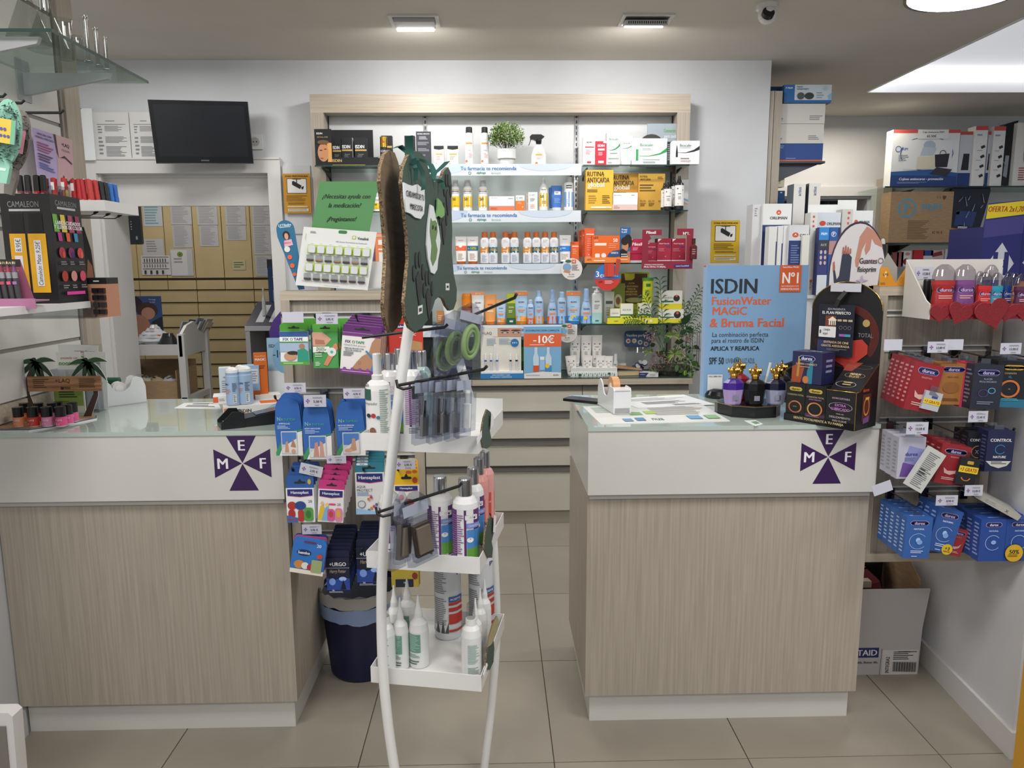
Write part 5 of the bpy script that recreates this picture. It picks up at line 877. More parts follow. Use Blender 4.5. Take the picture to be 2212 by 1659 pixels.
# mouse
for i,(x,y,l) in enumerate(((1556,862,'black computer mouse left of the perfume tray'),)):
    P = atz(x,y,zc); t = thing('computer_mouse',l,'mouse',(P.x,P.y+.02,zc),.9); MB().loft([(0,.030,.052),(.012,.031,.053),(.026,.024,.043),(.034,.010,.022)],20,'#0e0f12 g').build('shell',t)
P = atz(1722,815,zc); t = thing('barcode_scanner','black handheld scanner head between the perfume tray and the condom cartons','scanner',(at(1722,800,2.62).x,2.62,zc))
MB().loft([(0,.04,.04),(.01,.038,.038),(.02,.012,.012),(.10,.012,.012)],18,'#111214 g').build('stand',t)
m = MB(); m.T = MT((0,0,.125)) @ MR(rad(70),4,'Y'); m.loft([(-.05,.012,.016),(-.045,.03,.026),(0,.03,.026),(.05,.018,.018)],18,'#121316 g').build('scanner_head',t)
# perfume tray
P = atz(1620,895,zc); cx,cy = (at(1548,890,2.40).x+at(1690,890,2.40).x)/2+.0,2.42
t = thing('perfume_tray','black faceted display tray with gold rim holding crown topped perfumes','tray',(cx,cy,zc)); w = .098
P = [(-w,.01),(-w*.72,-.055),(-w*.05,-.085),(w*.7,-.072),(w,-.03),(w,.06),(w*.5,.085),(-w*.6,.075),(-w,.04)]
MB().prism(P,0,.036,'#101013 g','z').build('base',t); MB().prism([(a*1.005,b*1.005) for a,b in P],.036,.0385,'#b5935a m','z').build('gold_rim',t)
MB().prism([(a*.94,b*.94) for a,b in P],.0385,.0392,'#151518 g','z').build('tray_top',t)
def perfume(label,px,py_top,py_bot,Y,wpx,top,bot,seed):
    P = at(px,py_bot,Y); H = at(px,py_top,Y).z-(zc+.0395); w = (at(px+wpx,py_bot,Y).x-P.x)/2; t = thing('perfume_bottle',label,'perfume',(P.x,Y,zc+.0395),.2*seed,'crown topped perfume bottles')
    MB().loft([(0,w*.72,w*.5),(.004,w*.80,w*.56),(H*.36,w,w*.66),(H*.52,w*.98,w*.64),(H*.60,w*.6,w*.42),(H*.64,w*.28,w*.26)],8,[bot,bot,top,top,top],smooth=False).build('glass_bottle',t)
    m = MB(); m.loft([(H*.63,w*.32,w*.32),(H*.69,w*.32,w*.32),(H*.70,w*.42,w*.42),(H*.75,w*.36,w*.36),(H*.76,w*.54,w*.54),(H*.83,w*.56,w*.56),(H*.87,w*.36,w*.36),(H*.90,w*.12,w*.12)],14,'#cfa04c m')
    for k in range(8):
        a = PI*k/4; m.sph((w*.5*cos(a),w*.5*sin(a),H*.845),w*.13,'#dcb25c m',6,4)
    m.sph((0,0,H*.93),w*.13,'#dcb25c m',8,5).box(-w*.03,-w*.03,H*.95,w*.03,w*.03,H,'#dcb25c m').box(-w*.09,-w*.03,H*.965,w*.09,w*.03,H*.98,'#dcb25c m').build('crown_cap',t)
    MB().box(-w*.25,-w*.675,H*.12,w*.25,-w*.668,H*.24,'#c9c4d0 m').build('label',t)
perfume('red perfume bottle with gold crown cap behind the purple one',1596,774,845,2.47,44,'#8a1c2a g','#b5303a g',0)
perfume('purple perfume bottle fading to clear with gold crown cap, front left',1583,783,868,2.385,46,'#3f1f86 g','#a58fc0 g',.3)
perfume('black perfume bottle with gold crown cap in the tray centre',1629,785,872,2.372,48,'#0e0e10 g','#141416 g',0)
perfume('brown perfume bottle with gold crown cap at the rear right',1686,778,850,2.47,44,'#1a1418 g','#3a2420 g',0)
perfume('dark blue perfume bottle fading to clear, front right of the tray',1675,785,868,2.38,46,'#15152e g','#9a9cb8 g',-.3)
t = thing('tester_strips','white paper tester stick standing in a clear vase behind the perfumes','vase',(at(1650,800,2.475).x,2.475,zc+.04))
MB().loft([(0,.012,.012),(.08,.014,.014)],14,CLEAR,caps=False).build('vase',t); m = MB(); m.T = MR(rad(9),4,'Y'); m.tube([(-.002,0,.002),(.002,0,.125)],.0045,8,'#e4e2e4 s'); m.build('tester_stick',t)
# condom counter display
fl_ = atz(1693,906,zc); fr_ = atz(1845,932,zc); rz = math.atan2(fr_.y-fl_.y,fr_.x-fl_.x); w = (fr_-fl_).length; rr = atz(1888,914,zc); dpt = (rr-fr_).length*1.0
t = thing('condom_display','black and gold arched condom counter display at the right end of counter','display',(fl_.x,fl_.y,zc),rz); D = .125
xs = w*.60
BLK = '#1b1a1e s'
MB().box(0,0,0,w,.003,.022,BLK).box(0,0,0,.003,D,.022,BLK).box(0,0,0,w,D,.003,BLK).build('tray',t)
hb = .19
m = MB(); m.prism([(0,0),(D,0),(D,hb),(.02,.115),(0,.115)],xs,w,BLK,'x').build('price_block',t)
m = MB()
m.tube([(xs,-.0005,.115),(w,-.0005,.115),(w,.02,.115),(w,D,hb)],.0012,4,'#c9a24c m'); m.tube([(w,0,0),(w,-.0005,.115)],.0012,4,'#c9a24c m'); m.build('gold_edges',t)
aw = w*.98; at_ = at(1822,607,fl_.y+D).z-zc
P = [(w-aw,0),(w,0),(w,at_-.085)]+[(w-aw/2+aw/2*cos(PI*i/16),at_-.085+.085*sin(PI*i/16)) for i in range(1,16)]+[(w-aw,at_-.085)]
MB().prism(P,D,D+.004,'#171519 s').build('arched_back',t)
m = MB(); m.tube([(a,D+.001,b) for a,b in P[2:]],.0022,5,'#b59a5c m'); m.build('gold_rim',t)
p = MB(); sp = []
for k in range(8): sp.append(('o','#a8432c',.55,.62,.42-.013*k,.003,(-40,80),1))
for k in range(5): sp.append(('o','#7a2f24',.5,.62,.44-.014*k,.003,(190,290),1))
sp += [('p','#b8382c',[(.28,.46),(.52,.40),(.56,.32),(.62,.40),(.84,.50),(.84,.56),(.76,.60),(.3,.56)]),('c','#b59a5c',.80,.715,.05),('t','#8f8f94','TOTAL',.80,.63,.03,.2)]
prt(p,aw,at_,sp,lambda x,z,l: (x,D-.0004-l*.00025,z),x0=w-aw)
prt(p,w,.022,[('t','#d9c58c','SIENTE TOTALMENTE A TU PAREJA',.5,.55,.34,.86,'b')],x0=0)
prt(p,w-xs,.115,[('t','#c9a8c8','AHORA DISPONIBLE',.5,.80,.05,.6),('o','#d9d2da',.5,.58,.40,.012,(0,360),.36),('t','#c97fd0','EXTRA',.5,.62,.07,.4,'b'),('t','#c97fd0','LUBRICADO',.5,.52,.07,.62,'b'),('t','#c9c2c0','PARA UN',.5,.39,.035,.25),('t','#c9c2c0','DESLIZAMIENTO',.5,.30,.055,.8),('t','#c9c2c0','MÁS SUAVE',.5,.21,.055,.58)],x0=xs)
sl_ = math.hypot(D-.02,hb-.115); sx = lambda v: (.02+(D-.02)*v/sl_,.115+(hb-.115)*v/sl_)
def slope(x,v,l): a,b = sx(v); n_ = (-(hb-.115)/sl_,(D-.02)/sl_); e = .0004+l*.0003; return (x,a+n_[0]*e,b+n_[1]*e)
prt(p,w-xs,sl_,[('p','#8a3426',[(0,.66),(.3,.66),(.5,.98),(0,.98)]),('o','#d9d2da',.4,.2,.34,.012,(0,360),.42),('o','#b9a88a',.5,.52,.34,.012,(0,360),.36),('t','#e6c98c','PREMIUM',.5,.56,.06,.35,'b'),('t','#e6c98c','SIN LATEX',.5,.48,.06,.35),('o','#77706a',.6,.82,.3,.012,(0,360),.3),L(.3,.14,.6,.28,2,'#c9b07a')],slope,x0=xs)
prt(p,D,.16,[('t','#c9603a','durex',.45,.74,.07,.4,'b'),('p','#5a2a20',[(.3,.15),(.7,.15),(.7,.66),(.3,.66)]),('o','#e08a4a',.5,.42,.14,.03,(0,360),1.6),('p','#7a4a8a',[(.36,.1),(.64,.12),(.64,.24),(.36,.2)]),('r','#d9b24a',.42,.55,.6,.6)],lambda x,z,l: (w+.0003+l*.0003,D/2+x,z))
p.build('print',t)
m = MB(); m.box(w*.30,D-.012,at_-.030,w*.72,D-.010,at_-.004,'#c9c9d2 s').build('white_label',t)
t2 = thing('cinema_ticket_card','dark cinema ticket offer card taped on the arched black display','card',t.matrix_basis @ Vector((w*.42,D-.018,at_*.47)),rz)
cw,ch = w*.50,at_*.37
MB().box(-cw/2,0,0,cw/2,.0012,ch,'#1c1e30 s').build('card',t2); p = MB()
prt(p,cw,ch,[('r','#2a3560',0,0,.4,.3),('r','#7a3a28',.2,.5,.5,.78),('t','#c9c9d2','EDI PRESENTA',.5,.91,.04,.55),('t','#f4f4f6','EL PLAN PERFECTO',.5,.84,.055,.8,'b'),('p','#e6ddc9',[(.3,.6),(.5,.6),(.5,.69),(.53,.70),(.4,.77),(.27,.70),(.3,.69)]),('r','#3a3438',.34,.6,.36,.68),('r','#3a3438',.4,.6,.42,.68),('r','#3a3438',.45,.6,.47,.68),('q','#e4e2e4',.03,.36,.52,.57,.02),('t','#222','CANJEA',.26,.50,.04,.2,'b'),('t','#222','AQUÍ',.22,.43,.04,.14,'b'),('e','#55505a',.08,.465,.025,.04),('r','#9a5ab0',.62,.39,.78,.44),('r','#3a9ab0',.78,.39,.94,.44)]+[('o','#77707a',.66+.12*i,.56,.05,.012) for i in range(3)]+[('q','#b9a88a',.56+.15*i,.68,.68+.15*i,.72,.01) for i in range(3)]+[('t','#d9b98c','ENTRADA DE CINE',.56,.27,.045,.7,'b'),('t','#d9b98c','GRATIS ASEGURADA',.54,.20,.045,.8,'b'),L(.3,.1,.9,.15,2,'#77707a')]); p.build('print',t2)
MB().tube([(.0,-.002,ch*.96),(.01,-.006,ch+.015),(.022,.008,ch+.038)],[.008,.009,.009],4,'#2a2c2a s',False).build('black_strap',t2)
DX = lambda name_,sp,pill='#2b3573',ptx='#f2f2f6',yy=.82: [('o','#e9e9ee',.5,yy,.35,.02,(0,360),.42),('e',pill,.5,yy,.33,.33*.41*.6),('t',ptx,'durex',.5,yy,.07,.46,'b')]+sp
def pil(c,tx,yy,w_=.34,hh=.052): return [('q',tx,.5-w_-.015,yy-hh-.006,.5+w_+.015,yy+hh+.006,.12),('q',c,.5-w_,yy-hh,.5+w_,yy+hh,.11),('t',tx,'durex',.5,yy,hh*1.35,w_*1.7,'b')]
def dbox(label,lx,ly,wz,dz,hz,col,spec,z0,side=None,top=None):
    P = t.matrix_basis @ Vector((lx,ly,z0)); b = thing('condom_carton',label,'box',P,rz,'cartons on the black condom display')
    m = MB(); m.box(-wz/2,0,0,wz/2,dz,hz,col); m.build('carton',b); p = MB(); prt(p,wz,hz,spec)
    if side: prt(p,dz,hz,side,lambda x,z,l: (wz/2+.0003+l*.0003,dz/2+x,z))
    if top: prt(p,wz,dz,top,lambda x,y,l: (x,y,hz+.0003+l*.0003))
    p.build('print',b)
GOLD = '#c9b04a'
dbox('black and gold condom carton, left one in the display front',w*.145,.006,w*.28,.05,.118,'#1a191c s',pil(GOLD,'#2a2418',.84)+[('t','#c9b98a','CONEXIÓN TOTAL',.5,.69,.045,.86),('o','#c97a4a',.5,.36,.36,.07,(0,360),.85),('o','#8a4a2c',.5,.36,.36,.04,(120,300),.85),('t','#c9b98a','EXTRA',.5,.37,.025,.2),L(.1,.1,.9,.15,2,'#b5a05a')],.0035,top=[L(.2,.3,.8,.5,1,'#b5a05a')])
dbox('black condom carton with purple fade, beside the price block',w*.44,.004,w*.29,.05,.118,'#1a191c s',[('r','#4a3048',0,0,1,.24),('r','#7a4a86',0,0,1,.12)]+pil(GOLD,'#2a2418',.84)+[('t','#c9b98a','CONEXIÓN TOTAL',.5,.69,.045,.86),('t','#c97fd0','EXTRA LUBRICADO',.5,.62,.028,.7,'b'),('o','#c99a5a',.5,.37,.38,.07,(0,360),.85),('o','#c9603a',.5,.37,.38,.04,(-60,120),.85),L(.1,.14,.9,.18,2,'#c97fd0')],.0035,top=[L(.2,.3,.8,.5,1,'#b5a05a')])
dbox('dark blue condom carton stacked on top of the black ones',w*.27,.012,w*.43,.075,.098,'#262a52 s',[('p','#a04a2e',[(0,0),(.3,0),(.42,.5),(.2,.62),(0,.5)]),('p','#b58a3c',[(.16,.2),(.24,.2),(.28,.85),(.2,.85)]),('p','#2f7f9a',[(.5,0),(.7,.0),(.72,.8),(.64,.8),(.52,.4)]),('e','#c97a3c',.48,.12,.1,.12)]+pil('#20276a','#e6e8f2',.80,.26,.085)+[('t','#d9b98c','LOVERS CONNECT',.5,.62,.06,.84,'b'),L(.28,.5,.72,.55,1,'#c9a07a')],.1225,[L(.3,.3,.8,.8,3,'#8a90b8')],[('t','#d9dcea','durex',.6,.5,.3,.4,'b')])
# gloves display behind
x,z,w_,h = dims((1777,483,1893,850),2.56,zc); t = thing('glove_display','white arched glove display card with a dark glove picture behind the condoms','display',(x,2.56,zc))
P = [(-w_/2,0),(w_/2,0),(w_/2,h*.72)]+[(w_/2*cos(PI*i/18),h*.72+h*.28*sin(PI*i/18)) for i in range(1,18)]+[(-w_/2,h*.72)]
MB().prism([(a*1.03,b*1.012) for a,b in P],.002,.006,'#4a3148 s').build('border',t); MB().prism(P,0,.002,'#e4e0e2 s').build('card',t)
p = MB(); prt(p,w_,h,[('p','#c98f7c',[(.44,.80),(.5,.93),(.62,.985),(.76,.96),(.9,.90),(.93,.87),(.78,.89),(.72,.92),(.70,.86),(.63,.83),(.60,.86),(.62,.9),(.56,.86),(.50,.76),(.46,.77)]),
    ('p','#3a3f52',[(.12,.44),(.3,.44),(.34,.60),(.37,.72),(.38,.82),(.32,.84),(.24,.855),(.20,.83),(.17,.72),(.13,.70),(.08,.76),(.055,.75),(.09,.66)]),('p','#b5705c',[(.05,.74),(.09,.76),(.07,.80),(.04,.79)])]+[('p','#b5705c',[(.195+.042*i,.835),(.235+.042*i,.84),(.23+.042*i,.875+.008*(1-abs(i-1))),(.205+.042*i,.875+.008*(1-abs(i-1)))]) for i in range(4)]+
    [('t','#4a3148','Guantes',.68,.80,.032,.32,'b'),('t','#2f2a30','fisioprim',.66,.75,.03,.34,'bi'),('t','#4a3148','• Artrosis',.68,.63,.03,.42,'bi'),('t','#3a3038','• Contribuyen a la',.72,.585,.016,.46,'i'),('t','#3a3038','reducción del dolor',.72,.56,.016,.46,'i'),('o','#4a3148',.9,.80,.05,.01),('p','#c4b4cc',[(.46,.695),(.56,.70),(.565,.72),(.59,.72),(.60,.70),(.7,.695),(.60,.685),(.6,.6),(.62,.5),(.58,.5),(.575,.58),(.56,.5),(.53,.5),(.555,.6),(.555,.685)])]); p.build('print',t)
m = MB(); m.box(w_/2,.006,.25*h,w_/2+.012,.03,h*.62,'#b5a9c0 s').build('side_panel',t)
g = thing('compression_glove','dark compression glove with white fingertip sticking out beside the arched glove card','glove',(at(1905,600,2.59).x-.008,2.585,at(1900,575,2.59).z)); MB().loft([(0,.008,.006),(.05,.014,.008),(.075,.012,.008)],10,'#252730').build('glove',g); MB().loft([(.075,.009,.007),(.09,.006,.005),(.094,.002,.002)],10,'#d9d9d6').build('fingertip',g)
# ================================================================== ON THE LEFT COUNTER
# nail polish tray with palm trees
t = thing('polish_tray','cardboard beach tray with two palm trees and a wooden plank sign','display',(-1.445,2.36,zc))
P = [(-.10,-.11),(.03,-.11),(.09,-.04),(.14,.07),(.12,.11),(-.10,.12)]
MB().prism(P,0,.004,'#e4e4e2 s','z').prism([(a*.985+.001,b*.985+.002) for a,b in P],.004,.0055,'#3f6a94 s','z').prism([(a*.94+.001,b*.94+.008) for a,b in P],.0055,.0075,noise_mat('beach print','#8a6a50','#c9a47c',14,.5),'z').build('tray',t)
def palm(cx,Y,lean,name):
    g = MB(); wq = MB(); O = Vector((-1.445,2.36,zc))
    def q(px,py,dy=0): v = at(px,py,Y+dy)-O; return (v.x,v.z)
    yl = Y-2.36
    tr = [(cx-8*lean,900),(cx+14*lean,850),(cx+12*lean,815),(cx-2*lean,785),(cx+6*lean,783),(cx+22*lean,815),(cx+24*lean,855),(cx+8*lean,903)]
    if lean > 0: tr = tr[::-1]
    pts = [q(*p) for p in tr]; wq.prism([(a*1.0,b) for a,b in pts],yl+.0012,yl+.003,'#e4e4e2 s'); g.prism(pts,yl,yl+.001,'#4a3a34 s')
    c = (cx,783)
    for ang,l_,cur in ((118,30,-8),(160,45,12),(205,42,14),(28,50,-12),(-22,46,-14),(250,26,4),(292,28,-4),(-50,36,-10)):
        a = rad(ang); n = 6; L1 = []; L2 = []
        for i in range(n+1):
            f_ = i/n; x = c[0]+l_*f_*cos(a); y = c[1]-l_*f_*sin(a)+22*f_*f_*(1 if abs(cos(a)) > .3 else .3); hw_ = 6.5*sin(PI*min(1,f_*.9+.1))**.8*(1-f_*.3)
            L1.append((x-hw_*sin(a),y-hw_*cos(a))); L2.append((x+hw_*sin(a),y+hw_*cos(a)))
        R = L1+L2[::-1]; mx = sum(p[0] for p in R)/len(R); my = sum(p[1] for p in R)/len(R)
        g.prism([q(*p) for p in R],yl-.0005,yl+.0005,'#2c4630 s' if ang % 4 else '#3a5a3a s')
        wq.prism([q(mx+(p[0]-mx)*1.09,my+(p[1]-my)*1.16) for p in R],yl+.0012,yl+.003,'#e4e4e2 s')
    wq.build('white_backing',t); g.build('palm_cutout',t)
palm(76,2.46,-.9,'l'); palm(188,2.45,1.0,'r')
m = MB(); O = Vector((-1.445,2.36,zc)); A_,B_ = at(61,846,2.44)-O,at(217,812,2.44)-O; w_,h = B_.x-A_.x,B_.z-A_.z
m.box(A_.x,.08,A_.z,B_.x,.083,B_.z,noise_mat('printed plank','#8a5f42','#b98a62',14,.5,0,(.6,1,7))).build('plank_sign',t)
p = MB(); prt(p,w_,h,[('t','#2f2018','+LAQ',.48,.68,.28,.24),L(.08,.2,.3,.85,5,'#5a3a28'),L(.7,.2,.94,.85,5,'#5a3a28'),('r','#3a2a20',.45,.12,.49,.3),L(.5,.12,.6,.3,2,'#3a2a20')],lambda x,z,l: (x,.0797-l*.0003,A_.z+z),x0=A_.x); p.build('print',t)
NP = [((30,881,55,925),'#d98a62',0),((61,880,87,925),'#c23a34',0),((91,879,117,923),'#d98ab0',0),((121,878,147,923),'#e0568e',0),((140,874,160,914),'#e0629a',1),((148,868,171,909),'#e0629a',2),((45,874,66,914),'#c9683a',2),((76,873,98,913),'#c02f2c',2),((105,871,128,911),'#b87a9a',2),((118,868,140,905),'#c98aa8',3)]
for i,(r,c,row) in enumerate(NP):
    zt = zc+.0078; Y = (2.295,2.33,2.365,2.385)[row]; x = at((r[0]+r[2])/2,r[3],Y).x; w_ = at(r[2],r[3],Y).x-at(r[0],r[3],Y).x; H = .061
    b = thing('nail_polish','%s nail polish bottle with black cap, %s row of the palm tray, %s' % (('orange','red','lilac','bright pink','pink','pink','dark orange','dark red','mauve','rosy')[i],('front','second','third','rear')[row],('far left','second from left','third from left','right end','right side','far right','far left','left','middle','behind')[i]),'nail polish',(x,Y,zt),0,'nail polish bottles on the palm tray')
    MB().loft([(0,w_*.40,w_*.40),(.003,w_*.45,w_*.45),(H*.48,w_*.45,w_*.45),(H*.52,w_*.36,w_*.36)],18,['#e9e4e0 g',c+' g',c+' g']).build('bottle',b); MB().loft([(H*.50,w_*.42,w_*.42),(H*.98,w_*.44,w_*.44),(H,w_*.40,w_*.40)],18,'#141415 g').build('cap',b)
    p = MB(); prt(p,w_*.9,H*.48,[('t','#f4eeee','+ LAQ',.5,.72,.18,.66),L(.25,.2,.75,.45,3,'#f0dcdc')],lambda x_,z_,l: (x_,-math.sqrt(max(0,(w_*.455)**2-x_*x_))-.0004,z_)); p.build('print',b)
# leaflet holder
O = at(175,880,2.58); t = thing('leaflet_holder','clear acrylic holder with baby food leaflets behind the palm trees','holder',(O.x,2.58,zc))
m = MB(); m.box(-.075,-.03,0,.075,-.028,.15,BLIS).box(-.075,.03,0,.075,.032,.23,CLEAR).box(-.075,-.03,0,-.073,.03,.15,BLIS).box(.073,-.03,0,.075,.03,.17,BLIS).box(-.075,-.03,0,.075,.03,.002,CLEAR).build('acrylic_holder',t)
NOO = [('t','#b5463c','creciendo con',.52,.90,.05,.7),('t','#5f9a4c','nooman',.5,.80,.08,.84,'b'),('e','#b03a8a',.5,.5,.16,.07),('p','#5aa0c8',[(.1,.4),(.3,.5),(.28,.42)]),('e','#8a4a34',.3,.36,.16,.07),('e','#d9703a',.68,.36,.12,.09)]
for i,(r,Y,ry_) in enumerate((((150,745,212,830),2.60,3),((128,760,180,835),2.575,0),((184,760,230,836),2.59,2))):
    x,z,w_,h = dims(r,Y,zc+.004); b = thing('leaflet','white baby food leaflet with green lettering, %s of three in the holder' % ('tall middle','left','right')[i],'leaflet',(x,Y,zc+.004),0,'baby food leaflets',0,rad(ry_)); MB().box(-w_/2,0,0,w_/2,.0015,h,'#e4e6e2 s').build('leaflet',b); p = MB(); prt(p,w_,h,NOO if i < 2 else [L(.2,.7,.8,.9,3),L(.2,.3,.8,.6,5)]); p.build('print',b)
x,z,w_,h = dims((115,738,138,800),2.64,zc); b = thing('blue_card','plain blue folded card leaning against the slatted wall','card',(x,2.64,zc),0,None,0,rad(-12)); MB().box(-w_/2,0,0,w_/2,.006,h,'#2f74c0 s').build('card',b)
x,z,w_,h = dims((118,845,186,893),2.50,zc); b = thing('green_card','green and white information card under the plank sign','card',(x,2.50,zc+.009),0,None,rad(0)); MB().box(-w_/2,0,0,w_/2,.003,h,'#dfe6da s').build('card',b); p = MB(); prt(p,w_,h,[('r','#8fb05a',.04,.3,.96,.96),('l','#2f4a24',.2,.6,.85,.9,3),L(.1,.36,.7,.5,2,'#55702f')]); p.build('print',b)
P = (atz(236,887,zc)+atz(302,862,zc))/2
dispenser('white tape dispenser with handwriting beside the leaflet holder on left counter',(P.x-.022,P.y+.005,zc),rad(-44),.17,.10,.055,'#e4e2dc s',.024)
t = thing('green_roll','green capsule shaped container behind the left tape dispenser','container',(at(245,815,2.80).x,2.79,zc)); m = MB(); m.T = MT((0,0,.075)) @ MR(PI/2,4,'Y'); m.loft([(-.03,.006,.006),(-.026,.013,.013),(.026,.013,.013),(.03,.006,.006)],16,'#1f5a44 g').build('roll',t); MB().box(-.02,-.012,0,.025,.012,.064,'#b5544a s').build('red_base',t)
# isdin display
O = atz(530,880,zc)
t = thing('spray_display','white and orange counter display tray holding three blue sun sprays','display',(-.845,2.54,zc),rad(22))
MB().box(-.085,-.07,0,.115,.10,.034,'#e4e2e0 s').box(-.0855,-.0705,.0,.1155,-.07,.010,'#e07a3c').box(.035,-.045,.034,.108,.01,.0345,'#e06a20').build('tray',t)
MB().box(.025,.03,.034,.11,.10,.048,'#e0dedc s').build('step',t)
p = MB(); prt(p,.2,.034,[('t','#2a3038','ISDIN',.34,.5,.34,.2,'b'),('r','#b5342c',.18,.35,.22,.65),('r','#e6743c',.01,.2,.08,.85),('p','#9cc4d8',[(.5,0),(1,0),(1,1),(.8,1)])],lambda x,z_,l: (x,-.0708-l*.0003,z_),x0=-.085); p.build('print',t)
def local(r,Y,zb): x,z,w,h = dims(r,Y,zb); return x,w,h
carton('slim orange sun care card standing on the display step',(553,762,580,852),2.62,.012,'#dd6f24',[('t','#f8d9b8','FusionWater',.5,.92,.04,.8),('t','#fff','MAGIC',.5,.84,.06,.8,'b'),L(.1,.6,.9,.7,2,'#8a3a10')],zc+.048,name='sun_care_card',cat='card',rz=22)
carton('pale blue carton behind the left sun spray',(478,795,502,878),2.60,.045,'#cfdde6',[L(.2,.2,.8,.6,6),('t','#c9463c','ISDIN',.6,.7,.05,.5,'b')],zc+.035,rz=18)
carton('pale blue carton with orange base behind the right sun spray',(528,790,562,855),2.60,.045,'#9fbfdf',[('r','#cf6222',.3,0,1,.24),('r','#dfe6ee',.5,.45,.92,.9),L(.55,.5,.88,.85,5)],zc+.035,rz=18)
carton('small white and coral medicine carton under the left sun spray',(462,856,492,874),2.50,.07,'#e9e6e2',[('r','#e0603a',.0,.2,.35,.9),L(.4,.3,.9,.7,2)],zc+.035,rz=18)
for i,(r,Y) in enumerate((((491,793,520,880),2.49),((517,790,548,876),2.51),((511,788,534,868),2.565))):
    bottle('pale blue sun spray can with white domed cap, %s one on the left counter' % ('left','right','rear')[i],r,Y,[(0,.95),(.015,1),(.76,1),(.80,.93),(.86,.93)],['#c9c9c4 m','#a3bddc s','#a3bddc s','#94afd2 s'],[('t','#2a3038','ISDIN',.12 if i == 0 else .3,.56,.05,.5,'b'),L(.1,.3,.5,.44,3,'#d98a7a'),('r','#e4e4e4',.66,.06,.86,.3),('l','#33363c',.68,.08,.84,.28,8),('l','#5a6a84',.62,.36,.9,.6,6)],[(.86,.9),(.93,.86),(.98,.6),(1,.3)],'#e9e9ea s',zb=zc+.035+(.0),name='spray_can',cat='spray can',group='blue sun sprays on the left counter')
sheet('white printed sheet with bold lettering lying on the left counter',((376,882),(478,884),(470,869),(398,871)),'#e4e6e6',zc,spec=[L(.2,.2,.95,.55,2,'#1a1a1c'),L(.3,.65,.9,.85,2,'#333')])
# card terminal
t = thing('card_terminal','black card payment terminal lying at the right end of the left counter','card terminal',(-.775,2.325,zc),rad(28))
MB().prism([(-.085,0),(.10,.0),(.10,.03),(.095,.042),(-.02,.028),(-.085,.018)],-.036,.036,'#15161a s').T
m = MB(); m.prism([(-.07,0),(.11,.0),(.11,.034),(.10,.044),(-.0,.03),(-.07,.02)],-.036,.036,'#16171b s').build('body',t)
m = MB(); m.T = MT((.055,0,.0395)) @ MR(rad(-8),4,'Y'); m.box(-.04,-.028,0,.04,.028,.001,'#5a6474 g').build('screen',t)
m = MB(); m.prism([(-.09,0),(-.02,0),(-.02,.03),(-.03,.05),(-.055,.052),(-.09,.018)],-.040,-.036,'#121316 s').prism([(-.09,0),(-.02,0),(-.02,.03),(-.03,.05),(-.055,.052),(-.09,.018)],.036,.040,'#121316 s').box(-.09,-.038,0,-.02,.038,.012,'#121316 s').box(-.03,-.036,.0,-.02,.036,.046,'#121316 s').build('privacy_shield',t)
m = MB()
for i in range(3):
    for j in range(3): m.box(-.078+i*.012,-.022+j*.016,.012,-.070+i*.012,-.012+j*.016,.0165,('#b5413a','#c9b23a','#3a9a4a')[j] if i == 0 else '#3a3c42')
m.build('keypad',t)
# ================================================================== LEFT SLATWALL AND MAKEUP
XW = -1.54
z1_,z2_ = atx(30,757,XW).z,atx(100,263,XW).z
t = thing('slatwall','white grooved slatwall unit with wood end post on the left wall','shelving',(XW,1.0,0))
gz = [1.085,z1_,z1_+(z2_-z1_)/2,z2_,z2_+.37]
for a,b in zip(gz,gz[1:]+[2.695]): MB().box(-.006,-2.0,a+.009,0,1.805,b-.004,LACQ).build('slat_panel',t)
MB().box(-.006,-2.0,1.03,0,1.805,1.088,WOODH).build('slat_panel',t)
for g in gz[1:]: MB().box(-.010,-2.0,g-.006,-.004,1.805,g+.011,'#8b857d s').build('groove_rail',t)
MB().box(-.008,1.815,.30,.004,1.83,2.695,'#9b958c s').box(-.008,1.83,.0,.012,1.93,2.695,WOODV).build('end_post',t)
def xcard(name,label,cat,Q,X,col,spec,th=.002,group=None):
    P = [atx(x,y,X) for x,y in Q]; c = P[0].copy(); t = thing(name,label,cat,c,0,group); q = [p-c for p in P]
    MB().prism([(p.y,p.z) for p in q],-th,0,col,'x').build('card',t)
    def mp(u,v,l): u += .5; p = q[0]*(1-u)*(1-v)+q[1]*u*(1-v)+q[2]*u*v+q[3]*(1-u)*v; return (.0003+l*.0003,p.y,p.z)
    m = MB(); prt(m,1,1,spec,mp); m.build('print',t); return t
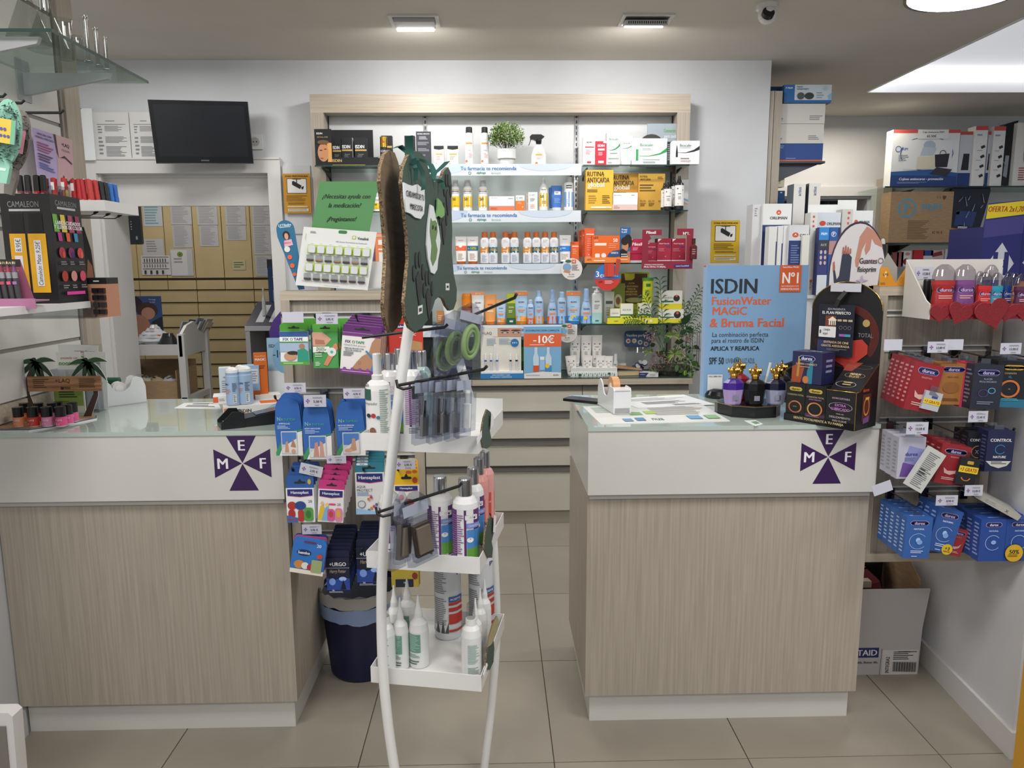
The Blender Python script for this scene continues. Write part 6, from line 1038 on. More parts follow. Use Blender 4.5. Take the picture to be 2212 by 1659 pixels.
# top glass shelf with bracket and laboratory glass
XE = -1.20; A = atx(110,62,XE); B = atx(320,175,XE)
t = thing('glass_shelf','clear glass shelf with dark green edge and steel bracket, upper left corner','shelf',(XW,A.y,A.z))
ye,w = B.y-A.y,XE-XW
MB().box(0,0,-.008,w,ye,0,'#e2ebe8 c 1.25').build('glass',t); MB().box(0,-.0012,-.0085,w,-.0002,.0005,GEDGE).box(w,-.001,-.0085,w+.0015,ye,.0005,GEDGE).build('green_edge',t)
for yb in (.03,ye-.16):
    m = MB(); m.prism([(0,-.08),(.02,-.08),(w-.06,-.03),(w-.05,-.012),(0,-.012)],yb,yb+.014,'#b3b6b8 s').box(.0,yb-.03,-.10,.005,yb+.04,.03,'#a9acae s').build('bracket',t)
def flask(label,px,py,Y,r,H,kind,scale=1):
    P = at(px,py,Y); t = thing('glass_flask' if kind < 2 else 'glass_cylinder',label,'glassware',(P.x,Y,A.z+.0008),0,'laboratory glassware on the top shelf'); R = r
    prof = [[(0,R),(.01,R),(H*.62,R*.28),(H*.95,R*.26),(H,R*.34)],[(0,R*.8),(H*.1,R),(H*.3,R*.98),(H*.55,R*.3),(H*.95,R*.24),(H,R*.32)],[(0,R*1.5),(.004,R*1.5),(.006,R*.8),(H*.92,R*.8),(H*.97,R),(H,R)],[(0,R),(H*.9,R),(H,R*1.1)]][kind]
    MB().loft([(z,a,a) for z,a in prof],20,'#e2e5e3 c 1.45',caps=False).build('glass',t)
for a in (('large conical glass flask, leftmost on the top glass shelf',60,60,2.33,.058,.20,0),('second large conical glass flask beside the first',100,60,2.40,.055,.19,0),('glass beaker behind the flasks on the top glass shelf',138,60,2.50,.022,.12,3),('small glass beaker between flasks and measuring cylinders',166,80,2.50,.018,.07,3),('tall measuring cylinder, left of three',186,70,2.53,.009,.14,2),('middle measuring cylinder, second of three',208,90,2.58,.009,.12,2),('short measuring cylinder, right of three',228,110,2.63,.008,.105,2)): flask(*a)
# black hooks with brushes
for i,(x0_,y0_,x1_,y1_,Y) in enumerate(((-20,206,13,206,1.95),(8,219,53,220,2.0),(30,243,138,241,2.10))):
    a,b = at(x0_,y0_,Y),at(x1_,y1_,Y); t = thing('black_hook','black display hook sticking out of the slatwall, %s of three' % ('upper','middle','lower long')[i],'hook',(a.x,Y,a.z))
    MB().tube([(XW-a.x,0,0),(b.x-a.x-.008,0,b.z-a.z-.003),(b.x-a.x,0,b.z-a.z+.004)],.0035,6,'#17181e').build('rod',t)
def brush(label,top,bot,Y,hw,hl,hcol,bcol,cardc,seed,xx=0):
    P = at(*top,Y); Q = at(*bot,Y); t = thing('hair_brush',label,'hairbrush',P,0,'hairbrushes hanging on the slatwall'); d = Q-P; Ln = d.length; t.rotation_euler = (0,math.atan2(-d.x,-d.z),0)
    m = MB(); m.prism([(hw*cos(a),-hl/2+hl/2*sin(a)) for a in [2*PI*i/20 for i in range(20)]],-.004,.004,hcol); m.build('brush_head',t)
    m = MB(); m.prism([(-.012,-hl+.01),(.012,-hl+.01),(.015,-Ln*.8),(.010,-Ln),(-.010,-Ln),(-.015,-Ln*.8)],-.006,.006,hcol).prism([(-.006,-hl-.015),(.006,-hl-.015),(.008,-Ln*.82),(-.008,-Ln*.82)],-.0068,-.006,'#c9e6da s' if seed == 1 else hcol); m.build('handle',t)
    rnd = RNG(seed); m = MB()
    for k in range(170):
        a = rnd.uniform(0,2*PI); r = math.sqrt(rnd.random()); x,z = hw*.95*r*cos(a),-hl/2+hl*.46*r*sin(a); m.tube([(x,0,z),(x+rnd.uniform(.0,.02),-.02,z-rnd.uniform(-.003,.006))],.0008,3,bcol,False)
    o = m.build('bristles',t); o['kind'] = 'stuff'
    m = MB(); s_ = -hl*.5; m.box(-hw*1.05,-.026,s_-.028,hw*1.05,-.023,s_+.028,cardc); p_ = m.build('brush_card',t)
    m = MB(); prt(m,hw*2.1,.056,[('r','#e8b84a',.42,0,.85,1),('r','#6fae8a',.85,0,1,1),('r','#cfe0a8',.12,.3,.3,.7)]+[('c','#4a5a9a',.55+.12*(i % 3),.3+.28*(i//3),.05) for i in range(5)] if seed == 1 else [('e','#8a4a3a',.4,.3,.12,.3),('e','#5a3a34',.7,.4,.1,.25),('t','#4a6ac0','split end',.5,.8,.16,.8,'b')],lambda x,z,l: (x,-.0262-l*.0003,s_-.028+z)); m.build('print',t)
brush('mint green vent brush with purple and yellow card at the left edge',(20,214),(8,396),1.90,.034,.155,'#8fc4ae s','#2a4a46','#9a84c0',1)
brush('black bristled brush with grey handle and pink card, behind the mint one',(48,238),(20,420),1.985,.030,.155,'#77706a s','#1c1c20','#e08fa8',2)
# mascara shelf
SA = atx(225,432,XE); SB = atx(298,443,XE); zt = SA.z; w = XE-XW; t = thing('mascara_shelf','white torn-edged cardboard shelf tray on wire hooks holding mascaras','shelf',(XW,SA.y,zt))
hh = zt-atx(225,455,XE).z
MB().box(0,0,-hh,w,.004,0,'#e2e1e0 s').box(w-.004,.004,-hh,w,SB.y-SA.y,0,'#e2e1e0 s').box(0,.004,-hh,w-.004,SB.y-SA.y,-hh+.003,'#d9d8d6 s').build('tray',t)
m = MB()
for k in range(3):
    y = .03+.075*k; m.tube([(0,y,-hh-.006),(w-.06+.0*k,y,-hh-.012),(w-.045,y,-hh-.004)],.0016,5,'#2a2a2c'); m.tube([(w-.05,y,-hh-.006),(w-.038,y,-hh+.001)],.004,6,'#17171a')
m.build('wire_hooks',t)
ML = [(100,395,'#6a2a2e',0),(118,392,'#a8282c',0),(140,367,'#b52c30',1),(155,366,'#a8262a',1),(167,365,'#c0383a',1),(178,364,'#b82c30',1),(192,363,'#c8403c',1),(205,366,'#c23a3a',2),(216,369,'#26282a',3),(226,371,'#232527',4),(236,374,'#2f74c4',5),(246,375,'#2a6cc0',6)]
for i,(x,y,c,k) in enumerate(ML):
    Y = SA.y+.022+.03*k if i > 2 else SA.y+.02; x_ = x+ (8 if i > 2 else 3); P = at(x_,440,Y); P.x = min(P.x,XE-.014); H = .098
    b = thing('mascara_tube','%s mascara tube on the white shelf, %s' % ({'#6a': 'dark wine','#a8': 'dark red','#b5': 'red','#c0': 'bright red','#b8': 'deep red','#c8': 'scarlet','#c2': 'crimson','#26': 'black','#23': 'black','#2f': 'blue','#2a': 'blue'}[c[:3]],('first','second','third','fourth','fifth','sixth','seventh','eighth','ninth','tenth','eleventh','last')[i]+' from the left'),'mascara',(P.x,Y,zt-hh+.0035),0,'mascara tubes on the white shelf',0,rad(-4 if i > 4 else 0))
    MB().loft([(0,.0085,.0085),(H*.55,.009,.009),(H*.56,.0082,.0082),(H*.98,.0088,.0088),(H,.006,.006)],14,c+' s').build('tube',b)
    m = MB(); prt(m,.012,H,[('t','#e6d9d6','+LAQ',.5,.26,.5,.3,'v'),('r','#e4e2e0',.1,.62,.9,.86)] if i in (1,2,3) else [('t','#e6d9d6','+LAQ',.35,.25,.55,.3,'v')],lambda x,z,l: (x,-.0095-l*.0002,z)); m.build('print',b)
# portrait card
xcard('portrait_card','lilac makeup card with closed eye portrait standing on the slatwall','card',((84,398),(163,432),(155,302),(70,275)),-1.49,'#b5a4cc',[('p','#c9a4a8',[(.5,0),(1,0),(1,1),(.52,1),(.56,.5)]),('p','#4a3a40',[(.5,1),(.56,1),(.6,.6),(.55,.7)]),('t','#3a3040','+LAQ',.8,.86,.06,.3,'b'),('t','#55485a','COLOURS',.8,.77,.035,.3),('p','#4a3436',[(.62,.62),(.75,.68),(.95,.60),(.95,.57),(.76,.64)]),('p','#2a1c1e',[(.68,.34),(.8,.26),(.95,.36),(.97,.33),(.82,.21),(.68,.29)]),('t','#4a4058','MASCARA CON',.26,.92,.035,.4,'b'),('t','#4a4058','FORMULA ARRICCIATA',.26,.86,.035,.46,'b'),L(.05,.6,.46,.78,4,'#a05a80'),L(.05,.44,.46,.58,3,'#55486a'),L(.05,.3,.46,.42,3,'#5a6ab0')])
# camaleon display
CX0,CX1,CY0,CY1,CZ0,CZ1 = at(9,530,2.10).x,XE,2.10,2.25,atx(107,657,XE).z,atx(107,418,XE).z
t = thing('lipstick_display','tall black makeup display with yellow price strips and colourful side panel','display',(CX0,CY0,CZ0)); w,d,h = CX1-CX0,CY1-CY0,CZ1-CZ0
MB().box(0,0,0,w,.003,h,'#1b1b1e s').box(w-.003,.003,0,w,d,h,'#1b1b1e s').box(0,d-.003,0,w-.003,d,h,'#1b1b1e s').box(0,.003,0,.003,d-.003,h,'#1b1b1e s').box(.003,.003,h-.03,w-.003,d-.003,h-.027,'#26262a').build('display_box',t)
m = MB(); prt(m,w,h,[('t','#8f9094','CAMALEON',.46,.905,.055,.62),('r','#b9b9ba',.17,.842,.79,.862),('r','#0e0e10',.18,.55,.44,.82),('r','#0e0e10',.54,.55,.82,.82),('r','#d9a01c',.13,.10,.45,.64),('r','#dfa820',.50,.10,.86,.64),('r','#dcdce0',.22,.47,.36,.60),('t','#1c2038','8.95€',.29,.535,.10,.11,'v'),('r','#dcdce0',.2,.2,.36,.44),('r','#dcdce0',.61,.16,.75,.58),('t','#1c2038','Camaleón Mate 9.25€',.68,.37,.09,.40,'vi')],None,x0=0)
LIP = ['#6fae4a','#d9c04a','#a8486a','#8a3a5a','#c94a3a','#b53a8a','#d9603a','#3a8ab0','#d9503a']
prt(m,d,h,[('t','#8f9094','CAMALEON',.5,.925,.05,.7),('r','#b9b9ba',.2,.87,.8,.89)]+[('p',LIP[i],[(.05+.24*i,.66),(.22+.24*i,.66),(.16+.24*i,.82),(.02+.24*i,.82)]) for i in range(4)]+[('t','#f2f2f2','LABIOS CUIDADOS',.5,.745,.035,.9,'b'),('t','#f2f2f2','Y LLENOS DE COLOR',.5,.705,.035,.94,'b')]+[('p',LIP[5+i],[(.14+.26*i,.575),(.26+.26*i,.575),(.24+.26*i,.655),(.12+.26*i,.655)]) for i in range(4) if i < 3]+
    [('e',('#a8344a','#7a2a5a','#c94a44')[i % 3],.2+.3*i,.47,.1,.05) for i in range(3)]+[('e',('#c94a3a','#3a2a6a','#d9605a')[i % 3],.24+.3*i,.45,.05,.03) for i in range(3)]+[('e',('#a83a2a','#c98a80','#c94a64')[i % 3],.2+.3*i,.25,.1,.05) for i in range(3)]+[L(.1+.3*i,.35,.3+.3*i,.39,2,'#8a8a8e') for i in range(3)]+[L(.1+.3*i,.13,.3+.3*i,.17,2,'#8a8a8e') for i in range(3)]+[('r','#d9409a',.18,.075,.8,.105)],lambda y,z,l: (w+.0003+l*.0003,y,z),x0=0); m.build('print',t)
for i,(x,c) in enumerate(((46,'#8a4a50'),(63,'#7a3a4a'),(82,'#c92c34'),(96,'#8a2028'),(108,'#b0a0b0'),(122,'#6a3a4c'),(134,'#c9b04a'))):
    Y = 2.13 if i < 4 else 2.17; H = .078 if i < 4 else .055; b = thing('lip_gloss',('black capped %s lip gloss' % ('nude','mauve','red','dark red')[i] if i < 4 else 'clear capped lipstick tester, %s' % ('lilac','plum','yellow tip')[i-4])+' on top of the black makeup display','lip gloss',(min(at(x,420,Y).x,XE-.012),Y+(.0 if i < 4 else .02*(i-4)),CZ1-.0265),0,'lip glosses on the black makeup display')
    MB().loft([(0,.0085,.0085),(H*.45,.0085,.0085),(H*.46,.0088,.0088),(H*.97,.008,.008),(H,.006,.006)],12,[c+' g',c+' g','#17171a s' if i < 4 else '#dfe2e6 c 1.5','#17171a s' if i < 4 else '#dfe2e6 c 1.5']).build('tube',b)
    if i < 4: m = MB(); prt(m,.012,H,[('r','#d9d6d0',.15,.22,.85,.38)],lambda x,z,l: (x,-.009-l*.0002,z)); m.build('print',b)
    else: MB().loft([(H*.46,.005,.005),(H*.7,.005,.005),(H*.85,.002,.002)],8,c+' s').build('lipstick_tip',b)
# white shelf under it, acrylic tray, brown tester stand
LZ = CZ0; t = thing('white_shelf','white shelf under the black makeup display on the slatwall','shelf',(XW,1.5,LZ)); MB().box(0,0,-.02,XE-XW+.0,.758,-.0005,'#d9d8d6 s').build('board',t)
t = thing('acrylic_tray','clear acrylic tray sticking out beside the black makeup display','tray',(XW,2.262,at(205,688,2.262).z)); wq = -1.19-XW; dq = .10; hq = LZ-.003-t.location.z
MB().box(.05,0,0,wq,dq,.003,'#e4e6e8 c 1.6').box(.05,0,.003,wq,.003,hq,'#dfe2e4 c 1.7').box(wq-.003,.003,.003,wq,dq,hq,'#dfe2e4 c 1.7').build('tray',t); AT = t.location.z+.0035
x,z,w,h = dims((180,600,236,680),2.272,AT); t = thing('tester_stand','brown and black makeup tester stand in the acrylic tray','display',(x,2.272,z))
MB().box(-w/2,0,0,w/2,.07,h*.84,'#b98466 s').box(-w/2,0,h*.84,w/2,.07,h,'#17171a s').build('stand',t); m = MB()
for r_ in range(4):
    for c_ in range(2): m.box(-w*.02+c_*w*.25,-.012,h*(.08+.18*r_),w*.2+c_*w*.25,.0,h*(.2+.18*r_),'#1a1a1e g')
m.build('testers',t); p = MB(); prt(p,w,h,[('r','#c9c9cc',.5,.90,.72,.93),('e','#e6c4a8',.25,.3,.1,.1)]); p.build('print',t)
t = thing('brush_holder','black tapered card with skin tone samples behind the tester stand','card',(at(190,600,2.56).x,2.56,LZ)); q = lambda x,y: (at(x,y,2.56).x-at(190,600,2.56).x,at(x,y,2.56).z-LZ)
MB().prism([q(176,655),q(212,655),q(196,540),q(180,490),q(176,490)],0,.003,'#1a1a1e s').prism([q(186,650),q(210,650),q(200,575),q(190,560)],-.0015,-.0003,'#8a5a44 s').build('card',t)
# lip pen display at the left edge
YL = 1.98; x,z,w,h = dims((-30,563,55,655),YL); zs = at(50,648,YL-.02).z
t = thing('lip_pen_display','mauve display of black lip crayons with clear caps at the left edge','display',(x,YL,zs)); h = at(10,560,YL).z-zs
MB().prism([(-w/2,0),(w/2+.01,0),(w/2-.016,h),(-w/2,h)],.02,.023,'#8a4a62').build('back_card',t); m = MB(); prt(m,w,h,[('r','#26242a',0,.82,.86,1),('t','#d9c97a','NATURALES',.5,.91,.06,.5,'b'),('t','#e6c97a','ROSA · VIOLETA',.62,.72,.035,.5)],lambda x,z,l: (x,.0197-l*.0003,z)); m.build('print',t)
MB().box(-w/2,-.03,-.004,w/2+.045,.03,.0,'#a06a8a').box(-w/2,-.032,-.022,w/2+.045,-.03,.004,'#a46c8e').build('mauve_tray',t)
for i,(x_,c) in enumerate(((2,'#a8607a'),(16,'#b04a5a'),(30,'#d9507a'),(43,'#9a6aa8'))):
    P = at(x_,640,YL); b = thing('lip_crayon','black lip crayon with clear cap and %s tip' % ('dusty pink','rose','bright pink','violet')[i],'lip crayon',(P.x,YL-.004,zs+.0005),0,'lip crayons at the left edge',0,rad(-4)); H = .098
    MB().loft([(0,.0065,.0065),(H*.55,.0068,.0068),(H*.56,.0062,.0062),(H*.72,.0062,.0062)],12,['#3a3a3e s','#2a2a2e s','#8a8c90 s']).build('barrel',b); MB().loft([(H*.72,.0064,.0064),(H*.93,.005,.005),(H,.002,.002)],12,'#e6d9de c 1.5').build('clear_cap',b); MB().loft([(H*.72,.004,.004),(H*.9,.001,.001)],8,c).box(-.005,-.0075,H*.40,.005,-.0068,H*.48,c).build('colour_tip',b)
t = thing('white_shelf','white shelf edge below the mauve lip crayon display','shelf',(XW,1.3,zs-.047)); MB().box(0,0,0,.30,.74,.015,'#cfcecc s').build('board',t)
# white plastic stand at the lower left edge
t = thing('plastic_bin','white plastic bin with grey panel cut off by the lower left edge','bin',(at(-30,1640,1.75).x,1.75,0)); hq = at(20,1540,1.75).z; wr = at(33,1600,1.75).x-at(-30,1640,1.75).x
MB().prism([(-.2,0),(wr-.012,0),(wr,hq-.01),(wr-.01,hq),(-.2,hq)],0,.04,'#d5d2d0 s').build('body',t); MB().prism([(-.2,0),(wr-.028,0),(wr-.018,hq-.035),(-.2,hq-.03)],-.004,0,'#7a736c s').prism([(-.2,.02),(wr-.03,.02),(wr-.026,.05),(-.2,.04)],-.006,-.004,'#3f5a4a').build('grey_panel',t)
# ================================================================== BACK ROOM
YB6 = 6.3; xj = at(418,520,YB6).x; cw = .2345
t = thing('drawer_wall','beige metal drawer wall with tall doors above rows of drawers in the back room','cabinet',(xj,YB6,0)); MB().box(-cw*4,.02,0,cw*6,.5,2.3,'#4a3f2c').build('carcass',t)
zT = at(450,601,YB6).z; z0_ = at(450,626,YB6).z
for i in range(-4,6): MB().box(i*cw+.003,0,zT+.004,(i+1)*cw-.003,.02,2.28,BEIGE).build('door_panel',t)
ph = .1035
for i in range(-4,6): MB().box(i*cw+.003,0,z0_+.004,(i+1)*cw-.003,.022,zT-.016,BEIGE).build('drawer',t)
for k in range(11):
    for i in range(-2,3):
        zt = z0_-k*ph; z = zt-ph
        if z > 0: MB().box(2*i*cw+.003,0,z+.004,2*(i+1)*cw-.003,.022,zt-.018,BEIGE).box(2*i*cw+.003,.006,zt-.018,2*(i+1)*cw-.003,.022,zt-.006,'#9d8c68').build('drawer',t)
TXP = [FP(.1,.03,.95,.97,26,'#a9aab0')]
for i,(r,lab) in enumerate((((311,425,352,489),None),((370,425,415,485),'u'),((375,486,416,535),'l'),((427,425,471,486),'u'),((433,487,473,532),'l'),((488,425,532,486),'u'),((490,487,533,519),'l'),((546,425,590,486),'u'),((549,487,588,550),'l'),((553,552,588,596),'b'))):
    lab_ = 'printed sheet with blue stripes taped to the first beige door' if not lab else {'u': 'upper','l': 'lower','b': 'lowest'}[lab]+' typed list taped to the %s beige door' % {0: 'second',1: 'third',2: 'fourth',3: 'rightmost'}[(i-1)//2 if i < 9 else 3]
    paper(lab_,r,YB6-.003-.001*(i % 2),'#b5b7be' if lab else '#bcc4cc',[FP(.08,.05,.85,.95,16 if lab else 10,'#96989f' if lab else '#6fa0b5')],group='sheets taped to the beige drawer wall',th=.001)
paper('handwritten notice above the calendar sheet on the beige wall',(309,516,355,553),YB6-.003,'#b9bac0',[FP(.2,.2,.8,.9,5,'#8a8b90')],th=.001,group='sheets taped to the beige drawer wall')
paper('white calendar sheet with black grid rows on the beige wall',(307,552,370,594),YB6-.005,'#c9cace',[('r','#3a3b40',.05,.9,.95,.93),('r','#3a3b40',.05,.6,.95,.63),('r','#3a3b40',.05,.3,.95,.33)]+[('r','#55565c',.1+.09*i,.66+.0*i,.14+.09*i,.84) for i in range(9)]+[('r','#66676c',.1+.09*i,.4,.13+.09*i,.55) for i in range(9)]+[('r','#33343a',.1+.2*i,.06,.17+.2*i,.24) for i in range(4)],th=.001)
paper('clear sleeve note with round green sticker on the beige wall',(371,538,419,596),YB6-.006,'#b5b8bd',[('r','#c9cbd0',.04,.02,.75,.96),('e','#6a8a3a',.44,.8,.13,.1),('e','#3f5a20',.44,.8,.04,.03),FP(.15,.45,.7,.68,2)],th=.002)
paper('small cream handwritten note on the fourth beige door',(503,562,531,583),YB6-.004,'#b9b78f',[FP(.1,.15,.9,.85,3,'#6a6850')],'note','paper_note')
# black router
t = thing('router','black wall mounted router behind the white doorway jamb','router',(at(289,528,5.6).x,5.6,at(289,528,5.6).z)); hq = at(289,440,5.6).z-at(289,528,5.6).z
MB().rbox(-.06,0,0,.06,.03,hq,.012,'#15161a g').build('housing',t); m = MB()
for k in range(4): m.box(-.01,-.002,hq*.55-.018*k,-.004,0,hq*.55-.018*k+.006,'#b9c4c4')
m.box(.02,-.002,hq*.12,.032,0,hq*.2,'#9aa4a4').build('indicator',t)
# trolley
YT_ = 4.95; a = at(295,765,YT_); b = at(400,860,YT_)
tx = at(383,745,YT_).x; tz = at(340,745,YT_).z; t = thing('changing_trolley','white wooden trolley with arched end panel loaded with papers','trolley',(tx,YT_,0)); lw_ = .075
MB().box(-.45,0,tz-.07,0,.02,tz,'#c4c3c4 s').box(-.45,.02,tz-.065,0,.45,tz-.05,'#b9b8b8 s').build('top_tray',t)
e = MB(); x1 = at(445,760,YT_+.35).x-tx
za = at(385,722,YT_).z
for yy,nm in ((0,'front'),(.40,'rear')): MB().box(0,yy,0,.045,yy+.04,za,'#c9c8c9 s').build('leg',t)
MB().prism([(0,tz-.08),(.44,tz-.08),(.44,za-.01),(.34,za+.05),(.22,za+.07),(.1,za+.05),(0,za-.01)],.01,.03,'#c6c5c6 s','x').build('end_panel',t)
MB().box(.005,0,.62,.04,.44,.66,'#c9c8c9 s').box(.005,0,.18,.04,.44,.22,'#c9c8c9 s').box(-.45,0,.62,.005,.44,.635,'#b9b8b8 s').build('lower_shelf',t)
# things on the trolley
t = thing('photo_poster','blue poster of a woman cuddling a child leaning on the trolley','poster',(at(318,740,5.33).x,5.33,tz-.049)); w,h = .24,at(318,640,5.33).z-tz+.05
MB().box(-w/2,0,0,w/2,.004,h,'#2f4a7c').build('card',t); p = MB(); prt(p,w,h,[('e','#241812',.14,.84,.32,.17),('e','#a0705a',.12,.80,.14,.14),('e','#3a2418',.58,.72,.3,.16),('e','#a87860',.60,.66,.2,.12),('e','#9a6a54',.3,.40,.34,.24),('p','#1a1a26',[(.5,.1),(1,.1),(1,.6),(.7,.5)]),('t','#c4ccd9','Protege',.75,.93,.03,.3),('t','#c4ccd9','su piel',.75,.88,.03,.3),('r','#c9502c',.0,.2,.35,.26)]); p.build('print',t)
t = thing('plastic_bag','crumpled white plastic bag on the trolley','bag',(at(325,745,5.05).x,5.12,tz-.049)); rnd = RNG(4); m = MB()
sec = []
for k in range(9):
    f_ = k/8; sec.append((f_*.17,(.11*sin(PI*(.25+.72*f_)))+rnd.uniform(-.008,.008),.08*sin(PI*(.3+.66*f_))+rnd.uniform(-.01,.01)))
m.loft(sec,14,'#bcbec4 s'); m.v = [(x+rnd.uniform(-.008,.008),y+rnd.uniform(-.008,.008),z) for x,y,z in m.v]; m.build('bag',t)
b = thing('bag_filling','grey and orange contents inside the plastic bag','clutter',t.location); MB().loft([(0,.07,.05),(.06,.08,.055),(.11,.04,.03)],10,'#a4a4a8').box(.0,-.05,.09,.06,-.02,.105,'#d9603a').build('bundle',b)
for i in range(7):
    x,Y = at(372+i*9,740,5.1).x,5.12+.03*i; w = .16; t = thing('magazine','leaning magazine or folder on the trolley, %s in the row' % ORD[i],'magazine',(min(x,tx-.03),min(Y,5.3),tz-.049),0,'magazines stacked on the trolley',rad(-6),rad(18+i*2)); MB().box(-.004,0,0,.004,.12,.20+.014*(i % 3),('#a9acb4','#3a3c42','#8f949c','#c4c6c9','#77868a','#b5b0a8','#c9c4bc')[i] ).build('cover',t)
    if i in (3,6): p = MB(); prt(p,.12,.2,[('p','#b5463a',[(.1+.2*k,.1),(.2+.2*k,.1),(.26+.2*k,.8),(.16+.2*k,.8)]) for k in range(4)],lambda y,z,l: (.0043+l*.0003,y,z),x0=0); p.build('print',t)
t = thing('black_bag','glossy black and silver bag between the plastic bag and magazines','bag',(at(362,745,5.0).x,5.02,tz-.049)); m = MB(); m.loft([(0,.06,.04),(.05,.065,.045),(.10,.04,.03),(.12,.03,.02)],12,'#23262a g'); m.v = [(x+rnd.uniform(-.006,.006),y+rnd.uniform(-.006,.006),z) for x,y,z in m.v]; m.build('bag',t)
t = thing('cardboard_box','open brown cardboard box on the trolley lower shelf','box',(tx-.24,YT_+.04,.6355)); MB().box(-.2,0,0,.2,.006,.13,CARD).box(-.2,.34,0,.2,.346,.24,CARD).box(-.2,.006,0,-.194,.34,.2,CARD).box(.194,.006,0,.2,.34,.2,CARD).box(-.194,.006,0,.194,.34,.005,CARD).build('box',t)
for i in range(4):
    b = thing('crumpled_paper','crumpled pale packing paper in the brown box, %s piece' % ORD[i],'paper',(tx-.36+.08*i,YT_+.12,.6415),i,'crumpled packing paper'); m = MB(); m.sph((0,0,.075),.07,('#c9c9c8','#b9b4a8','#a89878','#c4c4c9')[i],8,6,(1,.8,1)); m.v = [(x+rnd.uniform(-.015,.015),y+rnd.uniform(-.01,.01),z+rnd.uniform(-.004,.012)) for x,y,z in m.v]; m.build('paper',b)
t = thing('cardboard_box','brown cardboard box on the floor under the trolley','box',(tx-.2,YT_+.03,.221)); MB().box(-.2,0,0,.2,.33,.24,CARD).build('box',t)
t = thing('storage_crate','yellow plastic crate under the trolley in the back room','crate',(tx-.47,YT_-.12,0)); MB().box(-.1,0,0,.1,.08,.54,'#c48f1c s').build('crate',t)
# toothbrush demo stand
YD = 5.0; x,z,w,h = dims((538,708,640,852),YD,0); hz = at(560,708,YD).z; t = thing('demo_stand','grey toothbrush demo stand with dark sloped top behind the hook board','display',(x,YD,0))
MB().box(-w/2,0,0,w/2,.35,.02,'#9a9a9c s').box(-w/2,0,.02,-w/2+.03,.35,hz,'#a9a8aa s').box(-w/2+.03,.33,.02,w/2,.35,hz,'#6f7072 s').box(-w/2+.03,.0,hz*.55,w/2,.33,hz*.55+.015,'#a9a8aa s').build('cabinet',t)
MB().prism([(0,hz),(.3,hz),(.3,hz+.16),(0,hz+.01)],-w/2,w/2,'#232840 s','x').box(-w/2-.001,-.004,hz-.02,w/2+.001,0,hz+.012,'#b5b5b8 s').build('sloped_top',t)
m = MB(); sp = [('r','#c4c6cc',.18,.15,.34,.85),('r','#c4c6cc',.46,.15,.6,.85)]; sl_ = math.hypot(.3,.15); prt(m,w,sl_,sp,lambda x_,v,l: (x_,v*.3/sl_-.0007*.5-l*.0003,hz+.01+v*.15/sl_+.0006+l*.0004)); m.build('print',t)
m = MB(); hx = -w/2+.06; hy = at(575,575,YD+.3).z; m.prism([(a_+hx+.02,b_) for a_,b_ in rrect(0,hz+.14,.30,hy,.02)],.30,.305,'#2a4a80').build('header_card',t); m = MB(); prt(m,.3,hy-hz-.14,[('t','#c9d4e6','50%',.35,.58,.1,.3,'b'),('c','#c9d4e6',.18,.85,.05),FP(.1,.68,.6,.74,1,'#9ab0d0'),('r','#8a97ab',.1,.05,.9,.38),('e','#5a6a84',.4,.2,.14,.12)],lambda x_,z_,l: (x_,.2997-l*.0003,z_),x0=hx+.02,z0=hz+.14); m.build('print',t)
b = thing('electric_toothbrush','white electric toothbrush standing on the dark demo stand','toothbrush',(at(571,676,YD+.12).x,YD+.12,hz+.0725)); MB().loft([(0,.013,.013),(.01,.014,.014),(.10,.012,.012),(.13,.006,.006),(.17,.004,.004),(.172,.007,.005),(.19,.006,.005)],12,'#c9ccd2 g').build('toothbrush',b)
paper('white logo sheet with a dark letter O above the demo stand header',(577,560,592,580),5.9,'#22262c',(),'sign','logo_sheet')
t = thing('purple_bin','purple plastic container behind the hook board top left','container',(at(598,720,2.75).x,2.73,1.0195)); MB().prism([(-.012,.0),(.03,.0),(.03,.34),(-.005,.30),(-.022,.26)],0,.05,'#4a2a80 s').build('body',t)
x,z,w,h = dims((583,716,640,868),2.745,zc); t = carton('pale blue sun care card with minus ten bubble behind the hook board',(583,730,640,868),2.70,.008,'#9cc4de',[('t','#2a3a4c','ISDIN',.25,.88,.05,.35,'b'),('r','#e4ebf0',0,.0,1,.5),('e','#7fb4d9',.62,.72,.42,.26),('t','#2a3a4c','-10',.42,.76,.12,.4,'b')],zc,name='sun_care_card',cat='card')
# ================================================================== WHITE FLOOR STAND
FL = Vector((-.315,1.726)); FR = Vector((-.040,1.675)); xd = (FR-FL).normalized(); yd = Vector((-xd.y,xd.x)); TW,TD = (FR-FL).length,.33
cS = (FL+FR)/2+yd*TD/2; aS = math.atan2(xd.y,xd.x)
S = thing('floor_stand','white curved pole floor stand with three trays and black hooks in the aisle','display stand',(cS.x,cS.y,0),aS)
SI = (MT((cS.x,cS.y,0)) @ MR(aS,4,'Z')).inverted()
WH = '#e2e1df g'
ZT = [1.122,.83,.53]
for k,z in enumerate(ZT):
    w,d = TW/2,TD/2; m = MB()
    m.box(-w,-d,z-.042,w,d,z-.038,WH).box(-w,-d,z-.038,w,-d+.002,z,WH).box(-w,d-.002,z-.038,w,d,z+(.03 if k == 0 else 0),WH).box(-w,-d+.002,z-.038,-w+.002,d-.002,z,WH).box(w-.002,-d+.002,z-.038,w,d-.002,z,WH).build('tray',S)
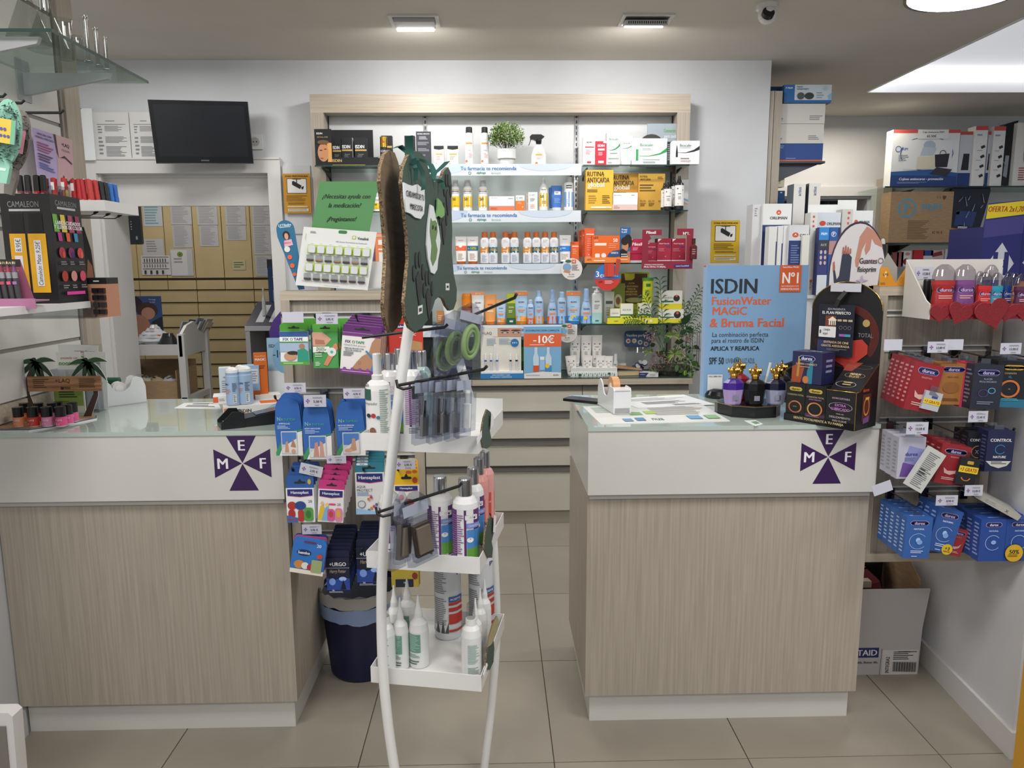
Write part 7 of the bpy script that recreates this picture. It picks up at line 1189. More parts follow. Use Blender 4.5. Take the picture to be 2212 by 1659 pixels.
def pole(pts,Y,r):
    P = []
    for i,(x,y) in enumerate(pts): q = SI @ at(x,y,Y[i] if isinstance(Y,list) else Y); P.append(q)
    # smooth
    out = []
    for i in range(len(P)-1):
        p0,p1,p2,p3 = P[max(i-1,0)],P[i],P[i+1],P[min(i+2,len(P)-1)]
        for s in range(5):
            t = s/5; out.append(.5*((2*p1)+(p2-p0)*t+(2*p0-5*p1+4*p2-p3)*t*t+(3*p1-p0-3*p2+p3)*t**3))
    out.append(P[-1]); MB().tube(out,r,14,WH).build('pole',S)
pole([(932,392),(915,520),(886,690),(864,840),(845,1000),(830,1150),(824,1290),(827,1440),(838,1560),(852,1659),(860,1700)],[1.70]*7+[1.70,1.70,1.70,1.70],.0125)
pole([(936,392),(944,540),(966,660),(990,770),(1020,880),(1042,980),(1060,1100),(1070,1250),(1072,1380),(1062,1520),(1046,1659)],2.03,.0125)
def onplane(px,py,A,B):
    d = ray(px,py); n = Vector((-(B.y-A.y),B.x-A.x)); t = (A.x*n.x+A.y*n.y)/(d.x*n.x+d.y*n.y); return Vector((d.x*t,d.y*t,CH+d.z*t))
def plaque(name,A,B,outline,th,col,side,parent=S,back=None):
    """flat shape on the vertical plane through A and B, local x along A->B"""
    O = Vector((A.x,A.y,0)); a = math.atan2(B.y-A.y,B.x-A.x); R = (MT(O) @ MR(a,4,'Z')); RI = R.inverted()
    P = [RI @ onplane(x,y,A,B) for x,y in outline]
    m = MB(); m.T = SI @ R; m.prism([(p.x,p.z) for p in P],0,th,col,'y',side)
    o = m.build(name,parent); return o,R,RI
A = at(868,520,1.45); B = at(987,520,1.84)
BONE = [(872,420),(868,395),(872,360),(882,336),(897,326),(912,332),(922,352),(929,376),(938,392),(948,392),(955,382),(960,368),(968,361),(974,374),(976,400),(975,440),(977,500),(976,545),(980,590),(987,625),(986,650),(980,668),(972,671),(964,660),(958,645),(949,640),(940,648),(934,668),(925,690),(912,708),(898,717),(886,708),(877,685),(874,655),(878,610),(883,560),(881,510),(876,465)]
GR = '#3c4f45 p'; CG = noise_mat('corrugated edge','#2e261d','#9a7f5e',260,.8)
bone,R1,RI1 = plaque('bone_sign',A,B,BONE,.007,GR,CG)
off = Vector((-.044,-.015,0)); A2,B2 = A+off,B+off+Vector((-.05,0,0))
def shift(p): q = RI1 @ onplane(p[0],p[1],A,B); return q
O2 = MT((A2.x,A2.y,0)) @ MR(math.atan2(B2.y-A2.y,B2.x-A2.x),4,'Z')
P2 = [shift(p) for p in BONE]; m = MB(); m.T = SI @ O2; m.prism([(p.x,p.z) for p in P2],-.007,0,noise_mat('kraft back','#6b5845','#7a6650',12,.9,.1,(1,1,6)),'y',CG); m.build('bone_sign',S)
p = MB(); p.T = SI @ R1
def lay(P,col,l,raise_=.0004): Q = [RI1 @ onplane(x,y,A,B) for x,y in P]; p.add([(q.x,-raise_-l*.0004,q.z) for q in Q],[tuple(range(len(P)))],col)
CL = '#dfe3e4 p'
m = MB(); m.T = SI @ R1
for P in ([(868,394),(878,399),(888,402),(898,398),(906,405),(913,402),(914,440),(912,462),(905,473),(893,470),(884,462),(874,458),(870,430)],[(926,442),(933,446),(938,470),(944,490),(948,520),(946,545),(943,560),(941,582),(935,592),(927,588),(921,560),(918,530),(920,490)]):
    Q = [RI1 @ onplane(x,y,A,B) for x,y in P]; m.prism([(q.x,q.z) for q in Q],-.004,-.001,CL)
m.build('white_cutout',S)
m = MB(); m.T = SI @ R1; Q = [RI1 @ onplane(x,y,A,B) for x,y in [(940,428),(948,436),(955,452),(955,465),(948,471),(942,466),(937,470),(939,450)]]; m.prism([(q.x,q.z) for q in Q],-.006,-.003,'#7fae6a p'); m.build('green_bubble',S)
def word(txt,cx,cy,hpx,x0,x1,l=10):
    q0,q1,qc = (RI1 @ onplane(x0,cy,A,B)).x,(RI1 @ onplane(x1,cy,A,B)).x,RI1 @ onplane(cx,cy,A,B); v,f_,tw,th = text_geo(txt,True,False); sx = (q1-q0)/tw; sy = hpx*qc.y*0+hpx*1.0/1613*(R1 @ qc).y/.72
    p.add([((q0+q1)/2+a*sx,-.0046-l*.0001-.0001*(2*i >= len(v)),qc.z+b_*sy) for i,(a,b_) in enumerate(v)],f_,'#1a1c1c')
word('CUIDAMOS DE TU',890,422,12,872,911); word('MASCOTA',893,448,12,881,908)
lay([(926,470),(930,478),(936,476),(940,482),(941,500),(937,520),(941,540),(938,560),(931,575),(926,560),(928,530),(924,500)],'#6d8a58',1,.0042); lay([(929,488),(932,486),(932,494),(929,496)],'#22281e',2,.0044); lay([(935,490),(938,489),(938,497),(935,498)],'#22281e',2,.0044)
for P in ([(962,612),(970,612),(970,627),(962,627)],[(902,662),(912,658),(912,676),(902,680)]): lay(P,'#e6e6e4',1)
lay([(964,617),(968,617),(968,622),(964,622)],'#333',2); lay([(904,666),(910,664),(910,672),(904,674)],'#444',2)
p.build('print',S)
for cx,cy,s_ in ((966,424,1),(957,486,1),(903,605,1.15),(924,640,1.1)):
    m = MB(); m.T = SI @ R1; c = RI1 @ onplane(cx,cy,A,B); u = .034*s_
    m.prism([(c.x+a*u,c.z+b_*u) for a,b_ in ((-.45,.1),(0,.45),(.45,.1),(.5,-.5),(.15,-1.2),(-.05,-1.3),(-.3,-.6))],-.0022,-.0006,'#343637')
    for a,b_ in ((-.75,.35),(-.3,1.0),(.25,1.05),(.75,.4)): m.prism([(c.x+a*u+.2*u*cos(t_),c.z+b_*u+.42*u*sin(t_)) for t_ in [2*PI*i/12 for i in range(12)]],-.0022,-.0006,'#343637')
    m.build('paw_cutout',S)
# ribbons
m = MB(); RB = '#1f5048 s'
def rib(pts,Y,w=.013):
    V = []
    for i,(x,y) in enumerate(pts):
        c = SI @ at(x,y,Y+.01*sin(i)); V += [c+Vector((-w/2,0,.0)),c+Vector((w/2,.004,.003))]
    m.add(V,[(2*i,2*i+1,2*i+3,2*i+2) for i in range(len(pts)-1)],RB,True)
rib([(883,295),(884,318),(887,345),(893,365)],1.50,.014); rib([(850,322),(862,316),(880,330),(893,344),(900,348)],1.52,.012)
rib([(893,344),(898,370),(897,392)],1.50,.008); rib([(895,345),(912,372),(915,400),(913,412)],1.52,.008); rib([(893,344),(915,348),(930,358),(937,372),(930,385)],1.56,.010)
rib([(930,382),(950,366),(966,350)],1.70,.014); rib([(930,382),(915,376),(925,366),(938,375),(934,388),(948,392),(953,396)],1.66,.012); rib([(918,385),(935,390),(952,388),(958,410)],1.68,.008)
m.build('ribbon',S)
# side plaques on the trays
A3 = Vector((FR.x,FR.y,0))+Vector((xd.x,xd.y,0))*.003; B3 = A3+Vector((yd.x,yd.y,0))*TD
for P in ([(1052,884),(1060,890),(1064,905),(1058,930),(1062,950),(1062,962),(1052,969),(1043,966),(1040,950),(1041,930),(1045,905)],[(1060,1115),(1066,1120),(1067,1150),(1062,1170),(1065,1185),(1063,1205),(1054,1205),(1046,1185),(1048,1150),(1054,1125)],[(1058,1385),(1066,1380),(1068,1400),(1066,1430),(1058,1447),(1050,1446),(1051,1415)]): plaque('bone_plaque',A3,B3,P,.004,GR,CG)
plaque('bone_plaque',A3+Vector((.004,0,0)),B3+Vector((.004,0,0)),[(1073,1330),(1077,1338),(1074,1365),(1062,1392),(1054,1398),(1056,1378),(1064,1350)],.003,'#a59a72 p','#6b5a40')
for P in ([(1030,948),(1041,930),(1041,944),(1031,962)],[(1062,892),(1067,900),(1066,918),(1060,926)],[(1044,1458),(1052,1432),(1054,1436),(1046,1464)],[(1068,1112),(1072,1115),(1070,1150),(1066,1150)]): plaque('white_label',A3+Vector((.006,0,0)),B3+Vector((.006,0,0)),P,.001,'#e6e6e6','#e6e6e6')
# hooks across the stand
for (a,b,Ya,Yb,clip) in (((782,729),(960,707),1.72,1.72,0),((1000,690),(1112,643),1.90,1.62,1),((862,832),(1045,798),1.67,1.58,1),((818,1106),(992,1050),1.67,1.58,1)):
    m = MB(); p0,p1 = SI @ at(*a,Ya),SI @ at(*b,Yb); dz = (p1-p0).normalized(); m.tube([p0,p1,p1+dz*.008+Vector((0,0,.006))],.0036,8,'#17181a s')
    if clip: m.tube([p0+Vector((-.006,.0,.012)),p0+Vector((-.002,-.004,-.004)),p0+Vector((.012,-.006,-.008)),p0+Vector((.03,-.002,-.004))],.0034,7,'#17181a s').box(p0.x+.03,p0.y-.004,p0.z-.03,p0.x+.044,p0.y+.006,p0.z-.002,'#1c1d1f s')
    m.build('black_hook',S)
# ---- goods on the trays
SHC = [(0,.92),(.02,1),(.66,1),(.72,.95),(.77,.75),(.79,.52)]
CHR = [(.79,.50),(.795,.52),(.985,.52),(1,.48)]
PUR = [('r','#5f2f6e s',-.6,.03,1.6,.655),('l','#8a6294 s',.03,.12,.5,.60,18),('r','#4a86c4 s',.56,.16,1.3,.42),('r','#5f9a3c s',.56,.05,1.3,.2),('e','#e6e6e6',.68,.3,.12,.03),('r','#7a8fd0 s',.55,.44,1.3,.5),('t','#e6e6f2','CHAMPÚ',.8,.47,.025,.35),('q','#d9dadc',.5,.54,.92,.60,.03),('t','#55585c','7,7',.72,.57,.02,.16)]
ZB = [z-.0378 for z in ZT]
def gd(label,r,Y,k,prof,col,spec,cap=None,capc=None,grp=None,**q): bottle(label,r,Y,prof,col,spec,cap,capc,zb=ZB[k],group=grp,**q)
GT = ['pet care bottles on the top tray','pet care bottles on the middle tray','pet care bottles on the bottom tray']
gd('white pet spray bottle with clear cap on the top tray, nearest left',(792,763,847,940),1.785,0,[(0,.93),(.02,1),(.60,1),(.66,.92),(.70,.6),(.71,.46)],'#e6e5e3 g',[('t','#33403c','MEN',.12,.66,.03,.2,'b'),('r','#2f5a50',.02,.5,.3,.62),('t','#4a5a5c','limpiador',.3,.46,.03,.5,'i'),('l','#8fa39a',.62,.1,.95,.62,22),('c','#b5303c',.38,.33,.09),('c','#3a7f8a',.56,.31,.07),('c','#2a2a3a',.2,.33,.08),('e','#8a5a44',.34,.16,.12,.04)],[(.71,.46),(.76,.46),(.77,.34),(.99,.34),(1,.3)],'#dfdfdd g',GT[0])
gd('white conditioner bottle with chrome cap behind the spray bottle, top tray',(822,762,872,940),1.90,0,SHC,'#e4e3e3 g',PUR,CHR,'#c9cbd0 m',GT[0])
gd('white shampoo bottle with chrome cap, front centre of the top tray',(864,757,918,940),1.85,0,SHC,'#e4e3e3 g',[('r','#5f2f6e s',-.6,.03,1.6,.655),('l','#9a74a2 s',.3,.16,.92,.60,20),('r','#4a86c4 s',-.3,.16,.2,.38),('r','#5f9a3c s',-.3,.07,.2,.18),('r','#e6e6e6',.4,.05,.9,.14),('l','#333',.42,.06,.88,.13,4)],CHR,'#c9cbd0 m',GT[0])
gd('white bottle with chrome cap at the rear of the top tray',(846,752,892,930),1.99,0,SHC,'#e4e3e3 g',PUR,CHR,'#c9cbd0 m',GT[0])
gd('pale mint bottle with round shoulder at the rear of the top tray',(894,757,934,930),1.975,0,SHC,'#a9c4bb g',(),CHR,'#c9cbd0 m',GT[0])
gd('purple label shampoo bottle with chrome cap, front left on middle tray',(926,1028,981,1200),1.80,1,SHC,'#e4e3e3 g',PUR,CHR,'#c9cbd0 m',GT[1])
gd('purple label shampoo bottle with chrome cap, front right on middle tray',(979,1032,1035,1205),1.755,1,SHC,'#e4e3e3 g',PUR,CHR,'#c9cbd0 m',GT[1])
gd('purple label bottle behind the front right shampoo, middle tray',(1000,1009,1047,1180),1.855,1,SHC,'#e4e3e3 g',PUR,CHR,'#c9cbd0 m',GT[1])
PNK = [('r','#c9584c s',-.3,.05,1.3,.5),('r','#22302c',.35,.42,.6,.6),('t','#f2d9d6','Champú',.5,.38,.03,.6,'i'),('e','#2f4a3c',.4,.24,.12,.04),('o','#22201e',.6,.2,.2,.04)]
gd('pink pet bottle with chrome cap, third from front on middle tray',(1015,988,1057,1160),1.918,1,SHC,'#d9958f g',PNK,CHR,'#c9cbd0 m',GT[1])
gd('pink pet bottle with chrome cap at the rear of middle tray',(1030,974,1069,1140),1.978,1,SHC,'#dba09a g',PNK,CHR,'#c9cbd0 m',GT[1])
gd('white pump bottle with purple label behind the left pole, middle tray',(822,1036,868,1195),1.84,1,[(0,.93),(.02,1),(.70,1),(.78,.8),(.84,.36)],'#dcdbdd g',[('r','#6a3a78 s',-.6,.03,1.6,.62),('l','#8a6294 s',.2,.3,.95,.58,12),('c','#d9d0dc',.4,.2,.1),('c','#d9d0dc',.75,.2,.1),('r','#dcdce0',.45,.05,.8,.13)],[(.84,.36),(.9,.34),(1,.2)],'#dcdbdd g',GT[1])
NZ = [(0,.92),(.02,1),(.52,1),(.62,.86),(.68,.5),(.70,.42)]; NC = [(.70,.44),(.76,.42),(.86,.22),(.98,.1),(1,.06)]
NS = [('r','#6a9a8a s',-.15,.24,.62,.50),('l','#a9c4b9 s',-.1,.26,.6,.49,12),('l','#6a9a8a s',-.1,.16,.6,.22,3),('l','#3f6a5c',-.05,.06,.6,.13,2)]
gd('white pump spray bottle beside the left pole on bottom tray',(818,1304,856,1446),1.77,2,[(0,.93),(.02,1),(.56,1),(.66,.8),(.72,.5),(.82,.46)],'#e2e3e2 g',[('l','#7fa39a',.0,.14,.7,.56,16)],[(.82,.40),(.98,.34),(1,.3)],'#e9e9e8 c 1.5',GT[2])
for i,(r,Y) in enumerate((((850,1290,885,1440),1.79),((885,1286,928,1442),1.80),((836,1264,874,1420),1.86),((862,1250,904,1405),1.905),((1013,1292,1044,1440),1.80),((1024,1270,1053,1400),1.86),((1034,1251,1062,1385),1.93))):
    gd('white nozzle bottle with green label on the bottom tray, %s' % ('left front','second at the front','behind the left front one','tall rear left','second on the right side','third on the right side','rear right')[i],r,Y,2,NZ,'#e4e4e3 g',NS,NC,'#e6e6e5 g',GT[2])
gd('white spray bottle with clear cap at the right front of bottom tray',(997,1303,1041,1452),1.735,2,[(0,.93),(.02,1),(.58,1),(.67,.85),(.72,.55),(.80,.52)],'#e4e4e3 g',[('l','#8fb0a8',.34,.24,.9,.50,14),('l','#7f9a92',.34,.1,.9,.2,5)],[(.80,.42),(.82,.44),(.98,.40),(1,.36)],'#e6e8e8 c 1.5',GT[2])
ACE = [('r','#4b4c50 s',-.7,.10,.55,.94),('l','#85868a s',.05,.6,.5,.92,12),('l','#77787c s',.05,.2,.5,.55,14),('t','#4a3f78','P',.9,.86,.05,.2,'b'),('r','#3f5f94 s',.56,.50,1.4,.57),('t','#e6eaf2','ACEITE',.78,.535,.025,.36,'b'),('r','#b5392c s',.56,.46,1.4,.495),('r','#b5392c s',.56,.38,1.4,.43),('r','#b5392c s',.56,.22,1.4,.35),('r','#b5392c s',.56,.12,1.4,.15)]
for i,(r,Y) in enumerate((((940,1150,998,1374),1.955),((1013,1150,1067,1358),1.985))):
    gd('large grey and white skin oil bottle at the rear of bottom tray, %s one' % ('left','right')[i],(r[0],1205-(0,20)[i],r[2],r[3]),Y,2,[(0,.93),(.02,1),(.86,1),(.95,.8),(.97,.5)],'#cfd1d4 g',ACE,[(.97,.5),(1,.5)],'#c9c9cc g',GT[2],)
# blister cards on the hooks
def blister(label,px,ptop,pbot,Y,wide,rz,item,grp,tilt=0):
    P = at(px,ptop,Y); h = P.z-at(px,pbot,Y).z; t = thing('blister_card',label,'blister pack',P,rad(rz),grp,0,rad(tilt)); w = wide
    MB().prism([(-w/2,-h*.16),(-w/2,-h*.96),(-w*.3,-h),(w/2,-h),(w/2,-h*.18),(w*.12,0),(-w*.12,0)],0,.0012,'#e6e9f0 c 1.6').build('card',t)
    m = MB(); m.prism([(-w*.34,-h*.9),(w*.34,-h*.9),(w*.34,-h*.34),(-w*.34,-h*.34)],-.018,-.001,'#eceef2 c 1.5').build('blister',t)
    MB().box(-w*.4,-.0012,-h*.30,w*.4,-.0003,-h*.16,'#a5abbc s').build('insert',t)
    m = MB()
    if item == 'comb':
        m.box(-.012,-.012,-h*.88,.012,-.004,-h*.6,'#8a8784 s').loft([(-h*.6,.009,.004),(-h*.4,.006,.004)],10,'#a5a4a2 m',cy=-.008).loft([(-h*.62,.0125,.006),(-h*.585,.0125,.006)],10,'#c9c9c9 m',cy=-.008)
    elif item == 'ring':
        m.tube([(.024*cos(a),-.010,-h*.62+.036*sin(a)) for a in [2*PI*i/22 for i in range(23)]],.006,8,'#a5c47a s').tube([(.015*cos(a),-.012,-h*.62+.025*sin(a)) for a in [2*PI*i/22 for i in range(23)]],.004,8,'#8fb064 s')
    elif item == 'brush': m.box(-.022,-.016,-h*.85,.022,-.004,-h*.42,'#4a4038 s').box(-.018,-.022,-h*.8,.018,-.016,-h*.45,'#6a5f54')
    else: m.loft([(-h*.85,.009,.009),(-h*.5,.009,.009),(-h*.49,.006,.006),(-h*.3,.006,.006)],12,'#dcdedd g',cy=-.010)
    m.build('tool',t)
for i,(x,y0,y1,Y,it) in enumerate(((913,800,958,1.655,'comb'),(942,796,955,1.64,'comb'),(957,800,950,1.63,'comb'),(980,795,950,1.62,'comb'),(1003,798,943,1.605,'tube'))):
    blister('transparent card with %s hanging on the middle hook, %s from left' % (('a grey grooming comb','a white plastic tube')[it == 'tube'],ORD[i]),x,y0,y1,Y,.075,62+4*(i % 2),it,'grooming packs on the middle hook',5)
for i,(x,y0,y1,Y) in enumerate(((972,690,812,1.84),(990,672,800,1.80),(1022,655,790,1.73))):
    blister('transparent card with a pale green flea collar on the upper hook, %s' % ('rear','middle','front')[i],x,y0,y1,Y,.095,40+5*i,'ring','flea collars on the upper hook',14)
for i,(x,y0,y1,Y,rz,tl) in enumerate(((868,1060,1222,1.63,70,10),(892,1062,1225,1.615,40,-8))):
    blister('transparent card with a dark bristle brush on the lowest hook, %s' % ('left','right')[i],x,y0,y1,Y,.085,rz,'brush','brush packs on the lowest hook',tl)
# ---- waste bin
P = atz(775,1482,0); cx,cy = atz(778,1430,0).x+.018,2.665; t = thing('waste_bin','dark navy waste bin with grey liner behind the stand, below the hook board','bin',(cx,cy,0)); H = at(775,1292,cy-.14).z
r0 = (at(845,1440,cy).x-at(707,1440,cy).x)/2*.98; r1 = (at(868,1295,cy).x-at(694,1295,cy).x)/2
MB().loft([(0,r0*.94,r0*.94),(.012,r0,r0),(H-.005,r1*.99,r1*.99),(H-.005,r1*.96,r1*.96),(.02,r0*.96,r0*.96)],36,'#14173e s').build('bin',t)
m = MB(); m.loft([(H-.10,r1*1.0,r1*1.0),(H-.04,r1*1.03,r1*1.03),(H+.004,r1*1.01,r1*1.01),(H-.03,r1*.94,r1*.94),(.10,r0*.8,r0*.8)],40,['#8fa4cc s','#b0aea8 s','#8a8c92 s','#4a4d55 s'],caps=False); rnd = RNG(5)
m.v = [(x+rnd.uniform(-.002,.002),y+rnd.uniform(-.002,.002),z+rnd.uniform(-.006,.006)) for x,y,z in m.v]; m.build('liner',t)
# ================================================================== RIGHT HOOK BOARD GOODS
Y2 = 2.11
for px,py in ((1930,753),(2000,753),(2060,753),(2140,753),(1925,908),(2004,908),(2110,908),(1922,1058),(1995,1058),(2080,1058)): hook(px,py,YH,.17,1,board_='right')
def cartonstack(label,r,n,col,spec,side,rz=0,tilt=0,Y=Y2,th=.026,grp='',sidespec=None,cl='condom cartons'):
    x,z,w,h = dims(r,Y); first = None
    for k in range(n):
        lab = label if k == 0 else 'one of the %s, %s behind the front' % (grp,ORD[k-1])
        loc = (x,Y+(th+.001)*k,z+.002*k)
        if k == 0:
            t = thing('condom_carton',lab,'box',loc,rad(rz),grp,0,rad(tilt)); m = MB(); m.box(-w/2,0,0,w/2,th,h,col); m.build('carton',t)
            MB().box(-.014,th*.45,h,.014,th*.45+.0012,h+.016,'#e6eaf0 c 1.8').build('hang_tab',t)
            p = MB(); prt(p,w,h,spec); prt(p,th,h,sidespec or [L(.15,.1,.85,.9,9,side)],lambda a,b,l: (-w/2-.0003-l*.0003,th/2-a,b)); prt(p,w,th,[('l',side,.2,.3,.8,.7,1)],lambda a,b,l: (a,b,h+.0003+l*.0002)); p.build('print',t); first = t
        else: dup(first,loc,rad(rz+random.uniform(-1.5,1.5)),lab)
def NAT2(c='#e6ecf8'): return pil('#20275e','#c9b9e0',.86,.34,.055)+[('t','#e2e8f6','NATURAL',.5,.72,.04,.5,'b'),('o','#d9e4f6',.5,.42,.34,.012,(40,320),.9),('e','#a9c8f0',.5,.45,.09,.06),('e','#7fa8e0',.56,.40,.11,.06),('l','#cfdcf2',.25,.12,.75,.2,2),('l','#b9cdf0',.3,.03,.6,.07,1)]
SEN = pil('#20275e','#c9b9e0',.84,.36,.06)+[('t','#e6a8a4','SENSITIVO',.5,.70,.035,.6),('p','#d9a8a4',[(.2,.42),(.35,.34),(.6,.36),(.82,.48),(.72,.32),(.45,.24),(.25,.28)]),('l','#e6b8b4',.2,.1,.8,.18,2)]
RD,RDs = '#96282f s','#d08a8c'
cartonstack('red condom carton tilted on the first hook of the right board',(1950,784,2012,888),5,RD,SEN,RDs,0,12,grp='red condom cartons, top hook')
cartonstack('small white and grey extra condom carton below the red top stack',(1988,846,2026,886),1,'#b9bcc4 s',[('p','#77787e',[(.2,1),(.5,1),(.8,.8),(.2,.8)]),('q','#3a4a8a',.4,.66,.75,.78,.04),('r','#e6cf2c',0,.32,1,.58),('t','#b02a2a','+3 GRATIS',.5,.45,.16,.9,'bi')],'#8a8c94',0,14,Y2-.012,.01,'extra cartons')
cartonstack('golden brown condom carton, second on the top hook row',(2022,786,2082,874),2,'#a8713c s',pil('#20275e','#c9b9e0',.86,.38,.062)+[('t','#6a4420','REAL FEEL',.5,.68,.045,.7),('e','#94602f',.45,.42,.3,.14),('l','#6a4420',.2,.08,.8,.16,2)],'#7a4f2a',0,2,Y2+.03,.03,'golden brown condom cartons')
cartonstack('pink condom carton beside the black prolonged one',(2072,784,2100,880),2,'#c93a60 s',[],'#e68aa4',0,4,Y2+.028,.026,'pink condom cartons')
cartonstack('black condom carton with blue loop, right of the pink ones',(2094,788,2158,884),1,'#2a2d3c s',pil('#20275e','#c9b9e0',.82,.36,.06)+[('t','#a9adc0','PLACER',.5,.68,.04,.55),('t','#a9adc0','PROLONGADO',.5,.62,.04,.8),('o','#5a3a7a',.38,.36,.17,.03,(0,360),.8),('o','#5aa8c8',.66,.42,.13,.03,(0,360),.8),('l','#8a8ea4',.2,.1,.8,.18,2)],'#77798a',0,2,Y2-.01,.04,'black condom cartons')
cartonstack('black to turquoise XL condom carton at the right end of top row',(2144,780,2215,880),3,'#1f2227 s',[('r','#2a6f8a',0,0,1,.18)]+pil('#c9a23c','#1f2227',.86,.32,.055)+[('t','#c9b98a','CONEXIÓN',.4,.74,.035,.6),('t','#3a9ac0','XL',.4,.66,.05,.16),('o','#c9703a',.42,.4,.32,.07,(0,360),.85),('t','#c9b98a','XL',.42,.4,.03,.2),('l','#4ab0c8',.2,.14,.8,.2,2)],'#55585c',0,2,Y2-.0,.03,'black XL condom cartons')
cartonstack('silver and purple condom carton in clear wrap, second row left',(1936,945,1994,1034),3,'#b9b8c8 s',[('p','#8a8fc4',[(.2,.3),(.9,.2),(1,.7),(.4,.8)]),('p','#6a4a94',[(.1,.05),(.6,.05),(.8,.3),(.2,.4)]),('t','#3a3f7a','durex',.5,.60,.09,.6,'b'),('l','#77789a',.25,.42,.75,.52,3)],'#9a9aa0',0,0,Y2,.032,'silver condom cartons')
x,z,w,h = dims((1966,962,2008,1056),Y2-.03); t = thing('leaflet','white fine print leaflet carton hanging askew in the second row','leaflet',(x-.02,Y2-.03,z),0,None,0,rad(30)); MB().box(-w/2,0,0,w/2,.012,h,'#c9cac6').build('leaflet',t); p = MB(); prt(p,w,h,[('l','#77797c',.15,.06,.85,.9,20),('l','#3a3c40',.2,.3,.6,.5,3)]); p.build('print',t)
cartonstack('red condom carton in the middle of the second hook row',(2016,962,2080,1046),4,RD,SEN,RDs,0,9,Y2,.028,'red condom cartons, second row')
cartonstack('small black extra condom carton with yellow strip, second row',(2062,990,2104,1048),1,'#26272b s',[('q','#c9a23c',.35,.78,.68,.9,.04),('r','#e6cf2c',0,.46,1,.7),('t','#b02a2a','+3 GRATIS',.5,.58,.14,.9,'bi'),('o','#c97a3a',.45,.28,.25,.07,(180,360),.7)],'#3a3a3e',0,10,Y2-.016,.01,'small extra cartons')
cartonstack('black XL condom carton with orange ring, second row right',(2082,934,2132,1018),2,'#1e2128 s',[('t','#e6e6ea','CONTROL',.5,.80,.07,.85,'b'),('o','#c98a4a',.5,.5,.3,.03,(90,330),.9),('t','#8a8c94','XL',.5,.5,.1,.3),('t','#d9d9dc','FINISSIMO',.5,.28,.06,.8,'b'),('t','#c9603a','XTRA LARGE',.5,.20,.05,.7,'b')],'#44474e',0,2,Y2+.03,.034,'black ring condom cartons')
cartonstack('navy condom carton with blue ring at the right end of second row',(2126,932,2184,1018),2,'#252a4c s',[('t','#e6e6ea','CONTROL',.5,.78,.08,.8,'b'),('o','#3a86b8',.5,.55,.2,.03,(30,330),.9),('t','#e6e6ea','NATURE',.5,.36,.06,.6,'b'),('p','#c9cac4',[(.0,.26),(.94,.26),(.8,.14),(.5,.08),(.2,.14)]),L(.2,.17,.8,.25,2,'#2a2f3a')],'#55587a',0,1,Y2-.004,.03,'navy ring condom cartons')
cartonstack('blue condom carton at the bottom left of the right board',(1950,1118,2006,1206),5,'#3763aa s',NAT2(),'#a9c4f0',0,2,Y2-.01,.030,'blue condom cartons, left stack')
cartonstack('blue condom carton with yellow badge, tilted in the middle',(2000,1100,2054,1192),3,'#345ba2 s',NAT2()+[('c','#d9b82c',.78,.1,.22),('t','#1c1c2c','+3',.78,.12,.08,.28,'b'),('t','#8a2a1c','GRATIS',.78,.05,.035,.3,'b')],'#8fb0e6',0,13,Y2+.0,.034,'blue condom cartons, middle stack')
cartonstack('small red condom carton peeking out behind the badge carton',(2040,1142,2074,1200),1,'#a83a3c s',SEN,RDs,0,14,Y2+.035,.012,'extra cartons')
cartonstack('double blue condom carton with half price badge, bottom right',(2112,1122,2222,1212),4,'#2f4f9c s',[('r','#24407e',.495,0,.505,1)]+[tuple([s[0],s[1]]+[([(a*.5,b) for a,b in v] if isinstance(v,list) else v) for v in s[2:]]) for s in []]+[('q','#c9b9e0',.09,.82,.41,.93,.05),('q','#20275e',.1,.825,.4,.925,.045),('t','#e6e8f6','durex',.25,.875,.06,.24,'b'),('q','#c9b9e0',.59,.82,.91,.93,.05),('q','#20275e',.6,.825,.9,.925,.045),('t','#e6e8f6','durex',.75,.875,.06,.24,'b'),('t','#cfd9f0','NATURAL',.25,.73,.035,.26,'b'),('t','#cfd9f0','NATURAL',.75,.73,.035,.26,'b'),('o','#c9d6f0',.25,.45,.15,.008,(40,320),1),('e','#8fb4e8',.26,.46,.05,.05),('o','#c9d6f0',.75,.45,.15,.008,(40,320),1),('c','#1f2030',.68,.2,.185),('c','#d9b02c',.68,.2,.175),('t','#1c1c28','50%',.68,.23,.1,.28,'b'),('l','#6a4a14',.56,.1,.8,.17,2)],'#8fa8e0',0,0,Y2-.02,.034,'double blue condom cartons')
x,z,w,h = dims((2100,1050,2212,1115),Y2-.03); t = thing('grey_carton','grey white flat carton resting askew on the double blue cartons','box',(x,Y2-.02,at(2160,1095,Y2).z),rad(-18),None,0,rad(28)); MB().box(-.065,0,0,.065,.11,.018,'#a9a8a0').build('carton',t); p = MB(); prt(p,.13,.018,[('t','#3a3a3a','X',.7,.5,.5,.1),L(.2,.2,.5,.8,2)]); p.build('print',t)
for a in (('blank white price tag at the top left of the right board',(1909,733,1948,757),'',0,0,True),('price tag reading 13,80 euro in front of blank tag',(2003,738,2047,762),'13,80 €'),('blank grey tag behind the 13,80 euro one',(2038,733,2080,756),'',0,0,True),('price tag reading 13,90 euro near the low wall',(2160,741,2205,765),'13,90 €'),('price tag reading 13,50 euro above the silver cartons',(1957,912,2004,938),'13,50 €'),('price tag reading 12,45 euro above the black ring cartons',(2091,888,2133,912),'12,45 €'),('blank tag turned askew at the lower left of right board',(1884,1043,1926,1066),'',0,-20,True),('price tag reading 8,90 euro above the badge carton',(2021,1070,2068,1092),'8,90 €'),('price tag reading 13,90 euro left of the grey flat carton',(2083,1048,2122,1071),'13,90 €')):
    price(a[0],a[1],(2.085 if a[1][0] != 2038 else 2.10),*a[2:])
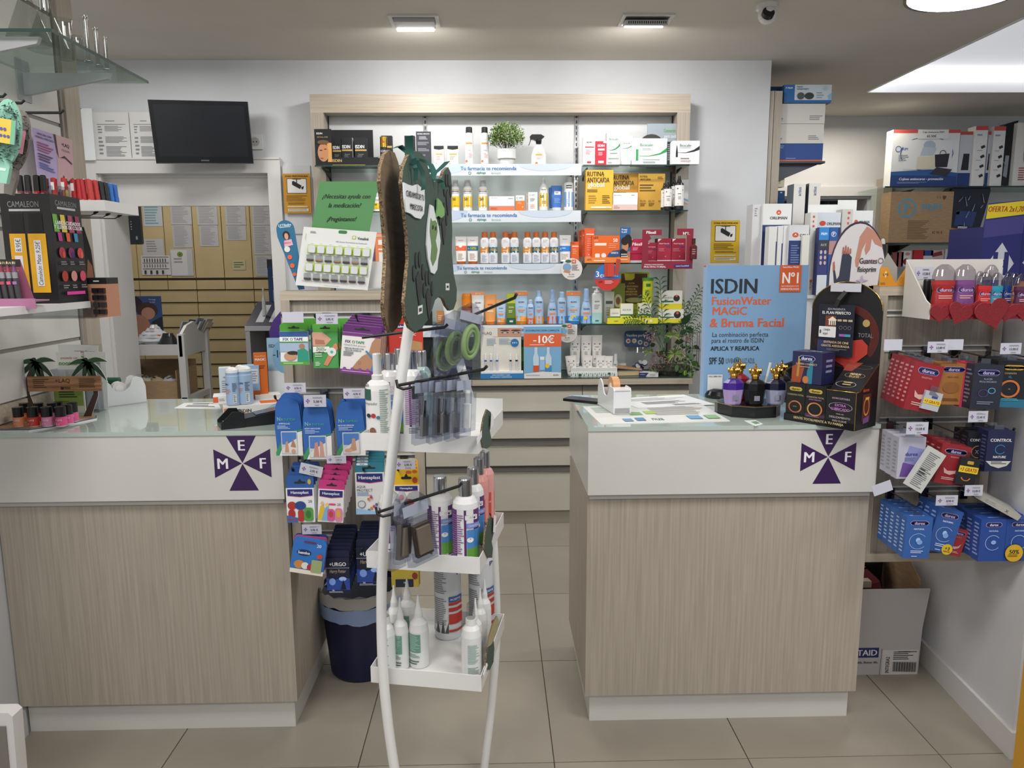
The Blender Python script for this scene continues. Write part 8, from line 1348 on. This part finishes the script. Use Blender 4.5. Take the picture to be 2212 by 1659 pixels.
# ---- heart tray
YTR = 2.12; xa = at(1960,680,YTR).x; xb_ = at(2225,680,YTR).x; z0 = at(2010,690,YTR).z; zr = at(2010,657,YTR).z; zb = at(2060,560,YTR+.14).z
t = thing('heart_tray','white cardboard tray with red front hung with glitter hearts, on right board','tray',(at(2008,690,YTR).x,YTR,z0)); w = xb_-t.location.x; d = .14
MB().prism([(0,0),(d,0),(d,zb-z0),(.02,zr-z0+.01),(0,zr-z0)],-.004,0,'#cfcbc4 s','x').build('side_flap',t)
MB().box(0,d-.003,0,w,d,zb-z0,'#d6d2cb s').box(0,0,0,w,d-.003,.003,'#c9c4bc s').build('back',t)
MB().box(0,-.003,0,w,0,zr-z0,'#962430 s').build('red_front',t)
def heart(cx,cy,wpx,Y,rot,seed):
    c = at(cx,cy,Y); r = (at(cx+wpx/2,cy,Y).x-c.x); P = []
    for i in range(28):
        a = 2*PI*i/28; x = 16*sin(a)**3/17; y = (13*cos(a)-5*cos(2*a)-2*cos(3*a)-cos(4*a))/17; x,y = x*cos(rot)-y*sin(rot),x*sin(rot)+y*cos(rot); P.append((x*r+c.x-t.location.x,y*r+c.z-z0))
    MB().prism(P,Y-YTR,Y-YTR+.003,GLIT,'y','#a84a50').build('glitter_heart',t)
for i,q in enumerate(((2031,676,47,YTR-.008,0),(2074,676,56,YTR-.013,-.35),(2108,668,40,YTR-.0075,.6),(2144,676,78,YTR-.018,.28),(2178,672,50,YTR-.0125,-.25),(2212,672,44,YTR-.0085,0))): heart(*q,i)
def gel(label,r,Y,col,rzr,spec=()):
    bottle(label,r,Y,[(0,.92),(.03,1),(.3,.94),(.5,.86),(.62,1),(.70,1)],col,pil('#20275e','#c9b9e0',.52,.36,.05)+[('l','#e6a8a8',.2,.34,.85,.42,2)]+list(spec),[(.70,1.0),(.78,1.02),(.90,.86),(.97,.5),(1,.3)],'#e2dfe4 c 1.6',dr=.6,zb=z0+.0035,group='gel bottles in the heart tray',pw=2.4)
gel('large red massage gel bottle with clear cap, left in the heart tray',(2008,571,2056,684),YTR+.05,'#a8302e g',0)
gel('large purple massage gel bottle with clear cap in the heart tray',(2054,571,2100,684),YTR+.055,'#7a4a86 g',0)
gel('red gel bottle behind the small bright red one',(2098,586,2120,680),YTR+.09,'#b03030 g',0)
gel('small bright red gel bottle in the heart tray',(2104,588,2136,684),YTR+.05,'#c92c2c g',0)
gel('small turquoise gel bottle in the heart tray',(2132,589,2160,684),YTR+.05,'#2a93b0 g',0)
gel('dark blue round capped gel bottle at the rear of the heart tray',(2118,572,2150,670),YTR+.11,'#3a3a80 g',0)
gel('dark blue gel bottle beside the amber one',(2160,588,2180,684),YTR+.06,'#1f3f80 g',0)
gel('amber gel bottle right of the turquoise one',(2172,589,2196,684),YTR+.09,'#c47a2a g',0)
gel('dark purple gel bottle at the right edge',(2186,591,2220,684),YTR+.035,'#5a2a4c g',0)
t2 = price('price tag reading 17,50 euro inside the heart tray',(1976,576,2014,604),YTR+.136,'17,50 €')
for k in range(2): bottle('black cylinder standing in the heart tray corner, %s' % ('left','right')[k],(1990+10*k,603,2003+10*k,680),YTR+.11,[(0,1),(.95,1),(1,.8)],'#17181b s',zb=z0+.0035,group='black cylinders in the heart tray')
# items on top of the board
zt_ = 1.4405
t = thing('v_cut_box','orange carton with V-shaped grey flap on top of the right board','box',(at(1928,605,2.33).x,2.31,zt_)); w = at(1963,600,2.31).x-at(1893,600,2.31).x; h = at(1928,577,2.31).z-zt_
MB().prism([(-w/2,0),(w/2,0),(w/2,h),(w*.3,h),(-.0,h*.12),(-w*.28,h),(-w/2,h)],0,.002,'#d98f24').build('front',t); MB().prism([(-w*.3,0),(w*.3,0),(w*.28,h),(-.004,h*1.75),(-w*.26,h*.9)],.05,.052,'#9a9c96').box(-w/2,.002,0,w/2,.052,.002,'#c98420').build('grey_flap',t)
p = MB(); prt(p,w,h,[('p','#f0d9a0',[(.12,.62),(.17,.82),(.22,.62),(.17,.42)]),('t','#5a3a10','LUMIU',.17,.62,.12,.16,'b'),('o','#e6b45a',.66,.3,.1,.01,(0,360),1.3),L(.02,.06,.2,.2,2,'#a86a14')]); p.build('print',t)
# ================================================================== RIGHT SIDE, FLOOR
YB = 2.545; x0 = 1.22; x1 = at(1981,1467,YB).x; H = at(1990,1272,YB).z; t = thing('carton_box','open white shipping carton on the floor behind the right counter','box',((x0+x1)/2,YB,0)); w = x1-x0; WB = '#bcb8b8'
fo = at(1985,1358,YB).z
m = MB(); m.prism([(-w/2,0),(w/2,0),(w/2+.004,fo),(w/2+.022,H),(-w/2,H)],0,.004,WB); m.box(-w/2,.004,0,-w/2+.004,.38,fo+.05,WB).box(w/2-.004,.004,0,w/2,.38,fo,WB).box(-w/2+.004,.376,0,w/2-.004,.38,fo,CARD).box(-w/2+.004,.004,0,w/2-.004,.376,.004,CARD).build('carton',t)
MB().prism([(.004,fo),(.38,fo),(.36,H+.09),(.2,H+.13),(.03,H+.02)],w/2-.002,w/2+.001,CARD,'x').prism([(-w/2,fo),(w/2,fo),(w/2+.01,H+.12),(-w/2,H+.12)],.38,.384,CARD).build('flap',t)
p = MB(); X = lambda px,py: (at(px,py,YB).x-t.location.x,at(px,py,YB).z)
(ax,az),(bx,bz) = X(1840,1421),X(1899,1399); p.box(ax,-.0006,az,bx,-.0003,bz,'#1f2f66'); v,f_,tw,th = text_geo('VANTAID',True,False); k = (bz-az)*.62/.72; cx = bx-.006-tw*k/2; p.add([(cx+a*k,-.0009-.0001*(2*i >= len(v)),(az+bz)/2+b*k) for i,(a,b) in enumerate(v)],f_,'#e6e6ec')
v,f_,tw,th = text_geo('Better health. Better life.',True,False); (ax,az),(bx,_) = X(1857,1430),X(1897,1430); k = .013; p.add([(bx-tw*k/2+a*k,-.0006-.0001*(2*i >= len(v)),az-.002+b*k) for i,(a,b) in enumerate(v)],f_,'#2a2a3a')
(ax,az),(bx,bz) = X(1903,1462),X(1984,1403); p.box(ax,-.0006,az,bx,-.0003,bz,'#d3d0ce'); W_,H_ = bx-ax,bz-az
prt(p,W_,H_,[('l','#33343a',.3,.62,.98,.95,5),('t','#2a2a2e','INTEGRA2',.15,.45,.11,.6,'bv'),('t','#2a2a2e','02 INTEGRA2',.6,.93,.05,.4,'b')]+[('r','#2a2a2e',.3+.0235*i,.2,.3+.0235*i+(.016 if i % 3 else .008),.56) for i in range(28)],lambda a,b,l: (a,-.0008-l*.0002,b),x0=ax,z0=az)
p.tube([(ax-.004,-.0006,bz+.005),(ax-.008,-.0006,az-.006),(bx,-.0006,az-.006)],.0008,4,'#2a2a3a',False); p.build('print',t)
b = thing('folded_cloth','dark red cloth with pale trim inside the open carton','cloth',(t.location.x-.02,YB+.15,.005)); rnd = RNG(2); m = MB(); m.loft([(0,.10,.12),(H-.1,.11,.12),(H-.02,.08,.09),(H+.02,.04,.04)],14,'#6a1a24 r'); m.v = [(x+rnd.uniform(-.012,.012),y+rnd.uniform(-.01,.01),z) for x,y,z in m.v]; m.build('cloth',b); MB().box(-.03,-.10,H-.02,.02,-.07,H+.005,'#b5a890').build('trim',b)
b = thing('black_bag','black bag stuffed upright inside the open carton','bag',(t.location.x+.06,YB+.28,.005)); m = MB(); m.loft([(0,.08,.05),(H,.10,.06),(H+.07,.08,.04),(H+.09,.05,.02)],12,'#15161c r'); m.v = [(x+rnd.uniform(-.01,.01),y+rnd.uniform(-.008,.008),z) for x,y,z in m.v]; m.build('bag',b)
t = thing('yellow_display','yellow cardboard display edge at the lower right corner','display',(at(2203,1560,1.9).x,1.86,0)); MB().box(0,0,.0,.12,.05,.62,'#c9952c').build('side',t); MB().prism([(-.10,0),(0,0),(0,.03)],-.05,.0,'#c9b81c').build('base',t)
# ================================================================== CORRIDOR: SIDE RACK, WHITE CABINET, FAR SHELF UNIT
t = thing('side_rack','wood-edged wall rack in the corridor behind the wall end','shelving',(1.655,4.62,0))
zt = at(1675,203,4.7).z
MB().box(0,0,0,.022,.05,zt,'#b5aa9c s').build('post',t); MB().box(.026,.0,0,.072,.09,zt,WOODV).build('post',t); MB().box(.0,.09,0,.03,1.5,zt,WOODV).build('side_panel',t)
zs = [at(1725,352,4.72).z,at(1700,395,4.72).z]
MB().box(.072,.02,zs[0]-.012,.36,.09,zs[0],'#3a3d44 s').prism([(.072,zs[0]-.012),(.34,zs[0]-.012),(.072,zs[0]-.12)],.06,.064,'#4a4d55 s').build('shelf_bracket',t)
YR = 4.70
ctn = dict(group='boxes stacked on the corridor rack')
carton('blue rimmed deep blue box with orange base line, lowest of the rack stack',(1672,310,1776,352),YR-.04,.12,'#2f4f94',[('r','#e0703a',0,0,1,.09),L(.05,.7,.2,.9,2,'#8fa4d0'),L(.24,.14,.45,.2,1,'#a9b9dc')],zs[0]+.0005,**ctn)
z2 = at(1725,310,YR-.04).z; z3 = at(1725,268,YR-.04).z; z4 = at(1728,224,YR-.04).z
ACT = [('t','#2a3a7a','actius',.06,.26,.13,.14,'b'),L(.02,.12,.14,.16,1),('l','#8a8c92',.68,.16,.95,.42,3)]
carton('plain white orthopaedic box, second from bottom of the rack stack',(1675,268,1778,310),YR-.04,.12,'#dedcd4',ACT,z2+.001,**ctn)
carton('plain white orthopaedic box, third from bottom of the rack stack',(1677,224,1781,268),YR-.04,.12,'#dedcd4',ACT,z3+.002,**ctn)
carton('blue and white surgical shoe box on top of the rack stack',(1693,183,1795,223),YR-.05,.13,'#d3dde6',[('r','#2f6fb0',0,0,.22,1),('r','#2f6fb0',0,0,1,.15),('t','#e6eef6','P PRIM',.1,.82,.1,.16,'b'),('t','#3a6a94','Zapato',.32,.88,.09,.14,'b'),('t','#3a6a94','posquirúrgico',.39,.76,.09,.3,'b'),('e','#5a5c58',.35,.38,.08,.2),('e','#3f4144',.53,.38,.1,.19),('l','#8fb0c8',.68,.2,.86,.6,3),('c','#b9cfe0',.86,.8,.05),('p','#8fc0e6',[(.92,.4),(1,.55),(1,.2),(.94,.16)])],z4+.003,sl=[('r','#2f5a8a',0,.5,1,1)],side='#6f7f8c',**ctn)
carton('dark blue box behind the surgical shoe box',(1664,187,1698,205),YR+.10,.2,'#26407a',[L(.1,.3,.8,.7,2,'#5a74b0')],zt+.0005,**ctn)
carton('torn cream carton piece on the corridor rack',(1671,358,1692,382),YR,.06,'#d9d0b0',[L(.2,.3,.8,.5,1,'#77705a')],None,**ctn)
carton('small cream lettered carton below the torn one',(1670,383,1694,404),YR,.06,'#dcd5bc',[('t','#6a6250','RICOS',.35,.5,.3,.6)],None,**ctn)
carton('dark blue glossy box standing on the corridor rack',(1674,412,1694,446),YR+.05,.1,'#1f4a7c g',[('r','#d9e2ea',.5,.85,.7,.92)],None,**ctn)
# white cabinet carrying the orthopaedic boxes
YO = 4.12; zo = 1.345; t = thing('white_cabinet','plain white cabinet carrying the tall orthopaedic boxes behind the poster','cabinet',(1.93,YO,0))
MB().box(-.42,.01,0,.42,.45,zo-.02,'#c9cacc s').build('body',t); MB().box(-.56,0,zo-.02,.44,.46,zo-.0005,'#cfd0d2 s').build('top',t)
OR = lambda f=.32: [('r','#27396e',0,0,1,f),('c','#d0552c',.55,.82,.10),('p','#f2f0ee',[(.5,.79),(.55,.84),(.6,.79),(.57,.79),(.55,.81),(.53,.79)]),('t','#3a3f48','ORLIMAN',.55,.69,.07,.66,'b')]
go = dict(group='orthopaedic boxes on the white cabinet')
carton('wide white and navy orthopaedic box with orange emblem, left one',(1640,440,1701,640),YO+.10,.12,'#dedfdd',[('r','#27396e',0,0,1,.77),('c','#d0552c',.55,.905,.085),('p','#f2f0ee',[(.5,.89),(.55,.915),(.6,.89),(.55,.9)]),('t','#3a3f48','ORLIMAN',.55,.845,.032,.6,'b')],zo,sl=[('l','#9a9ca0',.3,.7,.5,.95,4)],**go)
carton('plain white spine of an orthopaedic box at the far left',(1618,441,1639,640),YO+.12,.1,'#d0d0d2',[('l','#8a8c92',.2,.86,.5,.96,4)],zo,**go)
for i,(r,c) in enumerate((((1655,489,1672,640),0),((1674,488,1685,640),0),((1686,487,1697,640),0))):
    carton('slim white box spine with navy edge, %s of three' % ORD[i],r,YO+.02,.06,'#dfdfdd',[('r','#27396e',.8,0,1,.75)] if i else [('r','#27396e',.9,0,1,.78)],zo,**go)
carton('white and navy orthopaedic box with big emblem in the front row',(1698,486,1740,640),YO+.0,.06,'#d3d4d6',[('r','#27396e',0,0,1,.78),('e','#d0552c',.32,.86,.16,.035),('p','#f2f0ee',[(.24,.845),(.32,.88),(.4,.845),(.32,.86)]),('t','#3a3f48','ORLI',.74,.855,.04,.42,'b'),('l','#6f80b0',.12,.45,.6,.72,8)],zo,**go)
for i,(r,Y) in enumerate((((1703,397,1728,640),YO+.26),((1735,396,1760,640),YO+.27))):
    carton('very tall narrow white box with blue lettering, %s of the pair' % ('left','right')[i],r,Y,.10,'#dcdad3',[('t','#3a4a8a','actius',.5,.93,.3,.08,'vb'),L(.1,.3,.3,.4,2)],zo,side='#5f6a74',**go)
carton('narrow cream white box in front of the tall pair',(1727,508,1742,640),YO-.02,.05,'#dcdad2',[('t','#3a3f48','ORLIMAN',.5,.15,.35,.14,'v')],zo,**go)
carton('white box flap standing open behind the front orthopaedic boxes',(1744,442,1808,480),YO+.14,.003,'#dfdfdc',(),at(1770,470,YO+.14).z,**go)
carton('white orthopaedic box with vertical spine print and blue front',(1742,459,1757,640),YO+.04,.08,'#d6d5cf',[('l','#c05a4a',.3,.8,.6,.97,3),('t','#3a3f48','ORLIMAN',.5,.12,.35,.12,'v'),('c','#d0552c',.5,.17,.2)],zo,**go)
carton('blue orthopaedic box with emblem beside the vertical spine one',(1757,459,1806,640),YO+.05,.08,'#cdd2d8',[('r','#27396e',0,0,1,.82),('e','#c04a2c',.22,.87,.14,.03),('t','#2f3440','ORLIMAN',.7,.865,.035,.6,'b')],zo,**go)
carton('light blue hand brace box with picture grid',(1762,492,1783,640),YO-.02,.05,'#3a3f78',[('r','#2f86d0',0,.82,1,1),('t','#e6f0fa','PRIM',.5,.91,.04,.6,'b'),('r','#3a3c40',0,.68,1,.82),('t','#c9ccd2','AirX',.5,.75,.04,.6),('r','#d3d9de',0,0,1,.3)]+[('e','#c9b5b8',.28+.42*(i % 2),.64-.08*(i//2),.12,.03) for i in range(6)],zo,**go)
carton('blue brace box with large white emblem',(1784,491,1802,640),YO-.015,.05,'#2a5a9c',[('o','#e6eef6',.5,.90,.3,.05),('t','#e6eef6','P',.5,.90,.05,.24,'b'),('r','#b58a8a',0,.6,1,.8)],zo,**go)
carton('white orthopaedic box with emblem, half hidden by the glove card',(1830,455,1874,640),YO+.05,.08,'#dcdedd',[('c','#d0552c',.2,.87,.09),('t','#3a3f48','ORLIMAN',.6,.865,.035,.5,'b'),('r','#d9c4c8',.3,0,1,.8)],zo,**go)
carton('grey white side of the half hidden orthopaedic box',(1809,452,1831,640),YO+.04,.08,'#c4c2bd',[('l','#c05a4a',.5,.8,.8,.98,3)],zo,**go)
carton('open white flap above the half hidden orthopaedic box',(1809,432,1850,456),YO+.16,.003,'#dfe0de',(),at(1830,456,YO+.16).z,**go)
# far shelf unit with cushions
YU = 6.18; YF = 5.78; xl = at(1895,600,YU-.06).x; s0 = at(1912,400,YF).x-xl; t = thing('far_shelf_unit','wood-framed shelf unit at the far right holding cushion boxes','shelving',(xl,YU,0)); off_ = 1.6
MB().box(0,-.06,0,.07,.06,2.2,WOODV).build('post',t); MB().box(.07,.03,0,off_,.05,2.38,BACKP).build('back_panel',t)
zz = [at(2000,402,YF).z,at(2000,524,YF).z,at(2000,640,YF).z-.05]
for z in zz: s_ = MB().box(s0,YF-YU,z-.01,off_,.03,z-.0006,GLASS).build('glass_shelf',t); MB().box(s0,YF-YU-.002,z-.010,off_,YF-YU-.0003,z,'#26343a g').build('green_edge',s_); MB().prism([(.028,z-.1),(.028,z-.011),(-.3,z-.011)],.12,.126,'#4a4a4c m','x').build('bracket',s_)
CUS = [('r','#c4504c',0,.94,1,1),('p','#2a5a9a',[(.0,0),(1,0),(1,.24),(.6,.30),(0,.26)]),('p','#24407c',[(.0,0),(1,0),(1,.18),(0,.2)]),('o','#2f5a9c',.52,.58,.40,.014,(0,360),.62),('q','#dfe3e6',.16,.3,.9,.82,.05),('t','#2f5a9c','PRIM',.18,.66,.045,.14,'b'),('o','#2f5a9c',.09,.66,.045,.01),('l','#8a8f98',.1,.44,.26,.56,4),('e','#a9b8cc',.55,.72,.09,.09),('p','#b9c6d6',[(.42,.55),(.62,.56),(.66,.68),(.46,.70)]),('p','#d6d3bd',[(.37,.30),(.65,.32),(.66,.54),(.38,.52)]),('p','#2a2a34',[(.66,.34),(.84,.34),(.86,.58),(.64,.56)]),('p','#32323c',[(.58,.22),(.84,.18),(.92,.30),(.68,.34)]),('o','#2a2a34',.76,.58,.05,.01),('t','#f0f2f6','Cojines antiescaras - prevención',.46,.125,.045,.76,'bi'),L(.1,.05,.6,.08,2,'#8fa4cc')]
gc = dict(group='cushion boxes on the far shelf')
carton('large white and blue anti-sore cushion box with price slip',(1922,280,2065,402),YF+.02,.10,'#dfe2e4',CUS+[('r','#e4e6e8',.36,.84,.82,1.0),('t','#3a3c40','Cojín Antiescaras PRIM',.59,.95,.03,.36,'b'),('t','#3a3c40','65.50€',.57,.885,.045,.16,'b')],zz[0],**gc)
SPN = [('r','#c4504c',0,.93,1,1),('t','#2f5a9c','PRIM',.35,.85,.03,.5,'b')]+[('p','#2a2c3a',[(.5,.66-.16*i),(.8,.69-.16*i),(.9,.65-.16*i),(.6,.62-.16*i)]) for i in range(4)]+[L(.2,.58-.16*i,.7,.6-.16*i,1) for i in range(3)]
for i,(r,fr) in enumerate((((2066,284,2098,400),1),((2098,272,2124,400),0),((2126,284,2137,400),1),((2137,273,2162,400),0))):
    carton(('blue cushion box front seen between its neighbours, %s','white spine of a cushion box with small pictures, %s')[1-fr] % ('left' if i < 2 else 'right'),r,YF+.02+.03*fr,.10,'#c9ced6' if fr else '#e2e3e3',[('r','#c4504c',0,.94,1,1),('r','#24407c',0,0,1,.25),('p','#25252f',[(.2,.3),(.7,.3),(.7,.6),(.3,.6)])] if fr else SPN,zz[0],**gc)
carton('white box with a silver handle picture at the right edge of far shelf',(2186,265,2240,400),YF+.02,.1,'#dcdcd9',[('l','#c9a8a0',.3,.7,.8,.9,3),('o','#8a8c90',.45,.5,.12,.03,(0,360),3),('l','#a0484a',.2,.08,.5,.3,6)],zz[0],**gc)
def bag(label,P,Y,th,col,prints=()):
    c = at(P[0][0],P[0][1],Y); t = thing('plastic_wrapped_pack',label,'pack',c,0,'plastic wrapped packs on the far shelves'); q = [at(x,y,Y)-c for x,y in P]; MB().prism([(v.x,v.z) for v in q],0,th,col).build('pack',t)
    m = MB(); rnd = RNG(len(label)); cx = sum(v.x for v in q)/len(q); cz = sum(v.z for v in q)/len(q)
    for k in range(9):
        a = Vector((cx+rnd.uniform(-.12,.12),-.003,cz+rnd.uniform(-.16,.16))); m.tube([a,a+Vector((rnd.uniform(-.03,.03),-.004,rnd.uniform(.02,.07)))],[.004,.0015],5,'#9aa0a8 g')
    for (Q,cl) in prints: v = [at(x,y,Y)-c for x,y in Q]; m.add([(p_.x,-.0012,p_.z) for p_ in v],[tuple(range(len(v)))],cl)
    m.build('wrapping',t)
bag('black cushion wrapped in shiny plastic standing on the upper far shelf',[(2162,400),(2164,275),(2178,266),(2200,260),(2192,330),(2182,400)],YF+.06,.1,'#1e2126 g',[([(2166,380),(2172,336),(2180,336),(2174,384)],'#9aa2aa')])
bag('dark blue and black cushion in clear plastic beside the cardboard carton',[(2052,522),(2054,412),(2062,404),(2138,397),(2140,412),(2130,450),(2110,515)],YF+.05,.12,'#1c2436 g',[([(2054,492),(2084,496),(2082,508),(2054,504)],'#d0763a'),([(2066,455),(2110,458),(2100,490),(2060,488)],'#2f447c'),([(2066,458),(2073,456),(2072,463),(2065,463)],'#c9ccd6'),([(2070,486),(2090,488),(2088,494),(2068,493)],'#b9bcc6')])
carton('brown cardboard carton with pale blue lettering on the middle far shelf',(1918,414,2052,522),YF+.01,.14,CARD,[('o','#5a9ab8',.27,.68,.15,.03),('t','#5a9ab8','P',.27,.68,.2,.12,'b'),('t','#5a9ab8','PRIM',.66,.70,.14,.34,'b'),('l','#77603f',.3,.06,.64,.44,12),('t','#5a4a34','↑↑ ♥',.8,.88,.06,.16),('t','#4a3a2a','42 90 €',.78,.2,.05,.2)],zz[1],**gc)
# small packs below the shelf
for i,(r,c,s) in enumerate((((1927,545,1940,576),'#8a4a4c',()),((1936,544,1950,577),'#9a6060',()),((1946,542,1967,575),'#dcdcdc',[('c','#8a1c28',.5,.3,.32),('e','#c98a80',.6,.8,.25,.1)]),((1973,540,1996,560),'#c02a34',()),((1994,541,2015,560),'#2f4a9a',[('r','#d9d9dc',0,0,1,.4)]),((2010,540,2038,562),'#c9b5b5',[('p','#8a3034',[(.1,.3),(.9,.5),(.8,.9),(.2,.7)])]),((2040,538,2066,565),'#c9ccd2',[('p','#3a5ac0',[(.1,.1),(.9,.1),(.8,.5),(.2,.5)])]),((2064,538,2108,568),'#2f7a4c',[('r','#dfe2e4',.0,0,.9,.55),L(.3,.1,.8,.45,3,'#6f8ac0')]))):
    carton('small hanging pack under the far shelf, %s from the left' % ORD[i],r,YF+.08,.02,c,s,None,group='small packs under the far shelf')
# floor display, blue and yellow
YD = 4.6; x,z,w,h = dims((2112,432,2196,640),YD,0); t = thing('floor_display','tall deep blue cardboard floor display with yellow two for one header','display',(x,YD,0)); H = at(2160,432,YD).z; sh = .02
MB().box(-w/2,0,0,w/2,.35,H-.16,'#2c2f74').prism([(-w/2,H-.16),(w/2,H-.16),(w/2,H),(-w/2+.02,H-.02)],0,.01,'#2c2f74').build('body',t); p = MB(); hz = H-.01
prt(p,w,H,[('p','#e6cf2c',[(.03,.94),(1,.955),(1,.998),(.06,.985)]),('p','#4a4688',[(0,.88),(1,.895),(1,.95),(.02,.935)]),('t','#a82f2c','OFERTA 2x1,70',.52,.97,.018,.9,'bi'),('p','#d6d8e0',[(.5,.865),(.66,.835),(.58,.835),(.58,.81),(.42,.81),(.42,.835),(.34,.835)]),('p','#d6d8e0',[(.5,.73),(.66,.76),(.58,.76),(.58,.785),(.42,.785),(.42,.76),(.34,.76)]),('p','#d6d8e0',[(.3,.825),(.16,.7975),(.3,.77)]),('p','#d6d8e0',[(.7,.825),(.84,.7975),(.7,.77)]),('r','#d6d8e0',.43,.79,.57,.805),('t','#d6d8e0','LS',.78,.68,.035,.34,'bi')]); p.build('print',t)
x2 = w/2+.002; t = thing('floor_display','second blue floor display cut off by the right edge, with yellow corner label','display',(x+w+.004,YD+.02,0)); MB().box(-w/2,0,0,w/2,.33,H-.02,'#2c2f74').build('body',t); p = MB(); prt(p,w,H,[('r','#b9b83a',0,.93,1,1.0),('p','#d6d8e0',[(.1,.80),(.3,.83),(.3,.78)]),('r','#d98f3a',.02,.70,.3,.74)]); p.build('print',t)
